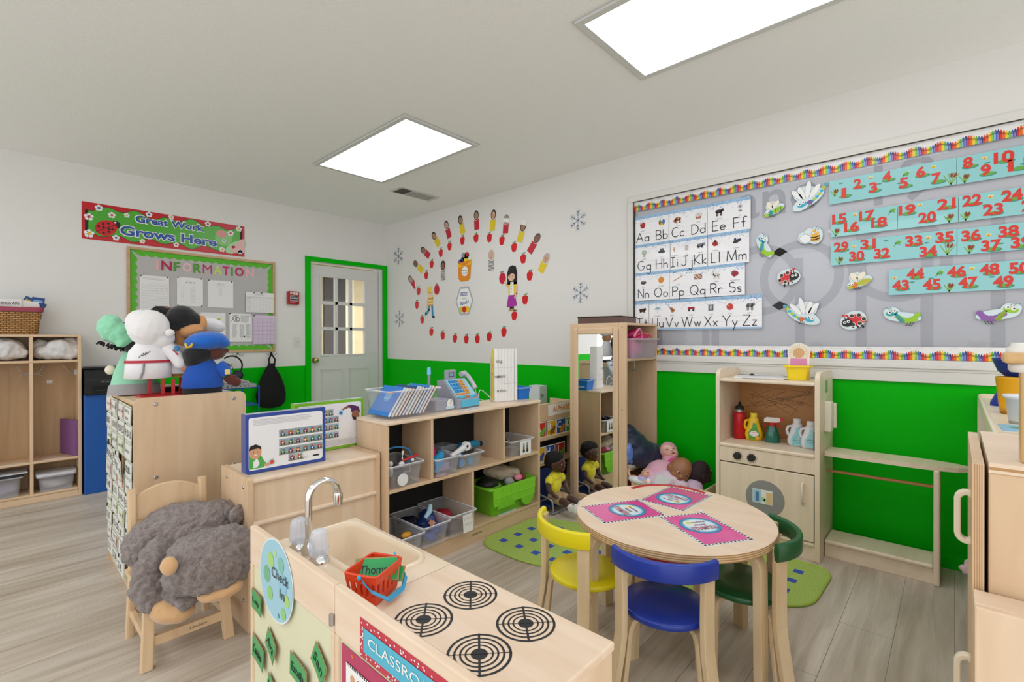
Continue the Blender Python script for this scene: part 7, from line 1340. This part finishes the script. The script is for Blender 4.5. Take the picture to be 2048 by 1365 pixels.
# bottles in the hutch (placed by distance along the hutch, y falls to the right)
def at_h(s, d, z=.577): return (3.0+d, 1.072-s, z)
rb = thing('water_bottle', 'red metal water bottle with a black lid in the hutch', 'bottle', at_h(.075, .2)); part(rb, 'body', B().lathe([(.033, 0), (.037, .006), (.037, .15), (.033, .162), (.026, .168)], mt('c3141c', .3, .2), n=24)); part(rb, 'collar', B().lathe([(.028, .166), (.028, .182)], STEEL, n=20)); part(rb, 'lid', B().lathe([(.025, .182), (.024, .2), (.015, .206)], BLACK, n=16).tube([(-.012, 0, .2), (-.008, 0, .222), (.008, 0, .226), (.014, 0, .205)], .006, BLACK, 8))
def jug(lab, loc, col, lc, h=.165, cap=None, rz=0, words=(), lbl2=None):
    t = thing('cleaning_bottle', lab, 'bottle', loc, rz, 'toy cleaning bottles in the hutch'); m = mt(col, .3); k = 18
    b = B(); prof = [(.0, .0), (.038, .0), (.046, .008), (.05, .03), (.048, .055), (.037, .085), (.03, .11), (.028, .13), (.02, .142), (.017, .15)]; b.lathe([(r, z*h/.165) for r, z in prof], m, n=22, sy=.55)
    body = part(t, 'body', b); b = B(); z = .136*h/.165; part(t, 'cap', B().lathe([(.019, z), (.02, z+.004), (.02, z+.03), (.017, z+.032)], mt(cap or col, .35), n=18, sy=.8))
    part(t, 'grip', B().tube([(-.026, 0, .122*h/.165), (-.044, 0, .118*h/.165), (-.052, 0, .095*h/.165), (-.046, 0, .07*h/.165), (-.036, 0, .062*h/.165)], .008, m, 10))
    b = B((0, -.0285, .008)); pl_ = [(-.026, 0), (.032, 0), (.034, .03), (.018, .075), (.014, .1), (-.004, .1), (-.008, .075), (-.03, .04)]; b.P(pl_, mt(lc, .35), 1)
    if lbl2: b.dc(.002, .035, .026, WHITE, 2, .016, 18).dc(.02, .012, .012, mt('f0a02c'), 3, n=12).dc(.005, .09, .009, mt('e9e3b0'), 2, n=12)
    for i, (s, hh, c) in enumerate(words): fit(b, s, -.018, .024, .044-i*.014, hh, mt(c), 4)
    for v in b.v[:]: pass
    b.v = [(x, y+(.0 if z < .06 else .006 if z < .085 else .0115), z) for x, y, z in b.v]
    part(body, 'label_sticker', b); return t
jug('yellow toy cleaner bottle with a green label in the hutch', at_h(.158, .2), 'f2c811', '4f9a2e', .165, 'f2d233', -PI/2+.25, (('Lemon', .009, 'd8342c'), ('cleaner', .007, 'd8342c')), 1)
sb = thing('spray_bottle', 'teal green toy spray bottle with a red and white trigger', 'bottle', at_h(.262, .2), -PI/2+.3); part(sb, 'body', B().lathe([(.038, 0), (.042, .006), (.036, .05), (.024, .09), (.016, .105)], mt('0f6a58', .15, coat=.4), n=22, sy=.6)); part(sb, 'collar', B().lathe([(.019, .1), (.019, .122)], mt('c9202c', .35), n=16)); b = B((0, .011, 0)); b.prism([(-.045, .122), (.022, .122), (.04, .128), (.04, .15), (-.03, .152), (-.045, .14)], mt('ece9e4', .35), 0, .022); part(sb, 'spray_head', b, .004)
part(sb, 'trigger', B().tube([(.022, 0, .125), (.032, 0, .11), (.046, 0, .095)], .005, mt('c9202c', .35), 8).box((.04, -.011, .13), (.058, .011, .15), mt('c9202c', .35)).tube([(-.043, 0, .14), (-.048, 0, .11), (-.036, 0, .095)], .004, mt('c9202c', .35), 8), label='red trigger and nozzle')
jug('white toy detergent bottle with a mint label, left of the pair', at_h(.395, .19), 'dedfe3', '8fcfd0', .155, 'e3e4e8', -PI/2+.2, (('baby', .006, '7a8f9a'), ('fabric soft', .008, '2a3a4a'), ('scent', .005, '4a8fb0')))
jug('white toy detergent bottle with a mint label, right of the pair', at_h(.468, .165), 'dedfe3', '9fd6d6', .15, 'e3e4e8', -PI/2+.2, (('clean', .008, '2a3a4a'), ('fresh', .006, '4a8fb0')))
solo('dark_bottle', 'thin black toy stick standing against the right side of the hutch', 'toy', B().lathe([(.012, 0), (.012, .1), (.008, .115), (.008, .125)], BLACK, n=14), at_h(.503, .12))
tm = thing('wall_timer', 'cream toy telephone box on the outer side of the hutch', 'toy', (3.115, .528, .69), 0); part(tm, 'body', B().box((0, -.03, 0), (.075, .003, .165), mt('e9e4cf', .4)), .005); part(tm, 'handset', B().box((.06, -.045, .015), (.083, -.03, .155), mt('e3dec8', .4)), .005); part(tm, 'cord_slot', B().box((.03, -.0312, .02), (.034, -.03, .14), mt('cfc9b2')))
solo('sticker', 'pale green clear sticker near the top of the hutch side', 'sticker', B().box((0, -.001, 0), (.05, 0, .07), glassy('sticker_film', 'cfe0c4', .5, .2)), (3.16, .5295, .90))
cb = thing('paper_sheet', 'white paper sheets lying on top of the hutch', 'paper', (3.17, .88, .966), -1.3); b = B(); b.box((-.13, -.1, 0), (.13, .11, .004), PAPER); b.box((-.1, -.11, .004), (.15, .08, .008), mt('e3e3e6', .5), rot('Z', .25)); part(cb, 'sheets', b); solo('pen', 'black cap pen lying on the papers on top of the hutch', 'pen', B().tube([(0, 0, 0), (.1, 0, 0)], .003, mt('c9c9cc', .3, .5), 8).ell((-.004, 0, 0), (.014, .007, .006), BLACK), (3.2, .92, .981), -1.2)
yb = basket_bin('yellow_bin', 'small yellow plastic bin on top of the hutch', (3.17, .665, .966), .10, .115, .082, 'f2d60f', 0)
sf = thing('sun_cutout', 'smiling paper sun with a pink pocket standing in the yellow bin', 'paper figure', (3.175, .665, .975), -PI/2); b = B(); b.prism([(-.05, 0), (.05, 0), (.055, .13)]+[(.058*cos(a), .145+.058*sin(a)) for a in [i*PI/12 for i in range(13)]]+[(-.055, .13)], mt('f3efe4', .5), 0, .002); b.fr((0, -.002, 0))
for i in range(26): a = i*2*PI/26; b.ln([(.034*cos(a), .145+.034*sin(a)), (.052*cos(a), .145+.052*sin(a))], .004, mt('e3d08f'), 1)
b.dc(0, .145, .03, mt('d9ac78'), 2, n=24).dc(-.011, .15, .002, DK, 3, n=8).dc(.011, .15, .002, DK, 3, n=8).dc(0, .138, .006, mt('d9808f'), 3, .0025, 10); part(sf, 'card', b); b = B(); b.prism([(-.045, .03), (.045, .03), (.04, .112), (-.04, .112)], mt('e08fb8', .5), .004, .012); part(sf, 'pocket', b, label='pink pocket')
# play kitchen things
bs = thing('shopping_basket', 'small orange-red toy shopping basket with a blue handle on the play kitchen', 'basket', (.613, 1.005, .6), .42); RB = mt('e2451f', .35); w, d, h = .108, .085, .07
b = B()
def side(p0, p1, q0, q1, n=5, slots=True):   # slotted wall panel from bottom edge p0p1 to top edge q0q1
    p0, p1, q0, q1 = map(V, (p0, p1, q0, q1)); g = lambda s, t: (p0.lerp(p1, s)).lerp(q0.lerp(q1, s), t)
    cells = [(0, 1, 0, .25), (0, 1, .72, 1)]+[((i+.0)/n-.06 if i else 0, (i)/n+.06 if i < n else 1, .25, .72) for i in range(n+1)]
    for s0, s1, t0, t1 in cells: b.add([g(max(0, s0), t0), g(min(1, s1), t0), g(min(1, s1), t1), g(max(0, s0), t1)], [(0, 1, 2, 3)], RB)
f = .8; lo = [(-w/2*f, -d/2*f, .002), (w/2*f, -d/2*f, .002), (w/2*f, d/2*f, .002), (-w/2*f, d/2*f, .002)]; hi = [(-w/2, -d/2, h), (w/2, -d/2, h), (w/2, d/2, h), (-w/2, d/2, h)]
for i in range(4): side(lo[i], lo[(i+1) % 4], hi[i], hi[(i+1) % 4])
b.add(lo, [(3, 2, 1, 0)], RB); o = part(bs, 'body', b); x = o.modifiers.new('solid', 'SOLIDIFY'); x.thickness = .003
part(bs, 'rim', B().tube([(u, v, h) for u, v in rrect(-w/2, -d/2, w/2, d/2, .01, 3)], .003, RB, 6, closed=True))
hd = mt('3fa0cf', .3); b = B(); b.strap([(-w/2-.004, -.01, h-.01), (-w/2-.002, -.03, .04), (-w/2+.02, -d/2-.018, .016), (w/2-.03, -d/2-.02, .014), (w/2-.004, -d/2-.012, .03), (w/2+.004, -.02, h+.004)], .011, .004, hd, (0, .5, .86)); b.ell((-w/2-.002, .0, h-.004), .006, hd); part(bs, 'handle', b, label='light blue handle')
TG = mt('12a153', .35, coat=.4); TE = mt('a98a5a', .5)
def tag(nm, lab, loc, w, h, rx=0, ry=0, rz=-PI/2, curl=0, lay=False):
    b = B(); n = 6; vs = []; v2 = []
    for i in range(n+1):
        t = i/n
        for z in (0, h): vs.append((w*t, -curl*t*t, z)); 
    b.add(vs, [(i*2, i*2+2, i*2+3, i*2+1) for i in range(n)], TE); k = [(x+(.003 if i < 2 else -.003 if i >= 2*n else 0), y-.0006, z+(.003 if z < h/2 else -.003)) for i, (x, y, z) in enumerate(vs)]; b.add(k, [(i*2, i*2+2, i*2+3, i*2+1) for i in range(n)], TG)
    b.fr((0, -.0012-curl*.25, 0)); fit(b, nm, w*.12, w*.82, h*.48, h*.36, mt('1d2a22'), 1)
    b.v[len(vs)+len(k):] = [(x, -.0012-curl*(x/w)**2-.0004, z) for x, y, z in b.v[len(vs)+len(k):]]
    o = solo('name_tag', lab, 'name tag', b, loc, rz, 'green name tags'); o.rotation_euler = (rx, ry, rz); o.modifiers.new('solid', 'SOLIDIFY').thickness = .0008; return o
o = tag('Thomas', 'green name tag reading Thomas standing up in the toy shopping basket', (.575, 1.035, .632), .105, .055, -.75, .0, -.7)
tag('Tia', 'green name tag under the Thomas tag in the toy shopping basket', (.605, 1.025, .628), .085, .04, -1.0, .0, -.85)
XR = .508
for nm, y, z, w, h, ry, cu, lab in (('Lay', 1.48, .437, .08, .055, .02, .004, 'highest green name tag at the left of the sink panel'), ('Camden', 1.48, .30, .095, .065, .1, .005, 'green name tag below the highest one at the left edge'), ('Ava', 1.385, .375, .075, .06, .42, .006, 'tilted green name tag just right of the left edge pair'), ('Estella', 1.225, .365, .105, .06, .05, .005, 'green name tag under the round check in sign'), ('San', 1.11, .455, .075, .06, .5, .006, 'strongly tilted green name tag at the right'), ('Kai', 1.375, .255, .06, .055, .3, .006, 'lowest green name tag at the bottom photo edge')): tag(nm, lab, (XR, y, z), w, h, 0, ry, -PI/2, cu)
ci = thing('check_in_sign', 'round light blue Check In sign with spots on the sink panel', 'sign', (.5065, 1.303, .573), -PI/2); b = B(); r_ = .103; q = [(r_*cos(a)*1.0, r_*sin(a)) for a in [2*PI*i/48 for i in range(48)]]; b.prism([(u*1.04, w*1.04) for u, w in q], mt('e3eef2', .3), 0, .001); b.fr((0, -.001, 0)); b.P(q, mt('9fd0e2', .3, coat=.3), 1)
for u, w, r, c in ((-.055, .0, .022, '6fb58f'), (-.035, -.045, .018, '8fcf7a'), (-.03, .045, .02, 'a9d67a'), (.035, .05, .02, '7fc0b0'), (.07, -.03, .016, 'a9d67a'), (.05, -.07, .015, '8fcf7a'), (.02, -.085, .006, '4f9a9f'), (.0, .07, .008, 'b5dc7a'), (.045, .005, .026, '8fc6dc'), (-.06, .07, .02, '8fc2d6')): b.dc(u, w, r, mt(c, .3), 2+abs(u)*8, n=18) if math.hypot(u, w)+r < r_ else None
fit(b, 'Check', -.02, .085, .02, .026, DK, 5); fit(b, 'In', .03, .06, -.022, .024, DK, 5); part(ci, 'disc', b)
js = thing('jobs_sign', 'red dotted sign reading CLASSROOM JOBS on the stove panel', 'sign', (.5075, .884, .562), -PI/2); w, h = .40, .078; b = B(); b.box((0, -.001, 0), (w, 0, h), mt('c22f45', .3)); b.fr((0, -.001, 0)); r = random.Random(2)
for i in range(95):
    u, v = r.uniform(.003, w-.003), r.choice((r.uniform(.003, .012), r.uniform(h-.012, h-.003))) if r.random() < .8 else r.uniform(0.003, h-.003)
    if .015 < v < h-.015: u = r.uniform(.003, .012)
    b.dc(u, v, .0022, WHITE, 1, n=7)
b.rc(.015, .015, w-.015, h-.015, mt('4fb5cf', .3), 2); fit(b, 'CLASSROOM JOBS', .034, w-.035, h/2, .026, WHITE, 4); part(js, 'card', b)
jp = thing('jobs_poster', 'pink bordered jobs poster with little pictures under the jobs sign', 'poster', (.512, .968, .36), -PI/2); w, h = .46, .19; b = B(); b.box((0, -.001, 0), (w, 0, h), mt('b8345f', .3)); b.fr((0, -.001, 0))
for i in range(40): b.dc(r.uniform(.004, w-.004), r.uniform(.004, h-.004), .004, mt(('e07a3a', 'd9567f')[i % 2]), 1, n=8)
b.rc(.022, .02, w-.022, h-.03, mt('2b2b2e'), 2)
for i in range(60): b.rc(.022+i*(w-.044)/60, .02, .022+(i+.5)*(w-.044)/60, h-.03, WHITE, 3)
b.rc(.026, .024, w-.026, h-.034, WHITE, 4)
for i in range(14): u, v = .05+.026*(i % 4)+(.14 if i > 7 else 0), h-.055-.026*((i//4) % 2); b.dc(u, v, .009, mt(('d9a07c', '8a5a40', 'e0b593')[i % 3]), 5, n=10).rc(u-.008, v-.018, u+.008, v-.007, mt(('c93a3a', '3f7fb5', '5f9a3a', 'e0b02c')[i % 4]), 5)
part(jp, 'card', b)
# plush monkey
FX, FY = V((RT.x, RT.y, 0)).normalized(), V((FW.x, FW.y, 0)).normalized(); R3 = MX((FX, FY, V((0, 0, 1)))).transposed()
def at_d(px, py, d): return V((0, 0, EYE))+pix(px, py)*d
m, n, l, p = new_mat('grey_plush'); tc = n.new('ShaderNodeTexCoord'); nz = n.new('ShaderNodeTexNoise'); nz.inputs['Scale'].default_value = 55; nz.inputs['Detail'].default_value = 8; nz.inputs['Distortion'].default_value = 1.2; rp = n.new('ShaderNodeValToRGB'); rp.color_ramp.elements[0].color = lin('7a6963'); rp.color_ramp.elements[1].color = lin('ae9d96'); rp.color_ramp.elements[0].position = .3; rp.color_ramp.elements[1].position = .7
l.new(tc.outputs['Object'], nz.inputs[0]); l.new(nz.outputs[0], rp.inputs[0]); l.new(rp.outputs[0], p.inputs[0]); p.inputs['Roughness'].default_value = .95; p.inputs['Sheen Weight'].default_value = .5
nz2 = n.new('ShaderNodeTexNoise'); nz2.inputs['Scale'].default_value = 160; nz2.inputs['Detail'].default_value = 5; nz2.inputs['Distortion'].default_value = 2; l.new(tc.outputs['Object'], nz2.inputs[0]); bu = n.new('ShaderNodeBump'); bu.inputs['Strength'].default_value = .9; bu.inputs['Distance'].default_value = .012; l.new(nz2.outputs[0], bu.inputs['Height']); l.new(bu.outputs[0], p.inputs['Normal']); FUR = m
pm = thing('plush_monkey', 'large grey plush monkey slumped face down over the small wooden chair', 'plush toy', (.52, 2.28, .275))
OR_ = V((.52, 2.28, .275))
def fur(nm, balls, label=None, mat=None, vox=.007, dsp=(.028, .02), sm=3):
    b = B()
    for q in balls:
        if q[0] == 't': b.tube([at_d(*k)-OR_ for k in q[1]], q[2], mat or FUR, 12); b.ell(at_d(*q[1][0])-OR_, q[2][0], mat or FUR); b.ell(at_d(*q[1][-1])-OR_, q[2][-1], mat or FUR)
        else: b.ell(at_d(*q[0])-OR_, q[1], mat or FUR, R3@rot('Y', q[2] if len(q) > 2 else 0), 20)
    return part(pm, nm, b, label=label, remesh=vox, smooth=sm, disp=dsp)
fur('body', [((375, 1068, 2.02), (.185, .16, .125), .12), ((310, 1085, 1.95), (.10, .12, .1), .2), ((430, 1050, 2.05), (.11, .12, .1)), ((285, 1100, 1.9), (.055, .07, .065)), ((385, 1120, 1.98), (.14, .1, .08))])
fur('head', [((418, 1125, 1.80), (.15, .13, .108), .22), ((450, 1100, 1.84), (.10, .10, .09)), ((375, 1150, 1.78), (.075, .09, .062))], dsp=(.03, .022))
fur('leg', [('t', [(318, 1100, 1.86), (300, 1140, 1.80), (296, 1180, 1.775), (310, 1200, 1.765)], [.05, .056, .06, .05])])
fur('arm', [('t', [(345, 1150, 1.84), (345, 1190, 1.79), (372, 1200, 1.77)], [.045, .05, .04])])
fur('foot', [((475, 1033, 2.0), (.024, .035, .045)), ((462, 1028, 2.02), (.02, .03, .038))]); fur('tail', [('t', [(330, 1010, 2.14), (365, 993, 2.16), (402, 989, 2.15)], [.016, .018, .018])], dsp=(.015, .02))
TNP = mt('d3a878', .9, noise=.06, scale=60, sheen=.4)
fur('hand_sole', [((345, 1222, 1.765), (.078, .055, .04), .08), ((330, 1212, 1.76), (.05, .045, .03))], 'tan plush hand', TNP, dsp=(.008, .03)); fur('muzzle', [((440, 1180, 1.765), (.082, .06, .034), -.2)], 'tan plush muzzle', TNP, dsp=(.006, .03)); fur('ear', [((338, 1133, 1.655), (.03, .02, .033), .2)], 'tan plush ear', TNP, dsp=(.004, .02), vox=.005)
fur('nose', [((407, 1183, 1.72), (.022, .012, .006), -.1)], 'dark brown stitched patch', mt('3a2722', .9), vox=.004, dsp=None, sm=2)
# right corner: things on the cream counter and the fridge
solo('picture_card', 'light blue picture card lying on the cream counter', 'card', B((0, 0, 0), 'f').box((0, -.14, 0), (.24, 0, .0012), mt('7fbfe0', .35)).fr((0, -.14, .0012), 'f').dc(.07, .08, .03, mt('e6d24a', .35), 1).dc(.13, .06, .02, mt('d98a3a', .35), 1).dc(.17, .1, .02, mt('5f9a4a', .35), 1), (2.12, -.115, .9055), .03)
solo('blue_cone', 'dark blue plastic cone on the cream counter', 'toy', B().lathe([(.05, 0), (.05, .012), (.03, .06), (.012, .11)], mt('1b2f9a', .3), n=22), (3.02, -.165, .9055)); solo('yellow_beaker', 'orange-yellow plastic beaker on the cream counter', 'toy', B().lathe([(.001, .004), (.038, .004), (.038, 0), (.042, .03), (.052, .14), (.054, .145), (.049, .145), (.04, .03), (.001, .01)], mt('e5a713', .35), n=24, cap=False), (2.72, -.17, .9055))
solo('white_cup', 'white plastic cup in front of the yellow beaker', 'toy', B().lathe([(.001, .004), (.026, .004), (.026, 0), (.034, .085), (.042, .09), (.042, .1), (.036, .1), (.028, .01), (.001, .01)], mt('e6e8ec', .3), n=24, cap=False), (2.42, -.165, .9055)); solo('blue_bowl', 'dark blue plastic bowl stacked on the yellow beaker', 'toy', B().lathe([(.025, 0), (.045, .02), (.06, .06), (.062, .07), (.056, .07), (.04, .02), (.001, .006)], mt('16307f', .3), n=24, cap=False), (2.72, -.17, 1.053))
ws_ = thing('wooden_mixer', 'wooden toy stand with a round white dial on the play fridge', 'toy', (1.42, -.13, .95)); WM = wood('d9b37c', 'c49a62', 2); part(ws_, 'post', B().box((-.02, -.045, 0), (.02, .033, .2), WM), .004); part(ws_, 'arm', B().box((-.03, -.1, .2), (.03, .058, .222), WM), .006); part(ws_, 'dial', B().lathe([(.018, 0), (.018, .008), (.011, .014), (.011, .02)], mt('e9e6de', .3), (0, .035, .222), 20)); part(ws_, 'beater_hub', B().lathe([(.02, -.018), (.024, -.012), (.024, -.002), (.02, 0)], mt('e3dfd6', .3), (0, .026, .2), 20)); part(ws_, 'badge', B().box((-.02, -.05, .222), (.02, -.02, .23), mt('1b2f6a', .4)), .002)
lumps('pink_cloth', 'grey and pink cloth poking out of the cream counter shelf', 'cloth', [((2.75, -.07, .27), (.05, .035, .03)), ((2.72, -.045, .25), (.03, .03, .02)), ((2.8, -.08, .29), (.04, .03, .03))], 'c9a9ae', .005, 1, (.03, .02))
